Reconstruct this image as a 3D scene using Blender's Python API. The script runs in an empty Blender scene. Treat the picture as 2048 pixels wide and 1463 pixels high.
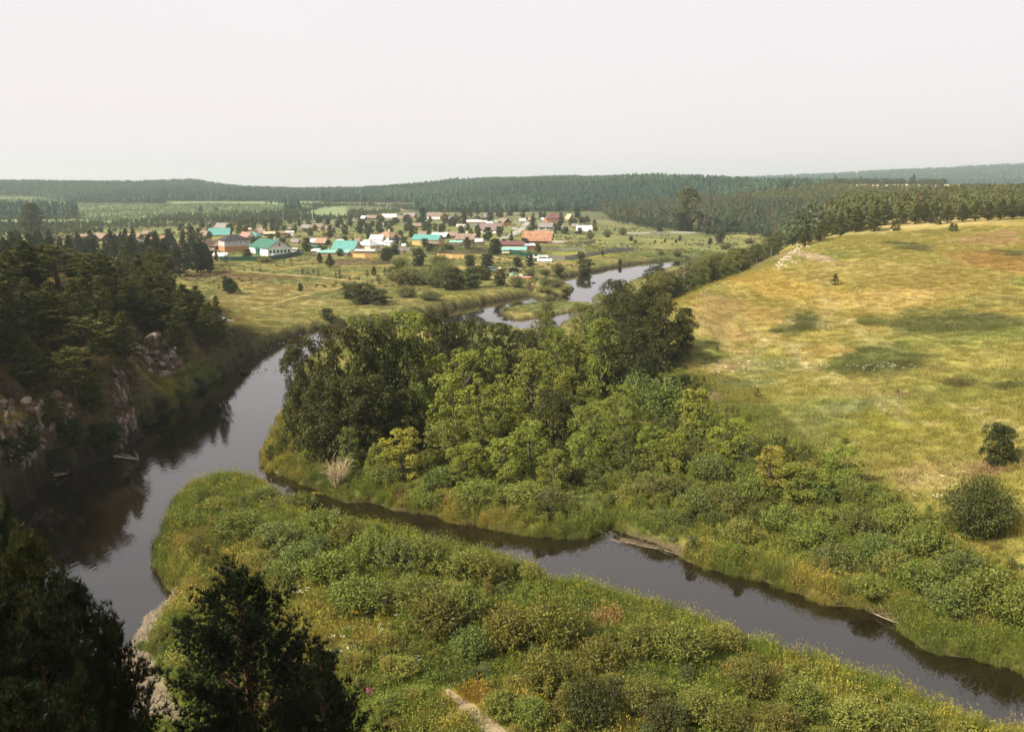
import bpy, math, random
import numpy as np
from math import sin, cos, tan, atan, pi, radians as RAD

random.seed(11)
rng = np.random.default_rng(11)
sc = bpy.context.scene
COL = sc.collection

# ------------------------------------------------------------------ camera
F_PX, CAM_Z, HORIZON = 1774.0, 33.0, 375.0
PITCH = atan((731.5 - HORIZON) / F_PX)
cam_data = bpy.data.cameras.new('camera')
cam_data.sensor_fit = 'HORIZONTAL'
cam_data.sensor_width = 36.0
cam_data.lens = 36.0 * F_PX / 2048.0
cam_data.clip_start = 0.5
cam_data.clip_end = 30000
camera = bpy.data.objects.new('camera', cam_data)
COL.objects.link(camera)
camera.location = (0, 0, CAM_Z)
camera.rotation_euler = (pi / 2 - PITCH, 0, 0)
sc.camera = camera

# ------------------------------------------------------------------ sky, sun, exposure
SUN_EL, SUN_AZ = RAD(42), RAD(-122)          # azimuth from +Y, clockwise: the sun stands to the left
world = bpy.data.worlds.new('World')
sc.world = world
world.use_nodes = True
wn, wl = world.node_tree.nodes, world.node_tree.links
wn.clear()
w_out = wn.new('ShaderNodeOutputWorld')
w_bg = wn.new('ShaderNodeBackground')
w_sky = wn.new('ShaderNodeTexSky')
w_sky.sky_type = 'NISHITA'
w_sky.sun_disc = False
w_sky.sun_elevation = SUN_EL
w_sky.sun_rotation = SUN_AZ
w_sky.air_density, w_sky.dust_density, w_sky.ozone_density = 1.0, 4.0, 1.0
# smoke-white overcast veil over the sky: mostly even, slightly bluer high up and rosier towards the middle
w_geo = wn.new('ShaderNodeTexCoord')
w_sep = wn.new('ShaderNodeSeparateXYZ')
w_ramp = wn.new('ShaderNodeValToRGB')
w_ramp.color_ramp.elements[0].position = 0.0
w_ramp.color_ramp.elements[0].color = (9.6, 8.7, 8.9, 1)
w_ramp.color_ramp.elements[1].position = 0.5
w_ramp.color_ramp.elements[1].color = (9.05, 8.65, 8.8, 1)
w_mix = wn.new('ShaderNodeMix')
w_mix.data_type = 'RGBA'
w_mix.inputs[0].default_value = 0.93
w_noise = wn.new('ShaderNodeTexNoise')
w_noise.inputs['Scale'].default_value = 1.6
w_noise.inputs['Detail'].default_value = 3
w_mul = wn.new('ShaderNodeMix')
w_mul.data_type = 'RGBA'
w_mul.blend_type = 'MULTIPLY'
w_mul.inputs[0].default_value = 0.13
wl.new(w_geo.outputs['Generated'], w_sep.inputs[0])
wl.new(w_geo.outputs['Generated'], w_noise.inputs['Vector'])
wl.new(w_sep.outputs['Z'], w_ramp.inputs[0])
wl.new(w_sky.outputs[0], w_mix.inputs[6])
wl.new(w_ramp.outputs[0], w_mul.inputs[6])
wl.new(w_noise.outputs['Fac'], w_mul.inputs[7])
wl.new(w_mul.outputs[2], w_mix.inputs[7])
wl.new(w_mix.outputs[2], w_bg.inputs['Color'])
w_bg.inputs['Strength'].default_value = 0.0598
wl.new(w_bg.outputs[0], w_out.inputs[0])

sun_data = bpy.data.lights.new('sun', 'SUN')
sun_data.energy = 5.0
sun_data.angle = RAD(3)
sun_data.color = (1.0, 0.90, 0.71)
sun = bpy.data.objects.new('sun', sun_data)
COL.objects.link(sun)
SUN_DIR = (sin(SUN_AZ) * cos(SUN_EL), cos(SUN_AZ) * cos(SUN_EL), sin(SUN_EL))
from mathutils import Vector, Matrix
sun.rotation_euler = Vector(SUN_DIR).to_track_quat('Z', 'Y').to_euler()
sun.location = (0, 0, 200)

sc.view_settings.view_transform = 'Standard'
sc.view_settings.look = 'None'
sc.view_settings.exposure = 0.92
sc.view_settings.gamma = 1.0
sc.view_settings.use_curve_mapping = False
sc.render.engine = 'CYCLES'
cy = sc.cycles
cy.max_bounces = 5
cy.diffuse_bounces = 2
cy.glossy_bounces = 2
cy.transmission_bounces = 2
cy.volume_bounces = 0
cy.transparent_max_bounces = 4
cy.use_denoising = True
cy.use_adaptive_sampling = True
cy.adaptive_threshold = 0.02
cy.caustics_reflective = False
cy.caustics_refractive = False
cy.sample_clamp_indirect = 6.0

# ------------------------------------------------------------------ pixel rays and projection
CT, ST = cos(PITCH), sin(PITCH)
def ray(px, py):
    u, v = (px - 1024.0) / F_PX, (731.5 - py) / F_PX
    return u, CT + v * ST, v * CT - ST
def at_z(px, py, z):
    dx, dy, dz = ray(px, py)
    t = (z - CAM_Z) / dz
    return dx * t, dy * t
def at_d(px, py, d):
    dx, dy, dz = ray(px, py)
    t = d / dy
    return dx * t, d, CAM_Z + dz * t
def project(x, y, z):
    dz = z - CAM_Z
    fw = y * CT - dz * ST
    up = y * ST + dz * CT
    fw = np.maximum(fw, 0.1)
    return 1024 + F_PX * x / fw, 731.5 - F_PX * up / fw

# ------------------------------------------------------------------ noise
NT = rng.random((256, 256))
def vnoise(x, y, seed=0):
    x = np.asarray(x, float) + seed * 37.31; y = np.asarray(y, float) + seed * 91.7
    ix = np.floor(x).astype(np.int64); iy = np.floor(y).astype(np.int64)
    fx = x - ix; fy = y - iy
    fx = fx * fx * (3 - 2 * fx); fy = fy * fy * (3 - 2 * fy)
    a = NT[ix & 255, iy & 255]; b = NT[(ix + 1) & 255, iy & 255]
    c = NT[ix & 255, (iy + 1) & 255]; d = NT[(ix + 1) & 255, (iy + 1) & 255]
    return (a * (1 - fx) + b * fx) * (1 - fy) + (c * (1 - fx) + d * fx) * fy
def fbm(x, y, octaves=4, seed=0):
    s, a, t = 0.0, 1.0, 0.0
    x = np.asarray(x, float); y = np.asarray(y, float)
    for o in range(octaves):
        s = s + a * vnoise(x * 2 ** o, y * 2 ** o, seed + o * 3); t += a; a *= 0.5
    return s / t
def sstep(a, b, x):
    t = np.clip((x - a) / (b - a), 0, 1)
    return t * t * (3 - 2 * t)

# ------------------------------------------------------------------ terrain: control points
CP = []   # x, y, z
def cz(z, *pts):
    for px, py in pts:
        x, y = at_z(px, py, z); CP.append((x, y, z))
def cd(*pts):
    for px, py, d in pts:
        CP.append(at_d(px, py, d))
def cw(*pts):
    CP.extend(pts)
# near flood plain
cz(1.2, (700, 1400), (1000, 1450), (1400, 1400), (1800, 1450), (500, 1050), (900, 1150), (1200, 1250), (420, 1200),
   (700, 980), (1000, 1010), (1300, 1020), (1600, 1140), (1900, 1260), (2040, 1300), (1250, 900), (620, 900),
   (800, 880), (1000, 800), (1200, 800), (900, 720), (700, 700), (760, 1250), (1050, 700), (1200, 700), (450, 960))
# toe and face of the meadow hill
cz(2.6, (2048, 1170), (1900, 1090), (1780, 1010), (1690, 970), (1600, 910), (1510, 845), (1440, 795), (1380, 750))
cz(3.4, (1345, 715),)
cd((1600, 760, 135), (1600, 650, 172), (1600, 560, 222), (1600, 505, 268), (1480, 680, 168), (1500, 600, 200),
   (1400, 640, 170), (2000, 920, 86), (2000, 800, 110), (2000, 700, 136), (2000, 560, 192), (2000, 500, 237), (2000, 442, 310),
   (1800, 800, 115), (1800, 680, 152), (1800, 560, 205), (1800, 500, 250), (1800, 462, 310), (1380, 612, 172), (1402, 590, 187),
   (1472, 556, 217), (1562, 522, 252), (1622, 482, 294), (1715, 463, 325), (2300, 900, 75), (2300, 700, 120), (2400, 500, 220), (2350, 445, 290))
# valley floor west of the hill
cw((14, 150, 1.5), (24, 195, 1.5), (36, 228, 1.6), (55, 268, 1.8), (72, 305, 2), (96, 350, 2.2), (130, 420, 2.5), (30, 300, 1.4), (90, 450, 2.4),
   (170, 520, 2.8), (230, 640, 3))
# plateau behind the hill
cw((130, 370, 19.5), (150, 430, 20), (180, 400, 22), (250, 420, 24), (330, 460, 25), (260, 600, 24), (220, 520, 20), (400, 700, 27), (300, 900, 30),
   (600, 900, 31), (420, 1200, 34), (520, 1600, 36), (800, 1500, 36), (350, 350, 25), (420, 300, 27), (300, 200, 22), (300, 80, 22), (200, 60, 15), (200, -60, 22), (120, -80, 25))
# valley side forest (centre right)
cw((190, 800, 9), (250, 1000, 22), (150, 900, 6), (330, 1300, 30), (230, 720, 9))
# far ridge in the centre
cw((300, 1250, 33), (180, 1300, 36), (60, 1500, 37), (-80, 1800, 37), (-300, 2300, 16), (-520, 2300, 8), (-620, 2700, 6), (100, 1050, 9), (0, 1150, 9),
   (-120, 1300, 10), (-300, 1500, 10), (330, 1450, 33), (200, 1700, 38), (0, 2200, 34), (420, 1700, 33))
# far left ridge and the pale plantation below it
cw((-900, 1800, 29), (-1150, 1900, 33), (-700, 2000, 36), (-640, 2100, 22), (-1400, 1800, 30), (-520, 1050, 5), (-380, 1000, 5), (-700, 1200, 6.5),
   (-640, 1450, 9), (-900, 1400, 9), (-300, 1100, 6.5), (-400, 1350, 8.5), (-800, 900, 6))
# far right ridges
cw((1000, 3800, 60), (1600, 3900, 88), (2200, 4000, 118), (2700, 3600, 120), (1300, 2600, 36), (800, 2600, 33), (500, 3000, 32), (900, 4600, 42), (300, 4500, 36),
   (1800, 2600, 45), (-1500, 4500, 20), (-500, 4500, 3), (-1000, 4500, 6), (-3000, 3000, 40), (3500, 1000, 60), (0, 7000, 8), (4500, 6000, 100), (-5000, 5500, 40))
# village plain
cz(2.0, (450, 610), (520, 580), (620, 600))
cz(2.4, (600, 555), (800, 600), (900, 560), (980, 585), (1100, 530), (1200, 515))
cz(3.2, (700, 530), (540, 520), (900, 520))
cw((-120, 420, 4), (-40, 470, 4), (20, 460, 3.6), (-150, 520, 4.4), (-60, 620, 5), (60, 620, 4), (90, 560, 3), (120, 600, 2.8), (-250, 520, 4.5),
   (-330, 620, 5), (-180, 750, 5.5), (0, 800, 6), (60, 780, 5), (-420, 500, 5), (-500, 700, 5.5), (-200, 900, 7))
# left hill with its two spurs
cw((-83, 150, 17.5), (-100, 170, 16), (-70, 140, 15.5), (-62, 128, 12.5), (-57, 122, 8.5), (-60, 112, 7.5), (-58, 100, 6.5), (-66, 104, 13),
   (-72, 112, 17), (-56, 88, 8.8), (-66, 86, 17), (-62, 70, 13), (-75, 70, 26), (-60, 55, 16), (-72, 50, 27), (-95, 100, 30), (-105, 60, 40), (-100, 20, 40), (-130, 130, 30),
   (-150, 80, 42), (-85, 180, 13.5), (-100, 200, 12.5), (-74, 165, 12.2), (-66, 158, 9.4), (-58, 152, 5.5), (-62, 168, 9), (-80, 205, 7.5),
   (-66, 190, 4), (-100, 235, 6), (-75, 225, 2.6), (-60, 205, 2.2), (-130, 230, 12), (-130, 280, 6), (-100, 300, 3.4), (-180, 200, 25), (-200, 300, 9), (-180, 360, 4.5),
   (-260, 250, 22), (-260, 120, 45), (-300, 380, 6), (-400, 300, 18), (-500, 100, 40), (-53.5, 117, 6.8), (-53, 108, 6.2), (-55, 99, 7.2), (-52, 148, 1.5), (-56, 140, 2.5), (-63, 140, 7))
# the cliff the photograph was taken from
cw((0, 0, 31.4), (-10, 0, 31), (10, 0, 31), (0, -20, 34), (0, 10, 24), (10, 10, 24), (-10, 10, 22), (0, 20, 13.5), (12, 20, 13.5), (-10, 21, 11.5), (-18, 10, 14), (-24, 2, 12),
   (0, 30, 5), (12, 30, 5), (-12, 31, 4.5), (0, 39, 1.5), (20, 38, 1.5), (30, 28, 5), (40, 10, 14), (50, -10, 22), (-22, 26, 4), (40, 30, 2.0), (60, 30, 2.2), (80, 20, 6), (-30, -20, 25),
   (0, -80, 40), (-100, -100, 45), (100, -150, 40), (-35, 15, 3), (-60, 0, 12), (-300, -200, 45), (300, -200, 35))
CP = np.array(CP, float)
def warp(x, y):
    r = np.sqrt(x * x + y * y) + 12.0
    s = 1.0 / np.sqrt(r)
    return x * s, y * s
cqx, cqy = warp(CP[:, 0], CP[:, 1])
KC = 0.35
_A = np.sqrt((cqx[:, None] - cqx[None]) ** 2 + (cqy[:, None] - cqy[None]) ** 2 + KC * KC)
_n = len(CP)
_M = np.zeros((_n + 1, _n + 1)); _M[:_n, :_n] = _A + np.eye(_n) * -0.04; _M[:_n, _n] = 1; _M[_n, :_n] = 1
_W = np.linalg.solve(_M, np.append(CP[:, 2], 0))
def rbf(x, y):
    qx, qy = warp(x, y)
    out = np.empty(len(qx))
    for i in range(0, len(qx), 20000):
        s = slice(i, i + 20000)
        d = np.sqrt((qx[s, None] - cqx[None]) ** 2 + (qy[s, None] - cqy[None]) ** 2 + KC * KC)
        out[s] = d @ _W[:_n] + _W[_n]
    return out

# ------------------------------------------------------------------ river outline (water surface at z = 0)
def zpoly(pts, z=0.0):
    return [at_z(px, py, z) for px, py in pts]
main_left = [(20, 1180), (0, 1040), (60, 978), (110, 950), (180, 922), (232, 908), (264, 880), (272, 850), (300, 836), (350, 815), (368, 785), (410, 770), (440, 752), (470, 732),
             (500, 713), (540, 693), (580, 675), (612, 662), (640, 654), (680, 650), (716, 645), (800, 636), (900, 617), (980, 603), (1040, 593), (1062, 588),
             (1056, 575), (1076, 567), (1126, 553), (1160, 548), (1200, 541), (1250, 529), (1330, 520), (1400, 517), (1475, 509), (1560, 501), (1640, 494)]
main_right = [(1640, 498), (1560, 506), (1475, 516), (1400, 526), (1330, 538), (1290, 552), (1245, 572), (1225, 600), (1190, 622), (1140, 640), (1108, 658), (1060, 662), (1000, 655), (900, 655), (800, 664),
              (715, 668), (660, 690), (620, 720), (595, 760), (580, 800), (562, 840), (542, 880), (532, 906), (534, 930), (562, 948), (600, 960), (650, 990), (700, 1004), (740, 1003), (800, 1022), (850, 1024),
              (900, 1040), (950, 1050), (1000, 1060), (1060, 1070), (1110, 1076), (1160, 1078), (1190, 1074), (1214, 1055), (1222, 1030), (1232, 1030), (1236, 1058), (1260, 1075), (1300, 1090), (1340, 1110), (1400, 1130),
              (1450, 1150), (1500, 1156), (1550, 1170), (1600, 1190), (1650, 1205), (1720, 1215), (1760, 1227), (1800, 1252), (1830, 1277), (1850, 1300), (1900, 1312), (1960, 1318), (2000, 1332), (2048, 1347), (2200, 1395), (2500, 1480)]
side_south = [(2500, 1700), (2250, 1590), (2048, 1500), (1950, 1462), (1850, 1422), (1780, 1388), (1700, 1362), (1620, 1332), (1560, 1312), (1500, 1297), (1400, 1252), (1340, 1228), (1300, 1216), (1220, 1202), (1160, 1178), (1110, 1177), (1080, 1162),
              (1020, 1142), (960, 1126), (920, 1120), (870, 1106), (800, 1080), (740, 1068), (700, 1062), (660, 1056), (620, 1047), (590, 1026), (560, 1004), (524, 978), (470, 962), (430, 969), (400, 982), (372, 1008), (348, 1028), (345, 1048), (325, 1078), (320, 1105), (328, 1135), (342, 1168),
              (344, 1190), (320, 1208), (290, 1224), (262, 1262), (246, 1302), (240, 1340), (252, 1380), (262, 1425), (290, 1463)]
RIVER = zpoly(main_left) + zpoly(main_right) + zpoly(side_south) + [(-27, 36), (-38, 24), (-60, 8), (-100, -8), (-160, -14), (-160, 2), (-100, 8), (-66, 20), (-50, 40), (-46, 55)]
ISLETS = [zpoly([(1062, 590), (1070, 570), (1092, 562), (1120, 566), (1148, 578), (1140, 586), (1112, 594), (1085, 597)]),
          zpoly([(1000, 626), (1060, 612), (1120, 605), (1180, 608), (1196, 613), (1150, 622), (1080, 634), (1030, 640)])]
MUD = zpoly([(1206, 1080), (1238, 1066), (1300, 1082), (1376, 1104), (1364, 1112), (1300, 1102), (1240, 1090)])
def seg_dist(x, y, poly, closed=True):
    p = np.array(poly); a = p; b = np.roll(p, -1, 0)
    if not closed: a, b = p[:-1], p[1:]
    best = np.full(len(x), 1e9); inside = np.zeros(len(x), bool)
    for (ax, ay), (bx, by) in zip(a, b):
        dx, dy = bx - ax, by - ay
        t = np.clip(((x - ax) * dx + (y - ay) * dy) / max(dx * dx + dy * dy, 1e-9), 0, 1)
        best = np.minimum(best, (x - ax - t * dx) ** 2 + (y - ay - t * dy) ** 2)
        c = (ay > y) != (by > y)
        if c.any():
            xi = ax + (y - ay) / ((by - ay) if abs(by - ay) > 1e-9 else 1e-9) * dx
            inside ^= c & (x < xi)
    return np.sqrt(best), inside
def river_sd(x, y):
    """metres to the water's edge: positive on land, negative in the river"""
    x = np.asarray(x, float); y = np.asarray(y, float)
    out = np.full(len(x), 200.0)
    m = (x > -180) & (x < 420) & (y > -30) & (y < 700)
    xs, ys = x[m] + (fbm(x[m] / 2.2, y[m] / 2.2, 2, 5) - .5) * 1.6, y[m] + (fbm(x[m] / 2.2, y[m] / 2.2, 2, 8) - .5) * 1.6
    d, i = seg_dist(xs, ys, RIVER)
    sd = np.where(i, -d, d)
    for isl in ISLETS + [MUD]:
        d, i = seg_dist(xs, ys, isl)
        sd = np.maximum(sd, np.where(i, d, -d))
    out[m] = np.minimum(sd, 200)
    return out
GRAVEL = zpoly([(345, 1188), (318, 1204), (286, 1222), (256, 1262), (243, 1300), (238, 1340), (250, 1400), (290, 1463), (360, 1463), (325, 1400), (298, 1345), (288, 1290), (312, 1248), (346, 1208)])

def height(x, y):
    x = np.asarray(x, float); y = np.asarray(y, float)
    r = np.sqrt(x * x + y * y)
    z = rbf(x, y)
    far = sstep(500, 1500, r)
    z = z + (fbm(x / 14, y / 14, 4, 1) - .5) * (0.7 + 0 * r) * (1 - far) + (fbm(x / 160, y / 160, 4, 2) - .5) * (1 + 9 * far)
    cliff = sstep(-42, -54, x) * sstep(215, 175, y) * sstep(2.0, 7, z)
    crag = 1 - np.abs(fbm(x / 7, y / 7, 4, 4) * 2 - 1)
    z = z + cliff * ((crag - .6) * 6.5 + (fbm(x / 2.3, y / 2.3, 3, 9) - .5) * 1.7)
    # old river terrace under the village meadow
    z = np.maximum(z, 0.75)
    sd = river_sd(x, y)
    bank = sstep(-1.6, 1.4, sd)
    grav, gin = seg_dist(x, y, GRAVEL)
    g = np.where(gin, 1.0, sstep(2.5, 0, grav))
    mud, min_ = seg_dist(x, y, MUD); mg = np.where(min_, 1.0, sstep(.6, 0, mud)); z = z * (1 - mg) + (.10 + .12 * (fbm(x / 1.3, y / 1.3, 2, 6) - .4)) * mg
    z = z * (1 - g) + (0.32 + 0.1 * sd.clip(-3, 3)) * g
    return z * bank + (-0.9) * (1 - bank), sd

# ------------------------------------------------------------------ ground: one sheet, polar grid round the viewpoint
th = np.concatenate([np.arange(-180, -39, 3.0), np.arange(-39, 39, 0.16), np.arange(39, 180, 3.0)])
th = np.radians(th)
rr = np.concatenate([[1.0], np.arange(4, 44, 1.5), np.arange(44, 100, .55), np.arange(100, 200, 1.0), np.arange(200, 420, 2.2), np.arange(420, 1000, 7.0), np.geomspace(1000, 6200, 64)])
NTH, NR = len(th), len(rr)
GX = np.sin(th)[:, None] * rr[None]; GY = np.cos(th)[:, None] * rr[None]
gz, gsd = height(GX.ravel(), GY.ravel())
GZ = gz.reshape(NTH, NR); GSD = gsd.reshape(NTH, NR)
def H(x, y):
    """height of the ground mesh under (x, y)"""
    x = np.atleast_1d(np.asarray(x, float)); y = np.atleast_1d(np.asarray(y, float))
    a = np.arctan2(x, y); r = np.clip(np.hypot(x, y), 1.0, 6199)
    i = np.clip(np.searchsorted(th, a) - 1, 0, NTH - 2); j = np.clip(np.searchsorted(rr, r) - 1, 0, NR - 2)
    fa = np.clip((a - th[i]) / (th[i + 1] - th[i]), 0, 1); fr = (r - rr[j]) / (rr[j + 1] - rr[j])
    return (GZ[i, j] * (1 - fa) + GZ[i + 1, j] * fa) * (1 - fr) + (GZ[i, j + 1] * (1 - fa) + GZ[i + 1, j + 1] * fa) * fr
def SD(x, y):
    x = np.atleast_1d(np.asarray(x, float)); y = np.atleast_1d(np.asarray(y, float))
    a = np.arctan2(x, y); r = np.clip(np.hypot(x, y), 1.0, 6199)
    i = np.clip(np.searchsorted(th, a) - 1, 0, NTH - 2); j = np.clip(np.searchsorted(rr, r) - 1, 0, NR - 2)
    fa = np.clip((a - th[i]) / (th[i + 1] - th[i]), 0, 1); fr = (r - rr[j]) / (rr[j + 1] - rr[j])
    return (GSD[i, j] * (1 - fa) + GSD[i + 1, j] * fa) * (1 - fr) + (GSD[i, j + 1] * (1 - fa) + GSD[i + 1, j + 1] * fa) * fr
_rs = rr[rr > 40]
def ground(px, py, rmin=40.0):
    """where the sight line through a photograph pixel meets the ground"""
    dx, dy, dz = ray(px, py)
    h = math.hypot(dx, dy)
    rs = _rs[_rs >= rmin]
    X, Y = rs * dx / h, rs * dy / h
    gap = CAM_Z + rs * dz / h - np.maximum(H(X, Y), 0.0)
    k = np.nonzero(gap < 0)[0]
    if len(k) == 0:
        r = 3000.0
    elif k[0] == 0:
        r = rs[0]
    else:
        k = k[0]; t = gap[k - 1] / (gap[k - 1] - gap[k]); r = rs[k - 1] + t * (rs[k] - rs[k - 1])
    return Vector((r * dx / h, r * dy / h, float(max(H(r * dx / h, r * dy / h)[0], 0.0))))
def m_per_px(p):
    return (p.y * CT - (p.z - CAM_Z) * ST) / F_PX
# ------------------------------------------------------------------ materials
def mat(name):
    m = bpy.data.materials.new(name); m.use_nodes = True
    nt = m.node_tree; nt.nodes.clear()
    return m, nt.nodes, nt.links
def plain(name, c, rough=.85, var=.25, scale=3.0, spec=.3, metal=0.0, bump=0.0, stretch=None):
    m, N, L = mat(name)
    o = N.new('ShaderNodeOutputMaterial'); b = N.new('ShaderNodeBsdfPrincipled')
    tc = N.new('ShaderNodeTexCoord'); mp = N.new('ShaderNodeMapping')
    if stretch: mp.inputs['Scale'].default_value = stretch
    nz = N.new('ShaderNodeTexNoise'); nz.inputs['Scale'].default_value = scale; nz.inputs['Detail'].default_value = 5
    nz.inputs['Roughness'].default_value = .65
    mr = N.new('ShaderNodeMapRange'); mr.inputs['From Min'].default_value = .25; mr.inputs['From Max'].default_value = .75
    mr.inputs['To Min'].default_value = 1 - var; mr.inputs['To Max'].default_value = 1 + var
    mx = N.new('ShaderNodeVectorMath'); mx.operation = 'SCALE'; mx.inputs[0].default_value = c
    L.new(tc.outputs['Object'], mp.inputs[0]); L.new(mp.outputs[0], nz.inputs['Vector'])
    L.new(nz.outputs['Fac'], mr.inputs['Value']); L.new(mr.outputs[0], mx.inputs['Scale'])
    L.new(mx.outputs[0], b.inputs['Base Color'])
    b.inputs['Roughness'].default_value = rough; b.inputs['Metallic'].default_value = metal
    b.inputs['Specular IOR Level'].default_value = spec
    if bump:
        bp = N.new('ShaderNodeBump'); bp.inputs['Strength'].default_value = bump; bp.inputs['Distance'].default_value = .05
        L.new(nz.outputs['Fac'], bp.inputs['Height']); L.new(bp.outputs[0], b.inputs['Normal'])
    L.new(b.outputs[0], o.inputs[0])
    return m
def leaf_mat(name, trans=.3, tc=(1.15, 1.1, .55)):
    """foliage: colour of the plant (tint) times the leaf's own variation (shade)"""
    m, N, L = mat(name)
    o = N.new('ShaderNodeOutputMaterial')
    a = N.new('ShaderNodeAttribute'); a.attribute_type = 'INSTANCER'; a.attribute_name = 'tint'
    s = N.new('ShaderNodeAttribute'); s.attribute_type = 'GEOMETRY'; s.attribute_name = 'shade'
    mu = N.new('ShaderNodeVectorMath'); mu.operation = 'MULTIPLY'
    L.new(a.outputs['Color'], mu.inputs[0]); L.new(s.outputs['Color'], mu.inputs[1])
    d = N.new('ShaderNodeBsdfDiffuse'); L.new(mu.outputs[0], d.inputs[0])
    t = N.new('ShaderNodeBsdfTranslucent')
    m2 = N.new('ShaderNodeVectorMath'); m2.operation = 'MULTIPLY'; m2.inputs[1].default_value = tc
    L.new(mu.outputs[0], m2.inputs[0]); L.new(m2.outputs[0], t.inputs[0])
    mx = N.new('ShaderNodeMixShader'); mx.inputs[0].default_value = trans
    L.new(d.outputs[0], mx.inputs[1]); L.new(t.outputs[0], mx.inputs[2])
    g = N.new('ShaderNodeBsdfGlossy'); g.inputs['Roughness'].default_value = .45; g.inputs[0].default_value = (.9, .95, .9, 1)
    m3 = N.new('ShaderNodeMixShader'); m3.inputs[0].default_value = .012
    L.new(mx.outputs[0], m3.inputs[1]); L.new(g.outputs[0], m3.inputs[2])
    L.new(m3.outputs[0], o.inputs[0])
    return m
M_LEAF = leaf_mat('leaf', .28)
M_NEEDLE = leaf_mat('needle', .12)
M_BLADE = leaf_mat('grass_blade', .30, (1.1, 1.05, .6))
M_BARK_DARK = plain('bark_dark', (.035, .028, .02), .95, .4, 6)
M_BARK_PINE = plain('bark_pine', (.080, .034, .018), .95, .4, 5)
M_BARK_GREY = plain('bark_grey', (.09, .075, .055), .95, .4, 6)
M_STRAW = plain('straw_twigs', (.38, .30, .18), .9, .3, 5)
M_DEAD = plain('dead_wood', (.27, .22, .15), .9, .3, 5)

def ground_mat():
    m, N, L = mat('ground_cover')
    o = N.new('ShaderNodeOutputMaterial'); b = N.new('ShaderNodeBsdfPrincipled')
    a = N.new('ShaderNodeAttribute'); a.attribute_name = 'tint'
    g = N.new('ShaderNodeNewGeometry')
    rocky = N.new('ShaderNodeAttribute'); rocky.attribute_name = 'rock'
    def noise(scale, det, rough=.6):
        n = N.new('ShaderNodeTexNoise'); n.inputs['Scale'].default_value = scale; n.inputs['Detail'].default_value = det; n.inputs['Roughness'].default_value = rough
        L.new(g.outputs['Position'], n.inputs['Vector']); return n
    n1 = noise(.22, 6); n2 = noise(1.9, 5, .7)
    def rng_(n, lo, hi):
        r = N.new('ShaderNodeMapRange'); r.inputs['From Min'].default_value = .28; r.inputs['From Max'].default_value = .72
        r.inputs['To Min'].default_value = lo; r.inputs['To Max'].default_value = hi; L.new(n.outputs['Fac'], r.inputs['Value']); return r
    mm = N.new('ShaderNodeMath'); mm.operation = 'MULTIPLY'
    L.new(rng_(n1, .75, 1.25).outputs[0], mm.inputs[0]); L.new(rng_(n2, .6, 1.4).outputs[0], mm.inputs[1])
    sc_ = N.new('ShaderNodeVectorMath'); sc_.operation = 'SCALE'
    L.new(a.outputs['Color'], sc_.inputs[0]); L.new(mm.outputs[0], sc_.inputs['Scale'])
    # bare rock: grey-brown faces broken by moss
    n3 = noise(.55, 8, .7); n4 = noise(2.4, 6, .75)
    ra = N.new('ShaderNodeValToRGB'); e = ra.color_ramp.elements
    e[0].position = .32; e[0].color = (.035, .026, .014, 1); e[1].position = .72; e[1].color = (.13, .098, .08, 1)
    x = e.new(.5); x.color = (.07, .047, .03, 1)
    L.new(n4.outputs['Fac'], ra.inputs[0])
    ms = N.new('ShaderNodeMapRange'); ms.inputs['From Min'].default_value = .42; ms.inputs['From Max'].default_value = .58
    L.new(n3.outputs['Fac'], ms.inputs['Value'])
    fm = N.new('ShaderNodeMath'); fm.operation = 'MULTIPLY'; L.new(rocky.outputs['Fac'], fm.inputs[0]); L.new(ms.outputs[0], fm.inputs[1])
    mix = N.new('ShaderNodeMix'); mix.data_type = 'RGBA'
    L.new(fm.outputs[0], mix.inputs[0]); L.new(sc_.outputs[0], mix.inputs[6]); L.new(ra.outputs[0], mix.inputs[7])
    L.new(mix.outputs[2], b.inputs['Base Color'])
    b.inputs['Roughness'].default_value = .95; b.inputs['Specular IOR Level'].default_value = .1
    bp = N.new('ShaderNodeBump'); bp.inputs['Strength'].default_value = .8; bp.inputs['Distance'].default_value = .25
    L.new(n2.outputs['Fac'], bp.inputs['Height']); L.new(bp.outputs[0], b.inputs['Normal'])
    L.new(b.outputs[0], o.inputs[0])
    return m
M_GROUND = ground_mat()

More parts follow.
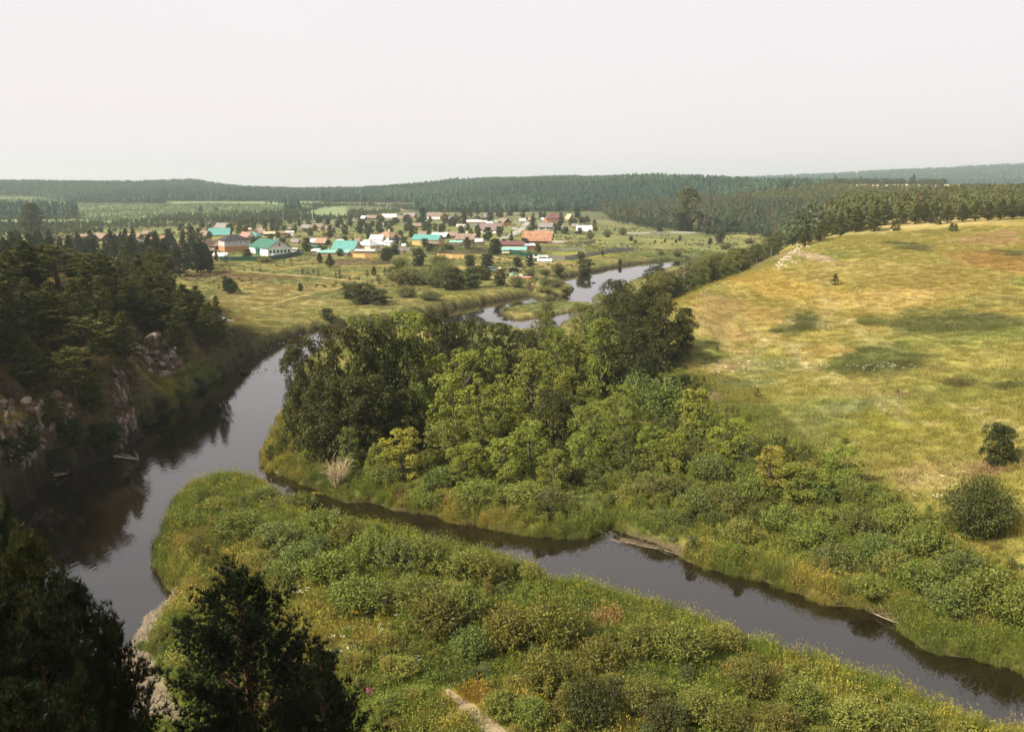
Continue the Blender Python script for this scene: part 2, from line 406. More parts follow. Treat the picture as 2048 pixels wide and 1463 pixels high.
def water_mat():
    m, N, L = mat('river_water')
    o = N.new('ShaderNodeOutputMaterial'); b = N.new('ShaderNodeBsdfPrincipled')
    b.inputs['Base Color'].default_value = (.009, .006, .003, 1)
    b.inputs['Roughness'].default_value = .04; b.inputs['IOR'].default_value = 1.68
    g = N.new('ShaderNodeNewGeometry')
    def bump(scale, stretch, det, strength, dist, prev=None, mask=None):
        mp = N.new('ShaderNodeMapping'); mp.inputs['Scale'].default_value = stretch
        n = N.new('ShaderNodeTexNoise'); n.inputs['Scale'].default_value = scale; n.inputs['Detail'].default_value = det
        bp = N.new('ShaderNodeBump'); bp.inputs['Strength'].default_value = strength; bp.inputs['Distance'].default_value = dist
        L.new(g.outputs['Position'], mp.inputs[0]); L.new(mp.outputs[0], n.inputs['Vector']); L.new(n.outputs['Fac'], bp.inputs['Height'])
        if prev: L.new(prev.outputs[0], bp.inputs['Normal'])
        if mask: L.new(mask.outputs[0], bp.inputs['Strength'])
        return bp
    # calm and rippled stretches
    pn = N.new('ShaderNodeTexNoise'); pn.inputs['Scale'].default_value = .06; pn.inputs['Detail'].default_value = 3
    L.new(g.outputs['Position'], pn.inputs['Vector'])
    pr = N.new('ShaderNodeMapRange'); pr.inputs['From Min'].default_value = .35; pr.inputs['From Max'].default_value = .7
    pr.inputs['To Min'].default_value = .05; pr.inputs['To Max'].default_value = .42
    L.new(pn.outputs['Fac'], pr.inputs['Value'])
    b1 = bump(2.2, (1, .45, 1), 4, .2, .035, None, pr)
    b2 = bump(.35, (1, .6, 1), 3, .06, .08, b1)
    L.new(b2.outputs[0], b.inputs['Normal'])
    L.new(b.outputs[0], o.inputs[0])
    return m
M_WATER = water_mat()

# ------------------------------------------------------------------ mesh building
class MB:
    """collects triangles and quads with a material slot and a shade per vertex"""
    def __init__(s): s.v = []; s.t = []; s.q = []; s.tm = []; s.qm = []; s.sh = []; s.n = 0
    def add(s, v, f, m=0, shade=None):
        v = np.asarray(v, float).reshape(-1, 3); f = np.asarray(f, int)
        s.v.append(v)
        s.sh.append(np.ones((len(v), 3)) if shade is None else np.broadcast_to(np.asarray(shade, float), (len(v), 3)))
        (s.t if f.shape[1] == 3 else s.q).append(f + s.n); (s.tm if f.shape[1] == 3 else s.qm).append(np.full(len(f), m))
        s.n += len(v); return s
    def tube(s, pts, rad, sides=6, m=0, shade=None, cap=True):
        pts = np.asarray(pts, float); k = len(pts)
        ang = np.arange(sides) * 2 * pi / sides; vs = []
        for i in range(k):
            d = pts[min(i + 1, k - 1)] - pts[max(i - 1, 0)]; d = d / (np.linalg.norm(d) + 1e-9)
            a = np.cross(d, [0, 0, 1.0]) if abs(d[2]) < .9 else np.cross(d, [1.0, 0, 0]); a /= np.linalg.norm(a); b = np.cross(d, a)
            vs.append(pts[i] + rad[i] * (np.cos(ang)[:, None] * a + np.sin(ang)[:, None] * b))
        f = []
        for i in range(k - 1):
            for j in range(sides):
                f.append((i * sides + j, i * sides + (j + 1) % sides, (i + 1) * sides + (j + 1) % sides, (i + 1) * sides + j))
        return s.add(np.concatenate(vs), f, m, shade)
    def box(s, c, size, m=0, rz=0.0, shade=None):
        x, y, z = np.asarray(size, float) / 2
        v = np.array([(-x, -y, -z), (x, -y, -z), (x, y, -z), (-x, y, -z), (-x, -y, z), (x, -y, z), (x, y, z), (-x, y, z)])
        if rz: v[:, :2] = v[:, :2] @ np.array([[cos(rz), sin(rz)], [-sin(rz), cos(rz)]])
        return s.add(v + np.asarray(c, float), [(0, 3, 2, 1), (4, 5, 6, 7), (0, 1, 5, 4), (1, 2, 6, 5), (2, 3, 7, 6), (3, 0, 4, 7)], m, shade)
    def poly(s, v, m=0):
        """convex polygon as a fan"""
        return s.add(v, [(0, i, i + 1) for i in range(1, len(v) - 1)], m)
    def mesh(s, name, mats, shade=True, smooth=False):
        me = bpy.data.meshes.new(name)
        V = np.concatenate(s.v)
        T = np.concatenate(s.t) if s.t else np.zeros((0, 3), int); Q = np.concatenate(s.q) if s.q else np.zeros((0, 4), int)
        mi = np.concatenate(s.tm + s.qm)
        me.vertices.add(len(V)); me.vertices.foreach_set('co', V.ravel())
        lv = np.concatenate([T.ravel(), Q.ravel()]); me.loops.add(len(lv)); me.loops.foreach_set('vertex_index', lv)
        me.polygons.add(len(T) + len(Q))
        me.polygons.foreach_set('loop_start', np.concatenate([np.arange(len(T)) * 3, len(T) * 3 + np.arange(len(Q)) * 4]))
        me.polygons.foreach_set('material_index', mi)
        me.polygons.foreach_set('use_smooth', np.full(len(T) + len(Q), bool(smooth)))
        if shade:
            at = me.attributes.new('shade', 'FLOAT_COLOR', 'POINT'); c = np.ones((len(V), 4)); c[:, :3] = np.concatenate(s.sh); at.data.foreach_set('color', c.ravel())
        for m in mats: me.materials.append(m)
        me.update(); me.validate(); return me
    def obj(s, name, mats, parent=None, **k):
        o = bpy.data.objects.new(name, s.mesh(name, mats if isinstance(mats, (list, tuple)) else [mats], **k)); COL.objects.link(o)
        if parent is not None: o.parent = parent
        return o
def unit(v): return v / (np.linalg.norm(v, axis=-1, keepdims=True) + 1e-9)
def jit(n, r, lo=.72, hi=1.28, hue=.10):
    s = r.uniform(lo, hi, (n, 1)); h = r.uniform(-hue, hue, (n, 1))
    return np.concatenate([s * (1 + h), s, s * (1 - h)], 1)
def kites(mb, P, Nn, L, Wd, r, m=0, shade=None, tip=None):
    """leaf-shaped quads at P facing Nn, long axis along tip (or random)"""
    n = len(P); Nn = unit(Nn)
    if tip is None: tip = r.normal(size=(n, 3))
    t = unit(tip - Nn * (tip * Nn).sum(1, keepdims=True)); b = np.cross(Nn, t)
    L = np.broadcast_to(L, (n,))[:, None]; Wd = np.broadcast_to(Wd, (n,))[:, None]
    v = np.stack([P - t * L * .5, P + b * Wd * .5 - t * L * .05, P + t * L * .5, P - b * Wd * .5 - t * L * .05], 1)
    if shade is None: shade = jit(n, r)
    mb.add(v.reshape(-1, 3), np.arange(n * 4).reshape(n, 4), m, np.repeat(shade, 4, 0))
def spikes(mb, P, D, L, Wd, r, m=0, shade=None):
    """slim triangles from P along D: needles and grass blades"""
    n = len(P); D = unit(D)
    a = unit(np.cross(D, r.normal(size=(n, 3))))
    L = np.broadcast_to(L, (n,))[:, None]; Wd = np.broadcast_to(Wd, (n,))[:, None]
    v = np.stack([P - a * Wd * .5, P + a * Wd * .5, P + D * L], 1)
    if shade is None: shade = jit(n, r)
    mb.add(v.reshape(-1, 3), np.arange(n * 3).reshape(n, 3), m, np.repeat(shade, 3, 0))

# ------------------------------------------------------------------ plant meshes (metres, standing at the origin)
def sph(n, r):
    return unit(r.normal(size=(n, 3)))
def broadleaf(seed, h=10., w=8., n=3600, leaf=.36, lobes=22, low=.16, trunk=True, bark=None, spread=.85, gap=.0):
    r = np.random.default_rng(seed)
    u = (np.arange(lobes) + r.uniform(0, 1, lobes)) / lobes; a = np.arange(lobes) * 2.39996 + r.normal(size=lobes) * .5
    prof = np.where(u > .35, np.sqrt(np.clip(1 - ((u - .35) / .70) ** 2, .04, 1)), .72 + .8 * u)
    k = r.uniform(.30, .80, lobes) * spread / .85
    C = np.stack([np.cos(a) * prof * k * w / 2, np.sin(a) * prof * k * w / 2, h * (low + (1 - low) * u)], 1)
    R_ = r.uniform(.14, .30, lobes) * w * .62 * (.70 + .30 * prof)
    top = C[:, 2] + R_ * .8; C[:, 2] -= np.maximum(top - h, 0)
    C[:, 2] = np.maximum(C[:, 2], h * low + R_ * .35)
    crown = MB()
    per = np.maximum((n * R_ ** 2 / (R_ ** 2).sum()).astype(int), 20)
    for i in range(lobes):
        dd = sph(per[i], r); dd[:, 2] = np.where(dd[:, 2] < -.35, -dd[:, 2], dd[:, 2])
        # twigs: leaves gather in sprays at the shell
        spr = sph(max(per[i] // 14, 6), r); spr[:, 2] = np.where(spr[:, 2] < -.4, -spr[:, 2], spr[:, 2])
        dd = unit(spr[r.integers(0, len(spr), per[i])] + r.normal(size=dd.shape) * .22)
        rr_ = R_[i] * (.45 + .62 * r.random(per[i]) ** .5)
        P = C[i] + dd * rr_[:, None] * np.array([1, 1, .85])
        P[:, 2] = np.maximum(P[:, 2], .15)
        lobe_tone = r.uniform(.86, 1.14)
        kites(crown, P, dd * .55 + np.array([0, 0, .45]) + r.normal(size=dd.shape) * .55, leaf * r.uniform(.7, 1.3, per[i]), leaf * .62, r, 0, jit(per[i], r, .72, 1.3) * lobe_tone)
    tm = None
    if trunk:
        tb = MB(); tr = h * .018 + .05
        lean = r.normal(size=2) * .05 * h
        stem_ = [(0, 0, -.3), (lean[0] * .2, lean[1] * .2, h * .2), (lean[0] * .6, lean[1] * .6, h * .45), (lean[0], lean[1], h * .7)]
        tb.tube(stem_, [tr * 1.25, tr, tr * .7, tr * .25], 7)
        for i in r.permutation(lobes)[:9]:
            s = r.uniform(.2, .55) * h; p0 = np.array([lean[0] * s / h * .9, lean[1] * s / h * .9, s])
            if C[i, 2] < s: s = C[i, 2] * .7; p0[2] = s
            mid = (p0 + C[i]) / 2 + np.array([0, 0, .04 * h])
            tb.tube([p0, mid, C[i]], [tr * .5, tr * .32, tr * .1], 5)
        tm = tb.mesh('trunk', [bark or M_BARK_DARK], smooth=True)
    return crown.mesh('crown', [M_LEAF]), tm
def pine(seed, h=12., w=5., start=.18, tuft=.42, dens=1.0, needles=5, nw=.085, shape='cone', bark=True, old=False):
    r = np.random.default_rng(seed)
    crown, tb = MB(), MB()
    tr = h * .014 + .04
    lean = r.normal(size=2) * .02 * h
    ax = lambda z: np.array([lean[0] * (z / h) ** 2, lean[1] * (z / h) ** 2, z])
    tb.tube([ax(-.4 if z == 0 else z) for z in np.linspace(0, h * .97, 6)], np.linspace(tr * 1.15, tr * .12, 6), 7)
    z = start * h; P = []; D = []; S = []
    step = .55 / dens ** .5
    while z < h * .985:
        t = (z - start * h) / (h * (1 - start))
        if shape == 'cone': prof = (1 - t) ** .75 * min(1, .45 + 2.6 * t)
        elif shape == 'round': prof = max(0., 1 - (2 * t - .85) ** 2 * .82) ** .5 if t > .42 else .80 + .45 * t
        else: prof = (max(0.0, 1 - (abs(t - .45) / .58) ** 2.2)) ** .6
        prof = max(prof, .07)
        nb = r.integers(4, 7) if not old else r.integers(2, 5)
        a0 = r.uniform(0, 6.28)
        for b in range(nb):
            a = a0 + b * 6.283 / nb + r.normal() * .3
            Lb = w / 2 * prof * r.uniform(.68, 1.12)
            el = r.uniform(.12, .55) + .55 * t
            dr = np.array([cos(a) * cos(el), sin(a) * cos(el), sin(el)])
            p0 = ax(z + r.uniform(-.3, .3) * (z > .5)); p1 = p0 + dr * Lb * .6; p2 = p0 + dr * Lb + np.array([0, 0, .10 * Lb])
            if Lb > .5: tb.tube([p0, p1, p2], [tr * .22 * (1.1 - t), tr * .14 * (1.1 - t), .012], 4)
            nt = max(2, int(Lb * 4.6 * dens))
            s = r.uniform(.30, 1.0, nt) ** .75
            q = p0 + dr * Lb * s[:, None] + np.array([0, 0, 1.0]) * (.10 * Lb * s ** 2)[:, None]
            side = np.array([-sin(a), cos(a), 0])
            q = q + side * (r.normal(size=(nt, 1)) * .22 * Lb * (1.15 - s)[:, None]) + r.normal(size=(nt, 3)) * .09
            P.append(q); D.append(np.tile(dr * .55 + np.array([0, 0, .75]), (nt, 1))); S.append(np.full(nt, r.uniform(.82, 1.18)))
        z += step * r.uniform(.75, 1.25) * (1.5 if old else 1)
    P.append(ax(h * .97) + r.normal(size=(5, 3)) * np.array([.06, .06, .16])); D.append(np.tile([0, 0, 1.], (5, 1))); S.append(np.ones(5))
    P = np.concatenate(P); D = np.concatenate(D); S = np.concatenate(S)
    n = len(P)
    Pn = np.repeat(P, needles, 0); Dn = np.repeat(unit(D), needles, 0) * .8 + sph(n * needles, r) * .75
    sh = np.repeat(jit(n, r, .75, 1.25, .08) * S[:, None], needles, 0) * r.uniform(.85, 1.15, (n * needles, 1))
    spikes(crown, Pn, Dn, tuft * r.uniform(.7, 1.25, n * needles), nw, r, 0, sh)
    return crown.mesh('crown', [M_NEEDLE]), tb.mesh('trunk', [M_BARK_PINE if bark else M_BARK_DARK], smooth=True)
def spruce(seed, h=13., w=6.):
    r = np.random.default_rng(seed); crown, tb = MB(), MB()
    tb.tube([(0, 0, -.3), (0, 0, h * .5), (0, 0, h * .98)], [h * .014, h * .009, .02], 6)
    z = .06 * h
    while z < h * .97:
        t = z / h; Lb0 = w / 2 * (1 - t) ** .9
        for b in range(7):
            a = r.uniform(0, 6.28); Lb = Lb0 * r.uniform(.75, 1.1); n = max(3, int(Lb * 9))
            s = r.uniform(.15, 1, n); p = np.stack([cos(a) * Lb * s, sin(a) * Lb * s, z - .22 * Lb * s + .16 * Lb * s ** 2], 1) + r.normal(size=(n, 3)) * .09
            dd = np.tile([cos(a), sin(a), -.35], (n, 1)) + r.normal(size=(n, 3)) * .35
            kites(crown, p, np.array([0, 0, 1.]) + r.normal(size=(n, 3)) * .4, .55, .26, r, 0, None, dd)
        z += .34 * r.uniform(.8, 1.2)
    return crown.mesh('crown', [M_NEEDLE]), tb.mesh('trunk', [M_BARK_DARK], smooth=True)
def willow_bush(seed, w=4., h=2.6, stems=70, per=34, leaf=.26, lw=.075, droop=.0):
    r = np.random.default_rng(seed); crown, tb = MB(), MB()
    for i in range(stems):
        a = r.uniform(0, 6.283); out = w / 2 * r.random() ** .6; hh = h * (1 - .45 * (out / (w / 2)) ** 2) * r.uniform(.78, 1.12)
        b = np.array([cos(a), sin(a), 0]) * out
        p0 = b * .18; p1 = b * .62 + np.array([0, 0, hh * .55]); p2 = b + np.array([0, 0, hh])
        if i % 3 == 0: tb.tube([p0 - np.array([0, 0, .2]), p1, p2], [.035, .02, .006], 3)
        s = r.uniform(.22, 1.02, per)[:, None]
        q = (1 - s) ** 2 * p0 + 2 * s * (1 - s) * p1 + s * s * p2 + r.normal(size=(per, 3)) * .13 * w / 4
        tg = unit(2 * (1 - s) * (p1 - p0) + 2 * s * (p2 - p1)) + r.normal(size=(per, 3)) * .55
        kites(crown, q, sph(per, r) + np.array([0, 0, .6]), leaf * r.uniform(.7, 1.3, per), lw * r.uniform(.8, 1.2, per), r, 0, jit(per, r, .70, 1.3, .08) * r.uniform(.85, 1.15), tg)
    return crown.mesh('crown', [M_LEAF]), tb.mesh('stems', [M_BARK_GREY])
def bare_tree(seed, h=8., tr=.09, branches=16):
    r = np.random.default_rng(seed); tb = MB(); br = MB()
    l = r.normal(size=2) * .04 * h
    tb.tube([(0, 0, -.3), (l[0] * .4, l[1] * .4, h * .5), (l[0], l[1], h)], [tr, tr * .75, tr * .2], 6)
    for i in range(branches):
        z = r.uniform(.35, .97) * h; a = r.uniform(0, 6.28); L_ = h * .22 * (1.15 - z / h) + .25
        p0 = np.array([l[0] * z / h, l[1] * z / h, z]); e = p0 + np.array([cos(a) * L_, sin(a) * L_, L_ * r.uniform(.3, 1.0)])
        br.tube([p0, (p0 + e) / 2 + r.normal(size=3) * .06, e], [tr * .3, tr * .2, .012], 4)
    return br.mesh('branches', [M_DEAD]), tb.mesh('trunk', [M_DEAD], smooth=True)
def tuft_patch(seed, rad=.55, n=70, h=.8, bw=.035, lean=.45, seedheads=0, herb=0, soft=False):
    r = np.random.default_rng(seed); mb = MB()
    ex = .95 if soft else .5; fall = (lambda q: np.clip(1.15 - .8 * q / rad, .2, 1)) if soft else (lambda q: 1.0)
    rr_ = rad * r.random(n) ** ex; a = r.uniform(0, 6.28, n); hf = fall(rr_)
    P = np.stack([rr_ * np.cos(a), rr_ * np.sin(a), np.full(n, -.06)], 1)
    D = np.array([0, 0, 1.]) + r.normal(size=(n, 3)) * lean * np.array([1, 1, .3]) + np.stack([np.cos(a), np.sin(a), 0 * a], 1) * .2
    spikes(mb, P, D, h * hf * r.uniform(.55, 1.25, n), bw, r, 0, jit(n, r, .7, 1.3, .12))
    if seedheads:
        k = seedheads; rr_ = rad * r.random(k) ** .5; a = r.uniform(0, 6.28, k)
        P = np.stack([rr_ * np.cos(a), rr_ * np.sin(a), h * r.uniform(.9, 1.5, k)], 1)
        kites(mb, P, sph(k, r), .24, .05, r, 0, jit(k, r, 1.0, 1.5, .1) * np.array([1.2, 1.0, .85]), np.tile([0.15, 0, 1.], (k, 1)))
        B = P.copy(); B[:, 2] = 0
        spikes(mb, B, P - B, np.linalg.norm(P - B, axis=1), .02, r, 0, jit(k, r, 1.0, 1.4))
    if herb:
        k = herb; rr_ = rad * r.random(k) ** ex; a = r.uniform(0, 6.28, k)
        P = np.stack([rr_ * np.cos(a), rr_ * np.sin(a), h * fall(rr_) * r.uniform(.25, 1.15, k)], 1)
        kites(mb, P, sph(k, r) + np.array([0, 0, .8]), .17, .085, r, 0, jit(k, r, .75, 1.3, .1))
    return mb.mesh('tuft', [M_BLADE])
def far_pine(seed, h=15., w=5., n=170):
    r = np.random.default_rng(seed); mb = MB()
    t = r.random(n) ** .8; a = r.uniform(0, 6.28, n)
    prof = np.clip((1 - t ** 2.6) * np.minimum(1, .6 + 1.6 * t), .14, 1)
    R_ = w / 2 * prof * r.uniform(.6, 1.05, n)
    P = np.stack([R_ * np.cos(a), R_ * np.sin(a), h * (.16 + .84 * t)], 1)
    kites(mb, P, np.stack([np.cos(a), np.sin(a), .6 + 0 * a], 1) + r.normal(size=(n, 3)) * .5, 1.7, 1.0, r, 0, jit(n, r, .7, 1.3), np.stack([np.cos(a), np.sin(a), .9 + 0 * a], 1))
    mb.tube([(0, 0, -.5), (0, 0, h * .5), (0, 0, h)], [.16, .12, .03], 4, 1)
    return mb.mesh('far_pine', [M_NEEDLE, M_BARK_PINE])
def far_broad(seed, h=10., w=7., n=190):
    r = np.random.default_rng(seed); mb = MB()
    for i in range(7):
        c = sph(1, r)[0] * np.array([w * .26, w * .26, h * .24]) + np.array([0, 0, h * .58]); R_ = w * r.uniform(.20, .30); k = n // 7
        d = sph(k, r); d[:, 2] = np.where(d[:, 2] < -.3, -d[:, 2], d[:, 2])
        kites(mb, c + d * R_ * r.uniform(.7, 1.1, (k, 1)), d + np.array([0, 0, .4]) + r.normal(size=(k, 3)) * .5, 1.3, .95, r, 0, jit(k, r, .7, 1.3))
    mb.tube([(0, 0, -.5), (0, 0, h * .5)], [.18, .12], 4, 1)
    return mb.mesh('far_broad', [M_LEAF, M_BARK_GREY])

# ------------------------------------------------------------------ things, parts, copies
def tag(o, label=None, cat=None, group=None, kind=None):
    if label: o['label'] = label
    if cat: o['category'] = cat
    if group: o['group'] = group
    if kind: o['kind'] = kind
    return o
def thing(name, loc, rz=0.0, scale=(1, 1, 1)):
    o = bpy.data.objects.new(name, None); COL.objects.link(o)
    o.location = loc; o.rotation_euler = (0, 0, rz); o.scale = scale
    o.empty_display_size = .2
    return o
def child(name, me, parent, tint=None):
    o = bpy.data.objects.new(name, me); COL.objects.link(o); o.parent = parent
    if tint is not None: o['tint'] = (float(tint[0]), float(tint[1]), float(tint[2]), 1.0)
    return o
PLANTS = []   # root, description, category, group : labels are written once all stand
def plant(name, proto, p, w, h, tint, desc, cat, group, rz=None, var=.12):
    """a plant as a thing: proto = (crown mesh, stem mesh, proto width, proto height)"""
    cm, tm, pw, ph = proto
    s = (w / pw, w / pw, h / ph)
    o = thing(name, p, random.uniform(0, 6.28) if rz is None else rz, s)
    t = np.array(tint) * np.random.default_rng(len(PLANTS)).uniform(1 - var, 1 + var) * np.random.default_rng(len(PLANTS) + 9).uniform(.93, 1.07, 3)
    if tm is not None: child(tm.name.split('.')[0], tm, o)
    child(cm.name.split('.')[0], cm, o, t)
    PLANTS.append([o, desc, cat, group, w, h, t])
    return o
_ngs = {}
def scatter(name, protos, P, rz, scale, tint, idx, tilt=None, kind='stuff'):
    n = len(P)
    coll = bpy.data.collections.new(name + '_sources')
    for k, me in enumerate(protos):
        q = bpy.data.objects.new('%s_source_%02d' % (name, k), me); coll.objects.link(q)
    pm = bpy.data.meshes.new(name); pm.vertices.add(n); pm.vertices.foreach_set('co', np.asarray(P, np.float32).ravel())
    def at(nm, ty, key, arr): a = pm.attributes.new(nm, ty, 'POINT'); a.data.foreach_set(key, np.ascontiguousarray(arr).ravel())
    rot = np.zeros((n, 3)); rot[:, 2] = rz
    if tilt is not None: rot[:, :2] = tilt
    sc3 = np.asarray(scale, float); sc3 = np.repeat(sc3[:, None], 3, 1) if sc3.ndim == 1 else sc3
    at('rot', 'FLOAT_VECTOR', 'vector', rot.astype(np.float32)); at('scl', 'FLOAT_VECTOR', 'vector', sc3.astype(np.float32))
    tc = np.ones((n, 4), np.float32); tc[:, :3] = tint; at('tint', 'FLOAT_COLOR', 'color', tc)
    at('idx', 'INT', 'value', np.asarray(idx, np.int32))
    o = bpy.data.objects.new(name, pm); COL.objects.link(o)
    ng = bpy.data.node_groups.new(name + '_scatter', 'GeometryNodeTree')
    ng.interface.new_socket('Geometry', in_out='INPUT', socket_type='NodeSocketGeometry'); ng.interface.new_socket('Geometry', in_out='OUTPUT', socket_type='NodeSocketGeometry')
    N, L = ng.nodes, ng.links
    gi = N.new('NodeGroupInput'); go = N.new('NodeGroupOutput'); ip = N.new('GeometryNodeInstanceOnPoints'); ci = N.new('GeometryNodeCollectionInfo')
    ci.inputs['Collection'].default_value = coll; ci.inputs['Separate Children'].default_value = True; ci.inputs['Reset Children'].default_value = True
    def na(nm, ty):
        x = N.new('GeometryNodeInputNamedAttribute'); x.data_type = ty; x.inputs['Name'].default_value = nm
        return [s for s in x.outputs if s.name == 'Attribute' and s.enabled][0]
    ip.inputs['Pick Instance'].default_value = True
    L.new(gi.outputs[0], ip.inputs['Points']); L.new(ci.outputs[0], ip.inputs['Instance'])
    L.new(na('idx', 'INT'), ip.inputs['Instance Index']); L.new(na('rot', 'FLOAT_VECTOR'), ip.inputs['Rotation']); L.new(na('scl', 'FLOAT_VECTOR'), ip.inputs['Scale'])
    L.new(ip.outputs[0], go.inputs[0])
    o.modifiers.new('scatter', 'NODES').node_group = ng
    o['kind'] = kind
    return o
# ------------------------------------------------------------------ colour of the land
def lerp(a, b, t): return a * (1 - t[:, None]) + b * t[:, None]
C_ = lambda *v: np.array(v, float)
BLOT = []
def blot(px, py, wpx, hpx, col, k=1.0):
    p = ground(px, py); s = m_per_px(p)
    BLOT.append((p.x, p.y, wpx / 2 * s, hpx / 2 * s * p.y / max(CAM_Z - p.z, 3), C_(*col), k))
DARKG, OLIVE = (.075, .085, .026), (.20, .165, .038)
for b in [(1583, 508, 56, 40, (.34, .27, .185)), (1440, 600, 90, 24, (.31, .25, .14)), (1770, 722, 195, 56, DARKG), (1612, 640, 84, 30, (.05, .065, .022)), (1575, 658, 70, 16, DARKG), (1890, 642, 210, 40, (.07, .08, .026)), (1745, 642, 70, 16, DARKG), (1990, 640, 110, 28, DARKG),
          (1822, 492, 66, 14, DARKG), (2030, 506, 70, 12, DARKG), (1925, 763, 64, 20, (.10, .08, .03)), (2015, 770, 56, 18, DARKG), (1800, 787, 60, 14, (.13, .09, .04)), (1790, 690, 40, 10, DARKG),
          (1985, 480, 150, 9, (.27, .18, .085)), (2010, 466, 110, 5, (.27, .18, .09)), (2000, 522, 210, 30, (.24, .15, .045)), (1560, 570, 220, 44, (.33, .24, .06)), (1900, 562, 230, 44, (.22, .17, .045)),
          (1750, 600, 320, 30, (.33, .25, .085)), (1640, 850, 220, 80, (.16, .165, .05)), (1800, 850, 270, 60, (.20, .19, .035)), (1995, 928, 130, 36, (.22, .14, .075)), (1850, 950, 170, 60, (.24, .19, .075)),
          (1470, 732, 110, 20, (.29, .22, .12)), (1420, 795, 40, 24, (.32, .23, .16)), (1500, 768, 160, 18, (.19, .20, .08)), (1700, 812, 230, 20, (.19, .20, .08)), (1540, 735, 200, 34, (.2, .2, .07)),
          (1850, 445, 300, 12, (.34, .27, .11)), (1700, 470, 160, 14, (.27, .24, .09)), (1950, 700, 200, 30, (.21, .19, .05)), (2000, 850, 150, 40, (.21, .20, .045)), (1500, 620, 190, 30, (.31, .23, .075)), (1430, 640, 120, 40, (.34, .25, .10)),
          (2000, 600, 150, 24, (.19, .17, .05)), (1660, 700, 120, 20, (.30, .22, .07)), (1700, 540, 260, 24, (.27, .22, .07)),
          # village meadow
          (520, 600, 260, 60, (.24, .20, .075)), (500, 555, 200, 16, (.15, .10, .045)), (420, 548, 70, 26, (.12, .07, .035)), (600, 575, 300, 18, (.24, .19, .07)), (480, 645, 120, 30, (.22, .19, .06)),
          (640, 625, 120, 30, (.20, .19, .06)), (1180, 507, 110, 10, (.28, .24, .04)), (660, 424, 140, 16, (.30, .23, .13)), (760, 418, 90, 8, (.28, .22, .12)), (1300, 470, 200, 8, (.16, .14, .06)), (1050, 600, 60, 20, (.17, .17, .045)), (920, 590, 150, 20, (.19, .18, .05)),
          (880, 500, 130, 14, (.095, .11, .038)), (700, 521, 150, 9, (.13, .095, .05)), (1130, 497, 130, 10, (.13, .145, .045)), (940, 500, 100, 10, (.10, .12, .04)), (620, 510, 90, 8, (.12, .12, .05)), (560, 485, 90, 8, (.10, .11, .045)), (800, 500, 90, 8, (.13, .10, .05)), (1030, 490, 60, 8, (.11, .13, .045)), (860, 452, 160, 8, (.11, .125, .05)), (720, 460, 160, 8, (.10, .12, .05)),
          # near meadow: dry and flowering places
          (690, 1215, 90, 22, (.27, .16, .035)), (940, 1405, 130, 60, (.27, .17, .03)), (1050, 1232, 130, 22, (.26, .16, .05)), (1210, 1240, 70, 40, (.28, .17, .07)), (1500, 1345, 150, 40, (.27, .17, .05)), (560, 975, 110, 30, (.22, .19, .05)),
          (380, 1085, 70, 80, (.22, .17, .05)), (360, 1190, 60, 50, (.23, .18, .05)), (1150, 1015, 150, 40, (.16, .19, .06)), (1330, 1050, 120, 36, (.15, .17, .045)), (1680, 1140, 160, 40, (.19, .18, .045)), (1000, 1010, 160, 20, (.18, .18, .05)), (1960, 1230, 150, 60, (.17, .16, .04))]:
    blot(*b)
TRACKS = [[(1642, 560), (1662, 610), (1650, 655)], [(1480, 640), (1580, 690), (1660, 752), (1750, 800), (1850, 850)], [(1690, 640), (1770, 690)], [(1930, 812), (2048, 870)], [(1585, 640), (1520, 690), (1490, 720)], [(1300 + 340, 755), (1600, 690)]]
TRACKW = [[tuple(ground(*q).xy) for q in t] for t in TRACKS]
PATHW = [tuple(ground(*q).xy) for q in [(893, 1378), (908, 1392), (935, 1415), (965, 1440), (1010, 1475)]]
LANE = [tuple(ground(*q).xy) for q in [(395, 543), (470, 541), (560, 549), (640, 555), (700, 561), (760, 567)]]
LANE2 = [tuple(ground(*q).xy) for q in [(560, 605), (630, 585), (700, 572)]]
def hillness(x, y, z):
    return sstep(1.9, 3.3, z) * sstep(12, 24, x) * sstep(440, 400, y)
def leftness(x, y, z):
    return sstep(-40, -48, x) * sstep(1.6, 4, z) * sstep(260, 215, y)
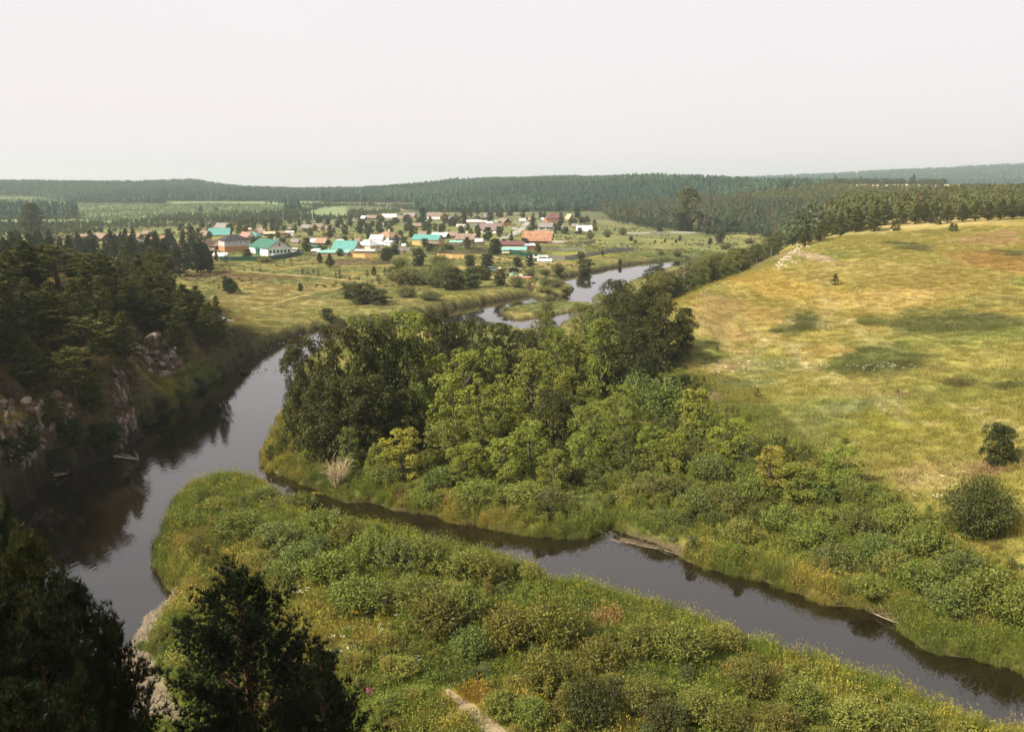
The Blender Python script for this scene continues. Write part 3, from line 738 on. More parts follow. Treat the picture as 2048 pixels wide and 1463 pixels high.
def land_colour(x, y, z, sd):
    r = np.hypot(x, y); n = len(x)
    a = fbm(x / 9, y / 9, 4, 21); b = fbm(x / 3.2, y / 3.2, 3, 23); c_ = fbm(x / 38, y / 38, 3, 25)
    near = lerp(np.tile(C_(.138, .168, .030), (n, 1)), C_(.245, .215, .048), sstep(.45, .72, a))
    near = lerp(near, C_(.095, .122, .03), sstep(.52, .78, b) * .8)
    vill = lerp(np.tile(C_(.19, .180, .062), (n, 1)), C_(.14, .15, .05), sstep(.42, .62, c_)); vill = lerp(vill, C_(.27, .225, .085), sstep(.5, .75, a))
    col = lerp(near, vill, sstep(120, 200, y))
    # streaky dry grass of the hill
    s1 = fbm(x / 30 + y / 60, y / 14, 4, 31); s2 = fbm(x / 9, y / 9, 4, 33); s3 = fbm(x / 60, y / 40, 3, 35)
    hill = lerp(np.tile(C_(.235, .208, .056), (n, 1)), C_(.18, .19, .05), sstep(.36, .60, s1)); hill = lerp(hill, C_(.285, .235, .072), sstep(.5, .75, s2) * .6)
    hill = lerp(hill, C_(.235, .185, .045), sstep(.48, .7, s3) * .6)
    lush = sstep(120, 88, y - .18 * x + 26 * (fbm(x / 16, y / 16, 3, 37) - .5))
    hill = lerp(hill, C_(.185, .165, .036), lush * .75)
    hw = hillness(x, y, z)
    col = lerp(col, hill, hw)
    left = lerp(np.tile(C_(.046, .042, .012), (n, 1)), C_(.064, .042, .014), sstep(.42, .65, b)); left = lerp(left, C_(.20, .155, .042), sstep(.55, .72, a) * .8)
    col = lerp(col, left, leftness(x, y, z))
    for bx, by, rx, ry, bc, k in BLOT:
        m = (np.abs(x - bx) < rx * 1.6) & (np.abs(y - by) < ry * 1.6)
        if m.any():
            d = np.sqrt(((x[m] - bx) / rx) ** 2 + ((y[m] - by) / ry) ** 2) + (fbm(x[m] / (rx * .35 + .6), y[m] / (ry * .35 + .6), 3, 41) - .5) * 1.1
            w = sstep(1.15, .55, d) * .85 * k
            col[m] = lerp(col[m], bc, w)
    for t in TRACKW:
        d, _ = seg_dist(x, y, t, False)
        w = sstep(1.1, .3, np.abs(d - .9)) * .5 * (vnoise(x / 1.7, y / 1.7, 3) > .35)
        col = lerp(col, C_(.36, .30, .15), w)
    # far country under the trees
    far = sstep(560, 820, r)
    dk = lerp(np.tile(C_(.09, .10, .045), (n, 1)), C_(.17, .165, .075), sstep(.5, .7, c_))
    col = lerp(col, dk, far)
    px, py = project(x, y, z)
    pal = (px > -400) & (px < 690) & (py > 385) & (py < 444) & (r > 620)
    col[pal] = lerp(col[pal], C_(.17, .22, .11), np.full(pal.sum(), .8))
    ye = (x > 380) & (y > 1050) & (y < 1900) & (x < 1400)
    col[ye] = C_(.48, .38, .17)
    # water's edge
    e = sstep(1.5, .2, sd)
    col = lerp(col, C_(.050, .042, .016), e * .9)
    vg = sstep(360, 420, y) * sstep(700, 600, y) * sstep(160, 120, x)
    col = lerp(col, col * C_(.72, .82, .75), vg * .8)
    g, gi = seg_dist(x, y, GRAVEL); gw = np.where(gi, 1., sstep(.9, .1, g))
    col = lerp(col, C_(.165, .135, .092), gw * sstep(-.4, .5, sd))
    mud, mi_ = seg_dist(x, y, MUD); col = lerp(col, C_(.085, .063, .038), np.where(mi_, 1., sstep(.5, .1, mud)))
    col[sd < -.3] = C_(.02, .014, .008)
    return col.clip(.004, .6)

gxf, gyf, gzf, gsf = GX.ravel(), GY.ravel(), GZ.ravel(), GSD.ravel()
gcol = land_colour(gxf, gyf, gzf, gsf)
me = bpy.data.meshes.new('ground')
ii, jj = np.meshgrid(np.arange(NTH - 1), np.arange(NR - 1), indexing='ij')
a_ = (ii * NR + jj).ravel(); quads = np.stack([a_ + NR, a_ + NR + 1, a_ + 1, a_], 1)
me.vertices.add(len(gxf)); me.vertices.foreach_set('co', np.stack([gxf, gyf, gzf], 1).ravel())
me.loops.add(quads.size); me.loops.foreach_set('vertex_index', quads.ravel())
me.polygons.add(len(quads)); me.polygons.foreach_set('loop_start', np.arange(0, quads.size, 4)); me.polygons.foreach_set('use_smooth', np.ones(len(quads), bool))
at_ = me.attributes.new('tint', 'FLOAT_COLOR', 'POINT'); cc = np.ones((len(gxf), 4)); cc[:, :3] = gcol; at_.data.foreach_set('color', cc.ravel())
gyx = np.gradient(GZ, axis=1) / np.gradient(rr)[None]
gxt = np.gradient(GZ, axis=0) / (np.gradient(th)[:, None] * rr[None])
steep = np.hypot(gyx, gxt).ravel()
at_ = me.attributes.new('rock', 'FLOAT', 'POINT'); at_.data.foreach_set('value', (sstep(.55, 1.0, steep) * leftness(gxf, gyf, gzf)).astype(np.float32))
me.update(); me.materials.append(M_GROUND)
o = bpy.data.objects.new('ground', me); COL.objects.link(o); tag(o, kind='structure')

me = bpy.data.meshes.new('river_water')
wx = [-200, -60, 40, 150, 430]; wy = [-60, 60, 160, 320, 760]
me.from_pydata([(x, y, 0) for y in wy for x in wx], [], [(j * 5 + i, j * 5 + i + 1, j * 5 + i + 6, j * 5 + i + 5) for j in range(4) for i in range(4)])
me.materials.append(M_WATER)
o = bpy.data.objects.new('river_water', me); COL.objects.link(o); tag(o, kind='structure')

def strip(name, pts, w, m, lift=.03, kind='structure', seed=1):
    """a path draped on the ground"""
    p = np.array(pts); seg = np.hypot(*np.diff(p, axis=0).T); s = np.concatenate([[0], np.cumsum(seg)]); k = max(int(s[-1] / max(w * .7, .8)), 4)
    u = np.linspace(0, s[-1], k); x = np.interp(u, s, p[:, 0]); y = np.interp(u, s, p[:, 1])
    tx, ty = np.gradient(x), np.gradient(y); l = np.hypot(tx, ty); nx, ny = -ty / l, tx / l
    r = np.random.default_rng(seed); V = []; nb = 5
    for q in range(nb):
        o_ = (q / (nb - 1) - .5) * w * (1 + r.uniform(-.3, .3, k)) * np.minimum(1, .25 + s[-1] * 0 + u / max(w * 4, .1)); V.append(np.stack([x + nx * o_, y + ny * o_, 0 * x], 1))
    V = np.stack(V, 1).reshape(-1, 3); V[:, 2] = H(V[:, 0], V[:, 1]) + lift
    fs = [(i * nb + j, i * nb + j + 1, (i + 1) * nb + j + 1, (i + 1) * nb + j) for i in range(k - 1) for j in range(nb - 1)]
    mb = MB(); mb.add(V, fs); ob = mb.obj(name, m, shade=False); tag(ob, kind=kind); return ob
M_DIRT = plain('trodden_dirt', (.28, .22, .14), .95, .35, 4, .1, bump=.6)
M_LANE = plain('dry_lane', (.36, .28, .13), .95, .3, 1.2, .1)
M_ASPH = plain('grey_road', (.30, .29, .26), .9, .2, 1.0, .1)
strip('path', PATHW, 1.05, M_DIRT, .02)
strip('dirt_road', LANE, 2.2, M_LANE, .10); strip('dirt_track', LANE2, 1.6, M_LANE, .10)
strip('village_road', [tuple(ground(*q).xy) for q in [(985, 482), (1010, 476), (1032, 465), (1050, 452), (1056, 444)]], 5.0, M_ASPH, .15)
strip('riverside_track', [tuple(ground(*q).xy) for q in [(940, 511), (985, 514), (1020, 520), (1075, 526), (1130, 527), (1160, 531)]], 3.0, M_LANE, .15)

# ------------------------------------------------------------------ haze: one closed box of even, pale air
hm, hN, hL = mat('haze_air')
ho = hN.new('ShaderNodeOutputMaterial'); hv = hN.new('ShaderNodeVolumePrincipled')
hv.inputs['Color'].default_value = (.74, .88, .875, 1); hv.inputs['Density'].default_value = .00016; hv.inputs['Anisotropy'].default_value = .25
hL.new(hv.outputs[0], ho.inputs['Volume'])
hb = MB(); hb.box((0, 0, 74), (12800, 12800, 152))
o = hb.obj('haze', hm, shade=False); tag(o, kind='stuff')

# ------------------------------------------------------------------ plant stock
B_D = [broadleaf(100 + i, 12, 9, 12000, .28, 44, .03) for i in range(4)]              # dark alders
B_D = [(c, t, 9, 12) for c, t in B_D]
B_M = [broadleaf(200 + i, 9, 6.5, 8000, .24, 42, .08, bark=M_BARK_GREY, spread=1.0) for i in range(5)]   # bright young maples
B_M = [(c, t, 6.5, 9) for c, t in B_M]
B_BUSH = [broadleaf(300 + i, 3.2, 4.2, 4200, .18, 30, .0) for i in range(4)]
B_BUSH = [(c, t, 4.2, 3.2) for c, t in B_BUSH]
B_GARDEN = [broadleaf(320 + i, 6, 5.4, 7000, .25, 34, .02, spread=.62) for i in range(4)]
B_GARDEN = [(c, t, 5.4, 6) for c, t in B_GARDEN]
P_MID = [pine(400 + i, 11, 6.0, .08, .46, 1.7, 6, .12, 'cone') for i in range(4)]
P_MID = [(c, t, 5.6, 11) for c, t in P_MID]
P_TALL = [pine(420 + i, 15, 6.6, .26, .5, 2.0, 6, .13, 'oval', old=True) for i in range(3)]
P_TALL = [(c, t, 5.6, 15) for c, t in P_TALL]
P_HERO = [pine(440 + i, 11, 11, .08, .21, 4.0, 13, .030, 'cone') for i in range(2)]
P_HERO = [(c, t, 11, 11) for c, t in P_HERO]
P_ROUND = [broadleaf(461, 4.6, 5.0, 12000, .15, 50, .04, spread=.70, bark=M_BARK_PINE)]
P_ROUND = [(c, t, 5.0, 4.6) for c, t in P_ROUND]
P_YOUNG = [pine(470 + i, 3.6, 2.3, .05, .34, 1.5, 5, .07, 'cone') for i in range(3)]
P_YOUNG = [(c, t, 2.3, 3.6) for c, t in P_YOUNG]
W_B = [willow_bush(500 + i, 4.2, 2.7, 120, 34, .24, .085) for i in range(4)]
W_B = [(c, t, 4.2, 2.7) for c, t in W_B]
S_PR = [spruce(520 + i) for i in range(2)]
S_PR = [(c, t, 6, 13) for c, t in S_PR]
DEAD = [bare_tree(530 + i) for i in range(3)]
DEAD = [(c, t, 3.5, 8) for c, t in DEAD]
def dead_shrub(seed, w=2.2, h=2.6):
    r = np.random.default_rng(seed); tb, br = MB(), MB()
    for i in range(80):
        a = r.uniform(0, 6.283); out = w / 2 * r.random() ** .6; b = np.array([cos(a), sin(a), 0]) * out; hh = h * r.uniform(.55, 1.05) * (1 - .3 * out / w)
        p1 = b * .5 + np.array([0, 0, hh * .5]); p2 = b + np.array([0, 0, hh])
        (tb if i < 14 else br).tube([b * .12 - np.array([0, 0, .2]), p1 + r.normal(size=3) * .06, p2], [.035, .022, .008], 3)
        for q in range(3): e = p1 + (p2 - p1) * r.random(); br.tube([e, e + r.normal(size=3) * .22 + np.array([0, 0, .15])], [.014, .006], 3)
    return br.mesh('branches', [M_STRAW]), tb.mesh('stems', [M_STRAW])
DEADB = [dead_shrub(540)]
TUSSOCK = [(tuft_patch(750 + i, 6, 2600, .85, .07, .9, herb=1800, soft=True), None, 10, 1.0) for i in range(2)]
W_BIG = [willow_bush(560, 7, 5, 330, 44, .24, .10)]
W_BIG = [(c, t, 7, 5) for c, t in W_BIG]
DEADB = [(c, t, 2.2, 2.6) for c, t in DEADB]
FAR_P = [far_pine(600 + i) for i in range(4)]; FAR_B = [far_broad(620 + i) for i in range(4)]

T_ALDER, T_MAPLE, T_YELLOW, T_WILLOW = (.052, .055, .015), (.172, .196, .034), (.245, .235, .040), (.152, .178, .036)
T_PINE, T_CONIFER, T_HERO_SHADE, T_TEAL, T_OLIVE = (.084, .086, .024), (.036, .044, .018), (.013, .019, .007), (.118, .148, .038), (.105, .108, .03)  # foreground shade is painted into the dark hero pine tint
pick = lambda l: l[random.randrange(len(l))]
def put(px, by, wpx, hpx, name, stock, tint, desc, cat, group, sink=.0, var=.12, low=None):
    p = ground(px, by); s = m_per_px(p)
    dep = math.atan2(CAM_Z - p.z, p.y)
    w = wpx * s; h = max(hpx * s / cos(dep) - .35 * w * sin(dep), .3 * w)
    p.z -= sink
    if low: h = low
    return plant(name, pick(stock), p, w, h, tint, desc, cat, group, var=var)
# ------------------------------------------------------------------ trees of the central grove
G_GROVE = 'trees of the riverside grove'
for px, ty, w, by in [(612, 672, 105, 905), (690, 648, 140, 905), (762, 640, 140, 895), (822, 668, 118, 885), (650, 752, 120, 930), (732, 742, 130, 925), (802, 770, 120, 910), (592, 700, 66, 868),
                      (880, 618, 92, 800), (950, 632, 100, 790), (1000, 642, 84, 775), (905, 640, 80, 770), (1105, 770, 110, 915), (940, 690, 90, 830), (1050, 655, 84, 775),
                      (1228, 556, 84, 705), (1262, 580, 110, 735), (1322, 596, 120, 742), (1366, 612, 60, 700), (1300, 566, 80, 690), (1272, 648, 130, 805), (1225, 690, 90, 795), (1310, 530, 60, 585), (1240, 640, 80, 760), (1350, 640, 70, 720)]:
    put(px, by, w, by - ty, 'alder_tree', B_D, T_ALDER, 'dark dense alder', 'tree', G_GROVE)
for px, ty, w, by, t in [(740, 622, 110, 770, 0), (805, 616, 110, 765, 0), (845, 622, 90, 770, 0), (905, 742, 104, 915, 0), (962, 786, 96, 935, 0), (868, 704, 80, 865, 0), (930, 692, 96, 845, 0), (1012, 742, 96, 890, 0),
                         (1062, 692, 96, 840, 0), (1132, 738, 88, 885, 0), (1112, 652, 80, 795, 0), (1202, 632, 96, 800, 0), (1150, 664, 84, 780, 0), (1242, 762, 88, 900, 0), (1182, 800, 88, 928, 0),
                         (1062, 832, 96, 950, 0), (1010, 868, 88, 968, 0), (892, 832, 88, 940, 1), (802, 850, 96, 962, 2), (772, 812, 66, 905, 0), (1392, 772, 84, 888, 2), (1462, 832, 88, 928, 0),
                         (1540, 884, 80, 992, 2), (1602, 918, 96, 1008, 0), (1682, 884, 90, 985, 0), (985, 690, 70, 820, 0), (1085, 620, 60, 720, 1), (1160, 860, 70, 960, 0), (1245, 850, 70, 950, 1), (1300, 845, 80, 945, 0),
                         (1345, 860, 70, 950, 0), (835, 760, 70, 900, 1), (930, 880, 80, 970, 0), (1110, 890, 80, 985, 0), (700, 850, 60, 940, 1), (760, 880, 60, 960, 0)]:
    put(px, by, w, by - ty, 'maple_tree', B_M, (T_MAPLE, (.125, .142, .034), T_YELLOW)[t], ('bright green young maple', 'mid green young maple', 'yellow green young maple')[t], 'tree', G_GROVE)
for px, ty, w, by in [(1335, 752, 130, 842), (1282, 738, 110, 820), (1235, 820, 70, 880), (1400, 815, 80, 890), (1180, 910, 100, 965), (1050, 955, 120, 1012), (960, 950, 110, 1005), (1110, 965, 100, 1022), (880, 925, 90, 975), (1290, 890, 90, 950), (1330, 940, 100, 1000),
                      (1420, 900, 90, 965), (1450, 960, 100, 1020), (1390, 970, 90, 1030), (1500, 940, 90, 1010), (1560, 1000, 100, 1065), (1480, 1030, 90, 1085), (1620, 1030, 110, 1095), (1700, 940, 80, 1005), (1670, 1080, 110, 1140), (1760, 1060, 110, 1130),
                      (1640, 950, 80, 1010), (1540, 860, 60, 910), (1600, 870, 60, 920), (1830, 1110, 110, 1180), (1740, 1140, 90, 1190), (1890, 1160, 120, 1230), (1970, 1120, 130, 1220), (2030, 1160, 120, 1250), (1850, 1040, 110, 1110), (1320, 1010, 80, 1050), (1260, 960, 70, 1010),
                      (1480, 870, 70, 930), (1650, 900, 70, 960), (1720, 1010, 90, 1075), (1800, 1000, 100, 1065), (1575, 930, 70, 985), (1360, 890, 70, 945), (770, 920, 80, 970), (850, 970, 80, 1010), (1780, 1090, 90, 1150), (1920, 1090, 100, 1160)]:
    t = random.choice([(T_WILLOW, 'grey green willow bush'), ((.11, .12, .036), 'olive green willow bush'), ((.165, .175, .04), 'yellow green willow bush'), (T_TEAL, 'blue green willow bush')])
    put(px, by, w, by - ty, 'willow_bush', W_B, t[0], t[1], 'bush', 'willow bushes along the stream')
put(1955, 1075, 150, 135, 'dark_bush', W_BIG, (.085, .088, .024), 'big dark round bush', 'bush', 'bushes at the foot of the hill')
for px, by, w, h in [(1745, 735, 170, 34), (1612, 655, 76, 32), (1890, 655, 110, 26), (1560, 662, 40, 14), (1822, 497, 60, 12), (1990, 655, 90, 22), (1740, 648, 40, 14), (1920, 770, 54, 16), (2016, 775, 40, 18), (1820, 728, 70, 24), (2030, 510, 50, 8)]:
    put(px, by, w, h * .30, 'low_shrub', TUSSOCK, (.105, .110, .032), 'low dark shrub patch', 'shrub', 'low shrubs on the hill meadow', low=random.uniform(.7, 1.0))
put(675, 975, 62, 70, 'dead_shrub', DEADB, None or (1, 1, 1), 'bare straw coloured dead shrub', 'shrub', 'dead wood by the stream')
for px, by, h in [(630, 905, 50), (1190, 870, 60), (1220, 705, 100), (1090, 800, 50), (1360, 920, 45), (1445, 905, 50), (1735, 970, 55), (1020, 790, 40), (1300, 700, 80)]:
    put(px, by, h * .5, h, 'dead_tree', DEAD, (1, 1, 1), 'bare pale dead tree', 'tree', 'dead trees in the greenery')
# undergrowth of the grove: nobody could count it
n = 5200
aa = rng.uniform(-.36, .62, n); q = rng.uniform(82, 215, n); X, Y = q * np.sin(aa), q * np.cos(aa); Z = H(X, Y); S = SD(X, Y)
PX, PY = project(X, Y, Z)
grove = at_z  # region of the grove on the ground, traced round its foot
GR = [tuple(ground(*g).xy) for g in [(560, 930), (640, 975), (760, 985), (880, 1010), (1000, 1035), (1120, 1050), (1210, 1010), (1300, 1030), (1420, 1085), (1560, 1120), (1700, 1165), (1850, 1230), (2060, 1290), (2120, 1120), (1960, 1050), (1850, 1060), (1760, 985), (1640, 930), (1540, 870),
                                        (1460, 810), (1390, 760), (1330, 730)]] + [(34, 200), (20, 205), (6, 165), (-10, 172), (-26, 158), (-36, 140), (-33, 118), (-32, 105)]
_, gin = seg_dist(X, Y, GR)
k = gin & (S > .6)
X, Y, Z = X[k], Y[k], Z[k]; n = len(X)
pal = np.array([T_MAPLE, T_WILLOW, (.09, .10, .028), (.125, .14, .034), (.112, .13, .036), (.18, .18, .042)])
ti = pal[rng.integers(0, 6, n)] * (.75 + .5 * fbm(X / 6, Y / 6, 3, 51))[:, None]
scatter('undergrowth', [W_B[0][0], W_B[1][0], B_BUSH[0][0], B_BUSH[1][0]], np.stack([X, Y, Z - .2], 1), rng.uniform(0, 6.28, n), np.stack([rng.uniform(.25, .62, n), rng.uniform(.25, .62, n), rng.uniform(.28, .75, n)], 1), ti, rng.integers(0, 4, n))

# ------------------------------------------------------------------ willows of the near meadow
MW = [(530, 1000, 74, 40, 3), (600, 1018, 76, 44, 0), (480, 1072, 120, 66, 0), (560, 1096, 130, 72, 3), (652, 1066, 110, 66, 0), (704, 1096, 104, 74, 1), (600, 1140, 110, 70, 3), (664, 1164, 130, 84, 0), (560, 1170, 90, 60, 0), (742, 1128, 104, 84, 0),
      (800, 1140, 110, 84, 3), (862, 1146, 100, 92, 0), (922, 1158, 110, 76, 0), (980, 1166, 100, 76, 1), (1060, 1160, 54, 44, 2), (712, 1226, 140, 92, 0), (842, 1216, 130, 80, 1), (868, 1272, 140, 104, 1), (925, 1240, 110, 90, 0), (1012, 1300, 124, 104, 1),
      (940, 1322, 90, 84, 3), (1112, 1296, 140, 124, 1), (1200, 1340, 100, 84, 1), (1290, 1312, 120, 88, 1), (1362, 1330, 130, 104, 0), (1442, 1300, 92, 66, 2), (1096, 1392, 140, 112, 1), (1180, 1455, 134, 116, 4), (1282, 1422, 110, 84, 1), (1402, 1442, 124, 84, 0),
      (1502, 1392, 120, 92, 1), (1602, 1432, 120, 84, 0), (1552, 1475, 120, 80, 1), (1702, 1455, 120, 74, 2), (1806, 1462, 110, 70, 0), (764, 1432, 92, 56, 0), (800, 1352, 84, 50, 2), (1002, 1432, 90, 60, 2), (1060, 1452, 90, 70, 0), (640, 1105, 80, 50, 3), (820, 1190, 80, 50, 0),
      (430, 1020, 60, 34, 2), (400, 1110, 60, 36, 1), (520, 1130, 70, 40, 2), (780, 1300, 70, 40, 1), (900, 1200, 70, 50, 2), (1230, 1400, 80, 60, 4), (1330, 1470, 110, 80, 4), (1460, 1470, 100, 70, 1), (700, 1330, 70, 40, 2), (330, 1290, 60, 50, 1), (370, 1340, 90, 60, 2)]
WT = [((.150, .174, .036), 'grey green willow bush'), ((.135, .128, .028), 'olive brown willow bush'), ((.20, .20, .045), 'yellow green willow bush'), ((.122, .158, .042), 'blue green willow bush'), ((.062, .066, .02), 'very dark willow bush')]
for px, by, w, h, t in MW:
    put(px, by, w, h * .92, 'willow_bush', W_B, WT[t][0], WT[t][1], 'bush', 'willow bushes on the near meadow')

# smaller shrubs knitting the bushes together: nobody could count them
n = 900
src = np.array([tuple(q[0].location) + (q[4],) for q in PLANTS if q[0].name.startswith('willow_bush')]); j = rng.integers(0, len(src), n)
X = src[j, 0] + rng.normal(size=n) * src[j, 3] * .62; Y = src[j, 1] + rng.normal(size=n) * src[j, 3] * .62
k = (SD(X, Y) > .5) & (seg_dist(X, Y, PATHW, False)[0] > 1.0); X, Y = X[k], Y[k]; n = len(X); Z = H(X, Y)
pal = np.array([T_WILLOW, (.19, .195, .045), (.12, .125, .035), (.165, .178, .04), (.115, .142, .052), (.22, .19, .05)])
sz = rng.uniform(.12, .34, n)
scatter('low_shrubbery', [W_B[0][0], W_B[1][0], W_B[2][0], B_BUSH[0][0], B_BUSH[1][0]], np.stack([X, Y, Z - .15], 1), rng.uniform(0, 6.28, n), np.stack([sz, sz, sz * rng.uniform(.9, 1.9, n)], 1), pal[rng.integers(0, 6, n)] * rng.uniform(.8, 1.2, (n, 1)), rng.integers(0, 5, n))

# ------------------------------------------------------------------ pines of the rocky slope across the river
SL = [(50, 560, 100, 480), (118, 580, 104, 492), (12, 600, 90, 520), (182, 600, 84, 512), (150, 640, 84, 556), (226, 606, 70, 524), (262, 636, 72, 552), (232, 668, 70, 590), (300, 632, 84, 540), (342, 628, 66, 552), (392, 632, 60, 572), (330, 660, 90, 576), (372, 652, 96, 566), (290, 664, 70, 590),
      (252, 720, 62, 622), (412, 690, 54, 606), (356, 694, 62, 612), (437, 692, 44, 592), (84, 690, 100, 586), (132, 720, 110, 612), (182, 740, 100, 636), (62, 770, 90, 676), (150, 795, 80, 694), (190, 825, 60, 752), (105, 850, 60, 780), (30, 720, 90, 622), 
      (215, 700, 70, 620), (280, 610, 60, 540), (205, 565, 60, 500), (160, 560, 60, 506), (80, 560, 70, 494), (20, 560, 70, 500), (245, 590, 60, 520), (320, 600, 60, 545), (108, 650, 80, 560), (55, 640, 80, 556), (160, 690, 80, 600), (10, 660, 80, 570), (390, 660, 50, 600), (60, 900, 80, 840), (140, 890, 80, 830), (200, 890, 70, 840), (20, 930, 80, 870),
      (110, 930, 70, 890), (230, 880, 50, 840), (420, 655, 40, 605)]
for i, (px, by, w, ty) in enumerate(SL):
    tall = i in (19, 22, 20, 18, 1)
    bush = by > 872
    if bush: put(px, by, w, by - ty, 'dark_bush', B_BUSH, (.03, .040, .013), 'dark green riverbank bush', 'bush', 'bushes under the rocky slope')
    else: put(px, by, w * 1.08, (by - ty) * 1.02, 'pine_tree', P_TALL if tall else P_MID, T_PINE, 'tall bare-trunked pine' if tall else 'bushy green pine', 'tree', 'pines on the rocky slope', var=.2)
# more pines standing behind and above them on the same slope, down to the water
k = 0; tries = 0
while k < 44 and tries < 6000:
    tries += 1
    x, y = random.uniform(-190, -54), random.uniform(60, 235)
    z = float(H(x, y)[0])
    if z < 5 or SD(x, y)[0] < 7: continue
    px, py = project(x, y, z)
    if any((x - q[0].location.x) ** 2 + (y - q[0].location.y) ** 2 < 20 for q in PLANTS[-120:]): continue
    if (225 < px < 410 and py > 655) or (px < 165 and py > 755): continue
    if -260 < px < 330 and 560 < py < 790 and project(x, y, z + 10.5)[1] > 492:
        plant('pine_tree', pick(P_MID if random.random() < .7 else P_TALL), Vector((x, y, z - .2)), random.uniform(5.5, 7.5), random.uniform(8, 11.5), T_PINE, 'green slope pine', 'tree', 'pines on the rocky slope', var=.2); k += 1
# unseen ridge beside the viewpoint, its pines added to shade the bank below
for i in range(46):
    x, y = random.uniform(-118, -62), random.uniform(2, 104)
    z = float(H(x, y)[0])
    if z < 14 or project(x, y, z + 8)[0] > -70: continue
    plant('pine_tree', pick(P_TALL), Vector((x, y, z - .2)), random.uniform(5, 7), random.uniform(12, 17), T_PINE, 'tall added shade pine', 'tree', 'unseen pines added on the ridge for shade')
# dark conifer belt in front of the village
BELT = [tuple(ground(*g, rmin=250).xy) for g in [(-40, 540), (120, 545), (215, 530), (300, 548), (430, 545), (412, 500), (330, 494), (250, 496), (130, 500), (-40, 490)]]
bx = [p[0] for p in BELT]; byy = [p[1] for p in BELT]
k = 0; tries = 0; pts = []
while k < 84 and tries < 6000:
    tries += 1
    x, y = random.uniform(min(bx), max(bx)), random.uniform(min(byy), max(byy))
    if not seg_dist(np.array([x]), np.array([y]), BELT)[1][0]: continue
    if any((x - a) ** 2 + (y - b) ** 2 < 18 for a, b in pts): continue
    pts.append((x, y)); k += 1
    plant('pine_tree', pick(P_MID), Vector((x, y, float(H(x, y)[0]) - .2)), random.uniform(5.5, 7.5), random.uniform(7.5, 11), T_CONIFER, 'dark green belt pine', 'tree', 'dark pine belt before the village')
for px, by, w, h in [(395, 545, 60, 60), (330, 545, 56, 60), (360, 552, 60, 56), (412, 530, 40, 44), (300, 530, 50, 60), (265, 532, 50, 60)]:
    put(px, by, w, h, 'pine_tree', P_MID, T_CONIFER, 'dark green belt pine', 'tree', 'dark pine belt before the village')

# ------------------------------------------------------------------ pines below the viewpoint
def hero(px, ty, d, w, h, desc, stock=P_HERO, tint=T_HERO_SHADE, name='pine_tree'):
    x, y, z = at_d(px, ty, d); g = float(H(x, y)[0]); hh = z - g + .2; ww = w * max(hh / h, .6) ** .55
    o = plant(name, pick(stock), Vector((x, y, g - .2)), ww, hh, tint, desc, 'tree', 'pines below the viewpoint', var=.05); return o
hero(490, 1135, 33, 12.0, 12.0, 'large dark pine standing alone over the meadow edge')
hero(122, 1165, 24, 7.0, 10.0, 'dark pine with a pointed top beside the gravel bar')
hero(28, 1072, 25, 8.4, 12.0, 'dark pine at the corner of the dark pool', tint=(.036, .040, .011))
hero(205, 1235, 21, 3.4, 8.0, 'slim dark pine overhanging the gravel bar')
hero(-60, 1180, 20, 8.0, 10.0, 'dark pine at the lowest corner of the slope')
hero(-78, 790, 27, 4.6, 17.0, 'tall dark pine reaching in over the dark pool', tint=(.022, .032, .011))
hero(632, 1310, 29, 5.4, 6.0, 'low dark pine beside the meadow path')
hero(75, 1250, 20, 7.0, 8.0, 'dark pine low on the cliff under the pointed top')
hero(150, 1350, 17, 3.6, 7.0, 'dark pine at the cliff foot nearest the gravel bar')
hero(450, 1410, 26, 4.6, 6.0, 'dark pine below the tall lone pine')
hero(30, 1370, 15, 6.0, 7.0, 'deep shade-tinted pine right under the viewpoint')
put(1995, 932, 88, 90, 'pine_tree', P_ROUND, (.038, .046, .014), 'round dense pine alone on the hill foot', 'tree', 'lone pines of the hill meadow', var=0)
for px, by, w, h in [(1514, 800, 22, 24), (1670, 571, 26, 24), (1435, 700, 10, 8), (1477, 768, 14, 10), (1637, 485, 12, 12), (1795, 785, 10, 8)]:
    put(px, by, w, h, 'young_pine', P_YOUNG, T_CONIFER, 'small lone pine', 'tree', 'lone pines of the hill meadow')

# ------------------------------------------------------------------ forest edge on the hill top
for px, by, w, h in [(1610, 492, 40, 46), (1640, 484, 40, 50), (1680, 474, 46, 60), (1712, 464, 46, 62), (1748, 463, 50, 62), (1790, 462, 24, 26), (1806, 448, 30, 26), (1862, 447, 24, 26), (1878, 449, 24, 24), (1906, 463, 24, 20), (1980, 440, 14, 12), (1585, 490, 34, 30), (1560, 482, 40, 30), (1725, 450, 50, 56), (1770, 450, 44, 56),
                      (1830, 448, 40, 50), (1850, 446, 36, 50), (1895, 446, 40, 44), (1925, 444, 40, 46), (1950, 442, 40, 50), (1975, 441, 40, 46), (2000, 439, 40, 50), (2025, 438, 40, 50), (2050, 437, 40, 46), (1665, 470, 40, 50), (1695, 462, 40, 56)]:
    rb = px in (1790, 1906, 1878)
    put(px, by, w, h * .82, 'dark_bush' if rb else 'pine_tree', B_BUSH if rb else P_MID, (.108, .112, .034) if not rb else (.045, .055, .018), 'round dark bush' if rb else 'pine of the hill forest edge', 'bush' if rb else 'tree', 'forest edge on the hill top')

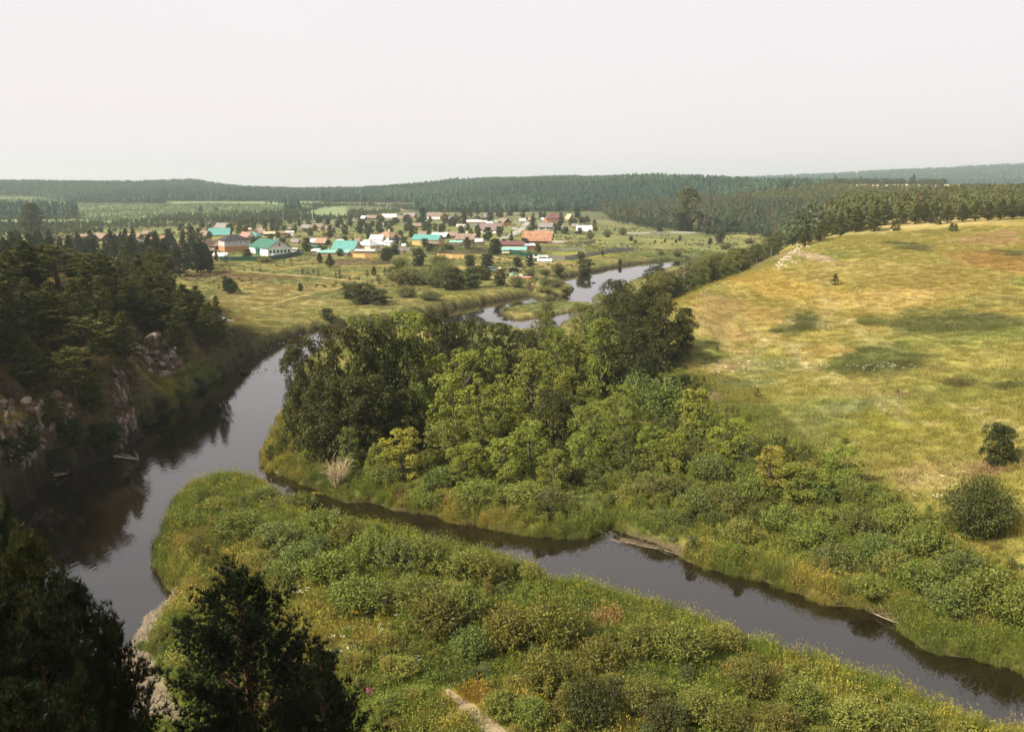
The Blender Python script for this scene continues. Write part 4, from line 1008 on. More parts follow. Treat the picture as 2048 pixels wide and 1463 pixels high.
# ------------------------------------------------------------------ trees along the river below the hill
k = 0; tries = 0; pts = []
VAL = [(16, 160), (6, 172), (22, 200), (36, 232), (44, 262), (62, 300), (84, 345), (118, 400), (122, 380), (98, 330), (84, 296), (66, 256), (46, 222), (32, 190)]
vx = [p[0] for p in VAL]; vy = [p[1] for p in VAL]
while k < 92 and tries < 8000:
    tries += 1
    x, y = random.uniform(min(vx) - 4, max(vx) + 8), random.uniform(min(vy), max(vy))
    if not seg_dist(np.array([x]), np.array([y]), VAL)[1][0] or SD(x, y)[0] < 1.5: continue
    if any((x - a) ** 2 + (y - b) ** 2 < 13 for a, b in pts): continue
    pts.append((x, y)); k += 1
    z = float(H(x, y)[0])
    if z > 6: continue
    h = random.uniform(6.0, 9.5) if y > 205 else random.uniform(8, 11)
    t, d = random.choice([((.118, .122, .036), 'olive green valley tree'), ((.145, .152, .042), 'mid green valley tree'), ((.076, .08, .024), 'dark valley alder'), ((.128, .126, .05), 'grey green valley tree')])
    plant('valley_tree', pick(B_D if random.random() < .5 else B_M), Vector((x, y, z - .2)), random.uniform(5.5, 8), h, t, d, 'tree', 'valley trees between river and hill')
put(1420, 548, 34, 46, 'maple_tree', B_M, T_YELLOW, 'yellow green tree among the valley trees', 'tree', 'valley trees between river and hill')
for px, by, h in [(1352, 600, 60), (1366, 596, 76), (1410, 565, 50), (1440, 560, 44), (1404, 540, 30), (1384, 530, 26), (1542, 520, 30), (1512, 540, 26)]:
    put(px, by, h * .4, h, 'dead_tree', DEAD, (1, 1, 1), 'bare pale dead trunk', 'tree', 'dead trunks among the valley trees')

# ------------------------------------------------------------------ meadow and river-bank bushes, village trees
BU = [(725, 607, 96, 44, 0), (700, 598, 60, 34, 0), (760, 610, 60, 34, 0), (655, 640, 46, 26, 0), (815, 570, 90, 40, 1), (790, 562, 50, 30, 0), (850, 568, 50, 30, 1), (815, 594, 60, 26, 1), (905, 580, 80, 48, 0), (870, 575, 60, 44, 1), (945, 575, 60, 44, 0), (890, 556, 60, 34, 1), (1000, 572, 44, 36, 0), (1035, 575, 40, 26, 1), (965, 560, 50, 30, 0),
      (1115, 547, 34, 22, 1), (1090, 550, 30, 14, 1), (1170, 545, 50, 30, 0), (1160, 528, 26, 26, 0), (1060, 556, 30, 20, 1), (774, 523, 44, 28, 2), (800, 533, 44, 20, 1), (838, 532, 44, 36, 2), (880, 533, 50, 26, 1), (940, 533, 34, 24, 2), (975, 534, 44, 28, 2), (1035, 534, 34, 20, 2), (1060, 534, 24, 26, 2), (990, 510, 40, 34, 2), (975, 480, 32, 26, 2),
      (614, 503, 30, 28, 2), (662, 476, 26, 26, 2), (495, 520, 30, 22, 2), (530, 525, 34, 14, 3), (520, 500, 30, 26, 2), (460, 588, 40, 34, 2), (602, 582, 16, 16, 2), (1320, 466, 18, 20, 2), (1440, 486, 30, 26, 2), (1420, 488, 16, 12, 2), (1360, 482, 12, 12, 2), (1352, 486, 10, 8, 2), (1262, 482, 14, 10, 2), (1245, 470, 20, 16, 1), (1215, 475, 22, 16, 1), (1180, 478, 20, 14, 1),
      (1322, 510, 16, 10, 1), (1355, 512, 26, 14, 1), (1240, 530, 14, 12, 2), (1205, 512, 8, 12, 2), (1450, 498, 34, 14, 1), (1500, 488, 30, 12, 1), (1330, 485, 8, 8, 2), (1310, 486, 8, 6, 2), (1270, 487, 10, 8, 2), (1475, 455, 18, 14, 2), (1440, 460, 14, 12, 2), (1110, 575, 40, 20, 1), (1090, 585, 44, 14, 3), (1130, 583, 26, 12, 3), (1090, 574, 26, 22, 1),
      (680, 660, 30, 12, 0), (640, 655, 30, 10, 1), (1010, 620, 20, 8, 3), (400, 765, 40, 16, 0), (320, 825, 70, 40, 0), (355, 800, 50, 26, 0), (300, 850, 40, 24, 0), (440, 735, 30, 14, 1), (480, 712, 26, 12, 1), (860, 600, 60, 18, 1)]
BT = [((.085, .092, .032), 'dark willow thicket'), ((.135, .140, .052), 'grey green willow thicket'), ((.044, .052, .020), 'round dark green bush'), ((.18, .18, .055), 'pale yellow green bush')]
for px, by, w, h, t in BU:
    put(px, by, w, h, 'bush', W_B if t in (1, 3) else B_GARDEN, BT[t][0], BT[t][1], 'bush', 'bushes between river and village')
for px, by, w, h in [(505, 543, 8, 10), (461, 541, 8, 10), (449, 541, 5, 5), (489, 543, 8, 12), (521, 543, 8, 9), (605, 550, 12, 14), (627, 547, 10, 9), (637, 554, 10, 16), (640, 527, 18, 22), (660, 535, 26, 28), (680, 558, 14, 18), (700, 561, 9, 9), (718, 561, 8, 8), (735, 554, 14, 14), (748, 552, 18, 20), (757, 564, 22, 16), (770, 551, 13, 16),
                      (861, 552, 18, 20), (448, 568, 12, 12), (438, 578, 10, 10), (452, 580, 20, 30), (470, 585, 26, 22), (480, 586, 10, 8), (600, 582, 16, 16), (672, 558, 10, 14), (548, 546, 10, 4), (420, 546, 26, 38), (433, 523, 16, 22), (452, 526, 18, 18)]:
    put(px, by, w, h, 'young_pine', P_YOUNG if h < 20 else P_MID, T_CONIFER, 'young dark pine', 'tree', 'young pines dotted over the village meadow')
put(1374, 464, 74, 88, 'broad_tree', B_GARDEN, (.10, .104, .034), 'huge solitary round-crowned tree', 'tree', None)
put(1362, 464, 44, 40, 'broad_tree', B_D, (.045, .052, .020), 'shorter tree under the huge solitary tree', 'tree', None)
put(66, 482, 62, 76, 'broad_tree', B_D, (.050, .056, .024), 'tall spreading tree above the pine slope', 'tree', None)
put(483, 470, 30, 32, 'birch_tree', B_M, (.10, .085, .028), 'brownish rounded birch behind the turquoise roof', 'tree', None)
put(1066, 461, 28, 36, 'spruce_tree', S_PR, (.022, .034, .020), 'large dark spruce by the village street', 'tree', None)
put(1023, 481, 14, 22, 'spruce_tree', S_PR, (.024, .036, .020), 'small dark spruce before the grey road', 'tree', None)
put(1090, 436, 10, 20, 'spruce_tree', S_PR, (.026, .040, .026), 'narrow far spruce behind the street', 'tree', None)
put(845, 446, 24, 30, 'broad_tree', B_GARDEN, (.024, .038, .022), 'dense dark tree in the far street', 'tree', None)
put(1155, 436, 22, 20, 'broad_tree', B_GARDEN, (.030, .046, .028), 'round dark tree beside the little orange house', 'tree', None)
VT = [(530, 462, 14, 22), (545, 462, 16, 24), (553, 463, 10, 16), (508, 463, 16, 18), (340, 490, 30, 30), (365, 480, 20, 30), (385, 490, 24, 34), (400, 500, 26, 40), (305, 478, 24, 14), (250, 468, 14, 10), (205, 478, 24, 12), (170, 490, 26, 16), (230, 492, 30, 20), (600, 452, 16, 12), (630, 462, 14, 12), (655, 450, 14, 12), (580, 447, 14, 10), (622, 472, 16, 14), (690, 470, 20, 20), (700, 452, 20, 18), (720, 467, 18, 22),
      (735, 468, 22, 20), (760, 467, 18, 22), (780, 466, 20, 22), (790, 448, 24, 12), (815, 444, 22, 14), (760, 443, 24, 12), (850, 458, 20, 14), (870, 462, 14, 14), (885, 462, 18, 14), (910, 452, 26, 18), (925, 448, 26, 24), (890, 447, 22, 18), (940, 432, 20, 14), (980, 442, 24, 16), (1000, 436, 24, 18), (955, 428, 14, 12), (1020, 432, 20, 10), (1045, 437, 16, 14), (1110, 466, 16, 18), (1118, 462, 14, 18), (1130, 468, 20, 14),
      (1145, 450, 26, 12), (1165, 446, 20, 10), (1122, 447, 18, 12), (1160, 468, 18, 12), (1180, 472, 14, 12), (955, 475, 18, 22), (1003, 467, 10, 12), (1050, 487, 18, 10), (850, 494, 22, 16), (808, 490, 22, 16), (735, 486, 12, 10), (700, 500, 20, 12), (650, 510, 24, 16), (680, 512, 22, 14), (900, 500, 20, 10), (800, 480, 16, 18), (790, 510, 26, 20), (1075, 505, 18, 14), (560, 452, 14, 12), (610, 440, 16, 12), (640, 444, 14, 8),
      (725, 450, 20, 12), (745, 453, 16, 10), (820, 462, 20, 12), (860, 444, 12, 10), (935, 460, 16, 12), (690, 484, 18, 12), (675, 455, 16, 14), (445, 447, 14, 12), (405, 455, 20, 14), (380, 462, 20, 12), (420, 482, 12, 12), (1008, 490, 16, 12), (1062, 468, 10, 10), (280, 500, 30, 16), (140, 485, 26, 14), (100, 490, 26, 16), (880, 478, 12, 8), (1190, 462, 14, 8), (330, 500, 26, 20), (575, 476, 20, 10), (565, 484, 22, 8), (640, 505, 16, 14)]
for px, by, w, h in VT:
    t, d = random.choice([((.055, .068, .030), 'dark green garden tree'), ((.080, .095, .040), 'mid green garden tree'), ((.068, .078, .032), 'dull green garden tree')])
    put(px, by, w * 1.15, h * 1.1, 'garden_tree', B_GARDEN, t, d, 'tree', 'garden trees among the village houses')

# ------------------------------------------------------------------ far woods: one mass each
def wood(name, X, Y, tint_fn, hscale, broad=.0, jit_=.22, protos=None, wide=1.0):
    n = len(X); Z = H(X, Y)
    t = tint_fn(X, Y) * rng.uniform(1 - jit_, 1 + jit_, (n, 1)) * rng.uniform(.94, 1.06, (n, 3))
    isb = rng.random(n) < broad
    idx = np.where(isb, rng.integers(4, 8, n), rng.integers(0, 4, n))
    s = hscale * rng.uniform(.75, 1.2, n)
    scatter(name, protos or [p for p in FAR_P] + [p for p in FAR_B], np.stack([X, Y, Z - .3], 1), rng.uniform(0, 6.28, n), np.stack([wide * s * rng.uniform(.85, 1.2, n), wide * s * rng.uniform(.85, 1.2, n), s], 1), t, idx)
def polar(n, r0, r1, a0, a1, pw=1.0):
    u = rng.random(n); r = (r0 ** (pw + 1) + u * (r1 ** (pw + 1) - r0 ** (pw + 1))) ** (1 / (pw + 1))
    a = np.radians(rng.uniform(a0, a1, n)); return r * np.sin(a), r * np.cos(a)
def inpx(X, Y, poly):
    Z = H(X, Y); a, b = project(X, Y, Z); return seg_dist(a, b, poly)[1]
# hill-top and valley-side forest
edge = [(1190, 412), (1228, 440), (1300, 452), (1350, 458), (1400, 468), (1480, 462), (1545, 470), (1590, 494), (1640, 480), (1690, 466), (1745, 456), (1800, 448), (1850, 443), (1950, 438), (2048, 434), (2260, 430)]
EW = [tuple(ground(*e).xy) for e in edge] + [(420, 330), (500, 560), (430, 800), (310, 900), (200, 980), (110, 1010)]
X, Y = polar(22000, 290, 1100, 3, 36); ok = seg_dist(X, Y, EW)[1] & (SD(X, Y) > 3); X, Y = X[ok], Y[ok]
def t1(X, Y):
    z = H(X, Y); base = lerp(np.tile(C_(.066, .080, .038), (len(X), 1)), C_(.104, .110, .036), sstep(12, 20, z))
    return lerp(base, C_(.13, .075, .045), (fbm(X / 30, Y / 30, 3, 61) > .66) * .55)
wood('hill_forest', X, Y, t1, .50 + .22 * sstep(19, 12, H(X, Y)), .35, wide=1.35)
# valley thickets at the forest foot
VP = [tuple(ground(*e).xy) for e in [(1225, 444), (1300, 458), (1350, 462), (1420, 472), (1480, 468), (1545, 478), (1565, 470), (1480, 455), (1400, 455), (1300, 445), (1215, 432)]]
X, Y = polar(9000, 380, 1000, 4, 20); ok = seg_dist(X, Y, VP)[1] & (SD(X, Y) > 2); X, Y = X[ok], Y[ok]
wood('valley_thicket', X, Y, lambda x, y: np.tile(C_(.045, .060, .026), (len(x), 1)), .55, 1.0)
# mid-distance woods behind and left of the village
PALE = [(-500, 393), (60, 393), (140, 406), (335, 409), (420, 406), (600, 411), (645, 417), (560, 426), (400, 430), (250, 444), (160, 440), (150, 427), (0, 427), (-500, 427)]
FIELDS = [[(-300, 441), (45, 442), (150, 441), (160, 447), (60, 449), (-300, 449)], [(600, 432), (650, 415), (700, 413), (800, 416), (810, 422), (700, 426), (690, 438), (640, 436)], [(800, 422), (950, 420), (1040, 424), (1040, 434), (900, 428), (800, 430)], [(230, 462), (420, 452), (420, 462), (240, 475)], [(700, 440), (1000, 440), (1000, 455), (700, 455)]]
X, Y = polar(26000, 560, 1300, -36, 6); Z = H(X, Y); a, b = project(X, Y, Z)
lim = np.interp(a, [-700, 0, 100, 160, 230, 330, 420, 500, 600, 700, 800, 900, 1000, 1100, 1200], [476, 476, 474, 470, 466, 458, 456, 452, 446, 440, 426, 428, 424, 424, 428])
rowA = seg_dist(a, b, [(-700, 450), (230, 450), (240, 470), (150, 476), (-700, 476)])[1]; rowB = seg_dist(a, b, [(-700, 428), (150, 428), (160, 442), (-700, 442)])[1]
ok = (b < lim) & ~seg_dist(a, b, PALE)[1] & (fbm(X / 45, Y / 45, 3, 71) > .36) & ((a > 225) | rowA | rowB)
for f in FIELDS: ok &= ~seg_dist(a, b, f)[1]
X, Y = X[ok], Y[ok]
wood('village_woods', X, Y, lambda x, y: lerp(np.tile(C_(.046, .064, .032), (len(x), 1)), C_(.085, .098, .042), sstep(.45, .65, fbm(x / 50, y / 50, 3, 73))), .36, .75)
X, Y = polar(42000, 640, 1800, -38, -10); a, b = project(X, Y, H(X, Y)); ok = seg_dist(a, b, PALE)[1]; X, Y = X[ok], Y[ok]
wood('young_plantation', X, Y, lambda x, y: np.tile(C_(.135, .180, .088), (len(x), 1)), .15, .5, .08, wide=1.4)
X, Y = polar(110000, 1000, 2700, -37, 19, .6); a, b = project(X, Y, H(X, Y))
ok = ~seg_dist(a, b, PALE)[1] & ~((a > 600) & (a < 830) & (b > 405)) & ~seg_dist(X, Y, EW)[1] & ~((X > 440) & (Y < 1900)) & ~((a < 640) & (a > 330) & (b > 403) & (b < 409) & (Y < 1700))
X, Y = X[ok], Y[ok]
wood('ridge_forest', X, Y, lambda x, y: lerp(np.tile(C_(.048, .088, .060), (len(x), 1)), C_(.076, .124, .078), sstep(.42, .62, fbm(x / 120, y / 120, 4, 75))), (.80 + .25 * fbm(X / 60, Y / 60, 3, 77)) * (1 - .72 * sstep(270, 430, X) * (Y < 1900)), .5)  # bluish haze tone painted into the tree colours
X, Y = polar(26000, 2500, 5000, -37, 38, .6)
X, Y = X[(X > 250) | (Y > 2700)], Y[(X > 250) | (Y > 2700)]
wood('distant_forest', X, Y, lambda x, y: np.tile(C_(.050, .088, .070), (len(x), 1)), 1.3, .2)  # haze teal put into the colour of the distant trees
X, Y = polar(160, 1150, 1330, 18.5, 25.5); wood('field_copse', X, Y, lambda x, y: np.tile(C_(.060, .072, .032), (len(x), 1)), .85, .95, wide=1.25)

# scrub and weeds dotted over the village plain
X, Y = polar(26000, 190, 900, -36, 22, .8); Z = H(X, Y); a, b = project(X, Y, Z); S = SD(X, Y)
ok = (S > 2.5) & (hillness(X, Y, Z) < .2) & (leftness(X, Y, Z) < .3) & (fbm(X / 22, Y / 22, 4, 91) > .53) & ~seg_dist(a, b, PALE)[1] & (b < 575)
X, Y, Z = X[ok], Y[ok], Z[ok]; n = len(X); sz = rng.uniform(.10, .30, n)
t = lerp(np.tile(C_(.085, .095, .036), (n, 1)), C_(.16, .155, .055), rng.random(n)) * rng.uniform(.8, 1.2, (n, 1))
scatter('scrub', [B_BUSH[0][0], B_BUSH[1][0], W_B[0][0], W_B[1][0]], np.stack([X, Y, Z - .1], 1), rng.uniform(0, 6.28, n), np.stack([sz * 1.3, sz * 1.3, sz], 1), t, rng.integers(0, 4, n))

# ------------------------------------------------------------------ grass and herbs
G_SHORT = [tuft_patch(700, .55, 60, .62, .030), tuft_patch(701, .55, 50, .60, .030, herb=26), tuft_patch(702, .6, 52, .78, .032, seedheads=9), tuft_patch(703, .5, 46, .55, .034, herb=44)]
G_TALL = [tuft_patch(710, .5, 60, 1.15, .034, .25), tuft_patch(711, .5, 52, 1.2, .034, .25, seedheads=22), tuft_patch(712, .5, 46, 1.0, .036, .3, seedheads=8, herb=14)]
G_HILL = [tuft_patch(720, 1.0, 64, .40, .055, .7), tuft_patch(721, 1.1, 56, .46, .055, .7, herb=14), tuft_patch(722, 1.0, 46, .52, .05, .6, seedheads=6)]
G_FAR = [tuft_patch(730, 2.0, 60, .55, .14, .9), tuft_patch(731, 2.0, 60, .7, .14, .8, herb=30)]
PX_, PY_ = np.array(PATHW)[:, 0], np.array(PATHW)[:, 1]
def grass(name, n, r0, r1, pw, protos, keep, scale=(.7, 1.3), weights=None, var=.18, lift=1.0, a=(-36, 36)):
    X, Y = polar(n, r0, r1, a[0], a[1], pw); Z = H(X, Y); S = SD(X, Y)
    ok = keep(X, Y, Z, S); X, Y, Z, S = X[ok], Y[ok], Z[ok], S[ok]
    c = land_colour(X, Y, Z, np.maximum(S, 1.2)) * lift * rng.uniform(1 - var, 1 + var, (len(X), 1)) * rng.uniform(.92, 1.08, (len(X), 3))
    idx = rng.choice(len(protos), len(X), p=weights)
    return scatter(name, protos, np.stack([X, Y, Z], 1), rng.uniform(0, 6.28, len(X)), rng.uniform(*scale, len(X)), c, idx)
def keep_meadow(X, Y, Z, S):
    d, _ = seg_dist(X, Y, PATHW, False); g, gi = seg_dist(X, Y, GRAVEL)
    md, mi = seg_dist(X, Y, MUD)
    return (S > .25) & (d > .62) & ~(mi | (md < .3)) & (hillness(X, Y, Z) < .75) & (leftness(X, Y, Z) < .5) & ~(gi | (g < .6))
grass('meadow_grass', 60000, 44, 150, .55, G_SHORT, keep_meadow, (.6, 1.25), [.34, .26, .2, .2])
def keep_bank(X, Y, Z, S):
    g, gi = seg_dist(X, Y, GRAVEL)
    md, mi = seg_dist(X, Y, MUD)
    return (S > -.3) & (S < 2.4) & ~(mi | (md < .25)) & (leftness(X, Y, Z) < .4) & ~(gi | (g < .9)) & (fbm(X / 3, Y / 3, 2, 81) > .22)
grass('bank_reeds', 70000, 44, 165, .8, G_TALL, keep_bank, (.5, .95), [.42, .30, .28], lift=1.15)
grass('far_bank_grass', 22000, 165, 430, .3, G_TALL[:1] + G_SHORT[:2], lambda X, Y, Z, S: (S > -.2) & (S < 3.5) & (hillness(X, Y, Z) < .5) & (fbm(X / 4, Y / 4, 2, 85) > .3), (.5, 1.1))
grass('hill_grass', 52000, 74, 335, .35, G_HILL, lambda X, Y, Z, S: (hillness(X, Y, Z) > .2) & (X > 14), (.6, 1.3), [.5, .25, .25], .14)
grass('valley_grass', 52000, 140, 460, .1, G_FAR, lambda X, Y, Z, S: (S > 1.2) & (hillness(X, Y, Z) < .4) & (leftness(X, Y, Z) < .5), (.3, .8), [.5, .5], .16)
grass('slope_grass', 20000, 60, 240, .5, G_HILL, lambda X, Y, Z, S: (S > .3) & (leftness(X, Y, Z) > .3) & (fbm(X / 4, Y / 4, 3, 83) > .34), (.6, 1.3), None, a=(-38, -10))
n = 900; X, Y, Q = [], [], []
for px, by, r0, k in [(612, 966, .7, 45), (640, 985, .6, 30), (545, 940, .8, 40)]:
    cx, cyy = at_z(px, by, 0); a = rng.uniform(0, 6.28, k); q = r0 * rng.random(k) ** .5; X.append(cx + q * np.cos(a) * 1.6); Y.append(cyy + q * np.sin(a))
X = np.concatenate(X); Y = np.concatenate(Y); k = SD(X, Y) < .2; X, Y = X[k], Y[k]; n = len(X)
wm = MB(); kites(wm, np.zeros((5, 3)) + rng.normal(size=(5, 3)) * np.array([.09, .09, .004]), np.tile([0, 0, 1.], (5, 1)) + rng.normal(size=(5, 3)) * .05, .22, .13, rng)
scatter('water_weeds', [wm.mesh('weed', [M_BLADE])], np.stack([X, Y, np.full(n, .012)], 1), rng.uniform(0, 6.28, n), rng.uniform(.6, 1.3, n), np.array([.16, .14, .025]) * rng.uniform(.7, 1.3, (n, 1)), np.zeros(n))
# wild flowers: white umbels, pink spires, yellow heads
def flower(seed, col, h, spire):
    r = np.random.default_rng(seed); mb = MB(); k = 14
    P = np.stack([r.normal(size=k) * (.05 if spire else .12), r.normal(size=k) * (.05 if spire else .12), (np.linspace(h * .55, h, k) if spire else h + r.normal(size=k) * .05)], 1)
    kites(mb, P, sph(k, r) + np.array([0, 0, .8]), .12, .10, r, 0, jit(k, r, .8, 1.2) * np.array(col))
    spikes(mb, np.array([[0, 0, 0.]]), np.array([[0, 0, 1.]]), h, .025, r, 0, np.array([[.08, .11, .03]]))
    return mb.mesh('flower', [M_BLADE])
FL = [flower(800, (.85, .82, .66), 1.0, False), flower(801, (.42, .10, .24), 1.25, True), flower(802, (.75, .55, .04), .8, False)]
fx, fi = [], []
for px, by, n_, sx, sy, i in [(770, 1270, 12, 60, 24, 0), (700, 1290, 5, 40, 20, 0), (680, 1320, 12, 30, 14, 0), (600, 1195, 10, 14, 6, 0), (650, 1350, 12, 10, 8, 1), (735, 1395, 12, 8, 6, 1), (580, 1015, 10, 10, 5, 1), (892, 1005, 8, 6, 4, 1), (770, 1215, 8, 12, 5, 1), (985, 1425, 12, 14, 8, 2), (1760, 738, 40, 60, 5, 0), (1530, 735, 24, 40, 5, 0),
                              (1870, 990, 16, 60, 30, 0), (820, 950, 10, 20, 10, 0), (1290, 905, 6, 8, 6, 0), (1520, 1040, 10, 20, 10, 0), (1700, 1060, 8, 20, 10, 0), (1470, 1010, 8, 20, 8, 0), (1900, 600, 20, 20, 3, 2), (840, 1330, 8, 14, 8, 0), (905, 1275, 10, 10, 8, 0), (500, 1060, 8, 20, 8, 1), (1100, 1010, 6, 10, 5, 1), (800, 1000, 8, 10, 6, 1), (2000, 1180, 8, 10, 8, 0)]:
    for _ in range(n_):
        p = ground(px + random.gauss(0, sx * .6), by + random.gauss(0, sy * .6)); fx.append(p); fi.append(i)
fx = np.array([tuple(p) for p in fx]); n = len(fx)
scatter('wild_flowers', FL, fx, rng.uniform(0, 6.28, n), rng.uniform(.4, .75, n), np.ones((n, 3)), fi)
# ------------------------------------------------------------------ buildings
def roof_mat(name, c, ribs=True, var=.22, rough=.6, spec=.35, scale=1.3):
    m = plain(name, c, rough, var, scale, spec)
    if ribs:
        N, L = m.node_tree.nodes, m.node_tree.links
        b = N['Principled BSDF']; tc = N['Texture Coordinate']
        wv = N.new('ShaderNodeTexWave'); wv.wave_type = 'BANDS'; wv.bands_direction = 'X'; wv.inputs['Scale'].default_value = 1.6
        L.new(tc.outputs['Object'], wv.inputs['Vector'])
        bp = N.new('ShaderNodeBump'); bp.inputs['Strength'].default_value = .6; bp.inputs['Distance'].default_value = .08
        L.new(wv.outputs['Fac'], bp.inputs['Height']); L.new(bp.outputs[0], b.inputs['Normal'])
    return m
RF = dict(teal=roof_mat('roof_turquoise', (.085, .255, .24), var=.28), green=roof_mat('roof_green', (.032, .125, .088), var=.12), rust=roof_mat('roof_rust', (.30, .15, .085), var=.7, scale=.7), brown=roof_mat('roof_brown', (.20, .14, .105), var=.5, scale=.8), grey=roof_mat('roof_grey', (.40, .42, .43), var=.15), darkgrey=roof_mat('roof_dark_grey', (.20, .18, .17), var=.3),
          white=roof_mat('roof_white', (.72, .70, .72), var=.10), black=roof_mat('roof_black', (.020, .014, .016), var=.2), pink=roof_mat('roof_pink', (.40, .17, .14), var=.25), maroon=roof_mat('roof_maroon', (.13, .055, .055), var=.25), pale=roof_mat('roof_pale_turquoise', (.20, .40, .36), var=.2), orange=roof_mat('roof_orange', (.27, .17, .11), var=.6, scale=.7), mauve=roof_mat('roof_mauve', (.17, .12, .115), var=.2), tan=roof_mat('roof_tan', (.46, .36, .24), var=.25))
WL = dict(white=plain('wall_white', (.74, .72, .68), .9, .08), cream=plain('wall_cream', (.66, .55, .38), .9, .08), yellow=plain('wall_yellow', (.50, .33, .12), .9, .12), dark=plain('wall_dark_timber', (.065, .045, .032), .9, .35, 4, stretch=(1, 1, 8)), timber=plain('wall_timber', (.27, .18, .105), .9, .35, 3, stretch=(1, 1, 8)),
          grey=plain('wall_grey_block', (.42, .41, .42), .9, .1), brick=plain('wall_brick', (.36, .14, .065), .9, .25, 4), pink=plain('wall_pinkish_boards', (.44, .31, .25), .9, .15, 3, stretch=(6, 6, 1)), mint=plain('wall_mint_white', (.66, .74, .66), .9, .06), lilac=plain('gable_lilac_white', (.66, .58, .58), .9, .08), green=plain('wall_green_metal', (.018, .09, .065), .6, .15), orange=plain('wall_orange_brick', (.36, .19, .095), .9, .25, 3))
M_GLASS = plain('window_glass', (.03, .035, .04), .12, .1, 2, .6)
M_FRAME = plain('window_frame_white', (.75, .75, .72), .7, .05)
M_FRAMEB = plain('window_frame_blue', (.10, .16, .24), .7, .05)
M_DOOR = plain('door_brown', (.16, .08, .045), .8, .2)
M_CHIM = plain('chimney_white', (.66, .62, .58), .9, .15)
M_CHIMB = plain('chimney_brick', (.26, .10, .06), .9, .25)
HOUSES = []
LAND = []   # landmarks for the plant labels
def slab(mb, a, b, c, d, t=.14):
    """roof plane a-b-c-d with thickness"""
    v = np.array([a, b, c, d], float); n = np.cross(v[1] - v[0], v[3] - v[0]); n /= np.linalg.norm(n)
    if n[2] < 0: n = -n; v = v[::-1]
    w = v - n * t
    mb.add(np.concatenate([v, w]), [(0, 1, 2, 3), (7, 6, 5, 4), (0, 4, 5, 1), (1, 5, 6, 2), (2, 6, 7, 3), (3, 7, 4, 0)])
def tri_slab(mb, a, b, c, t=.14):
    v = np.array([a, b, c], float); n = np.cross(v[1] - v[0], v[2] - v[0]); n /= np.linalg.norm(n)
    if n[2] < 0: n = -n; v = v[::-1]
    w = v - n * t
    mb.add(np.concatenate([v, w]), [(0, 1, 2), (5, 4, 3)]); mb.add(np.concatenate([v, w]), [(0, 3, 4, 1), (1, 4, 5, 2), (2, 5, 3, 0)])
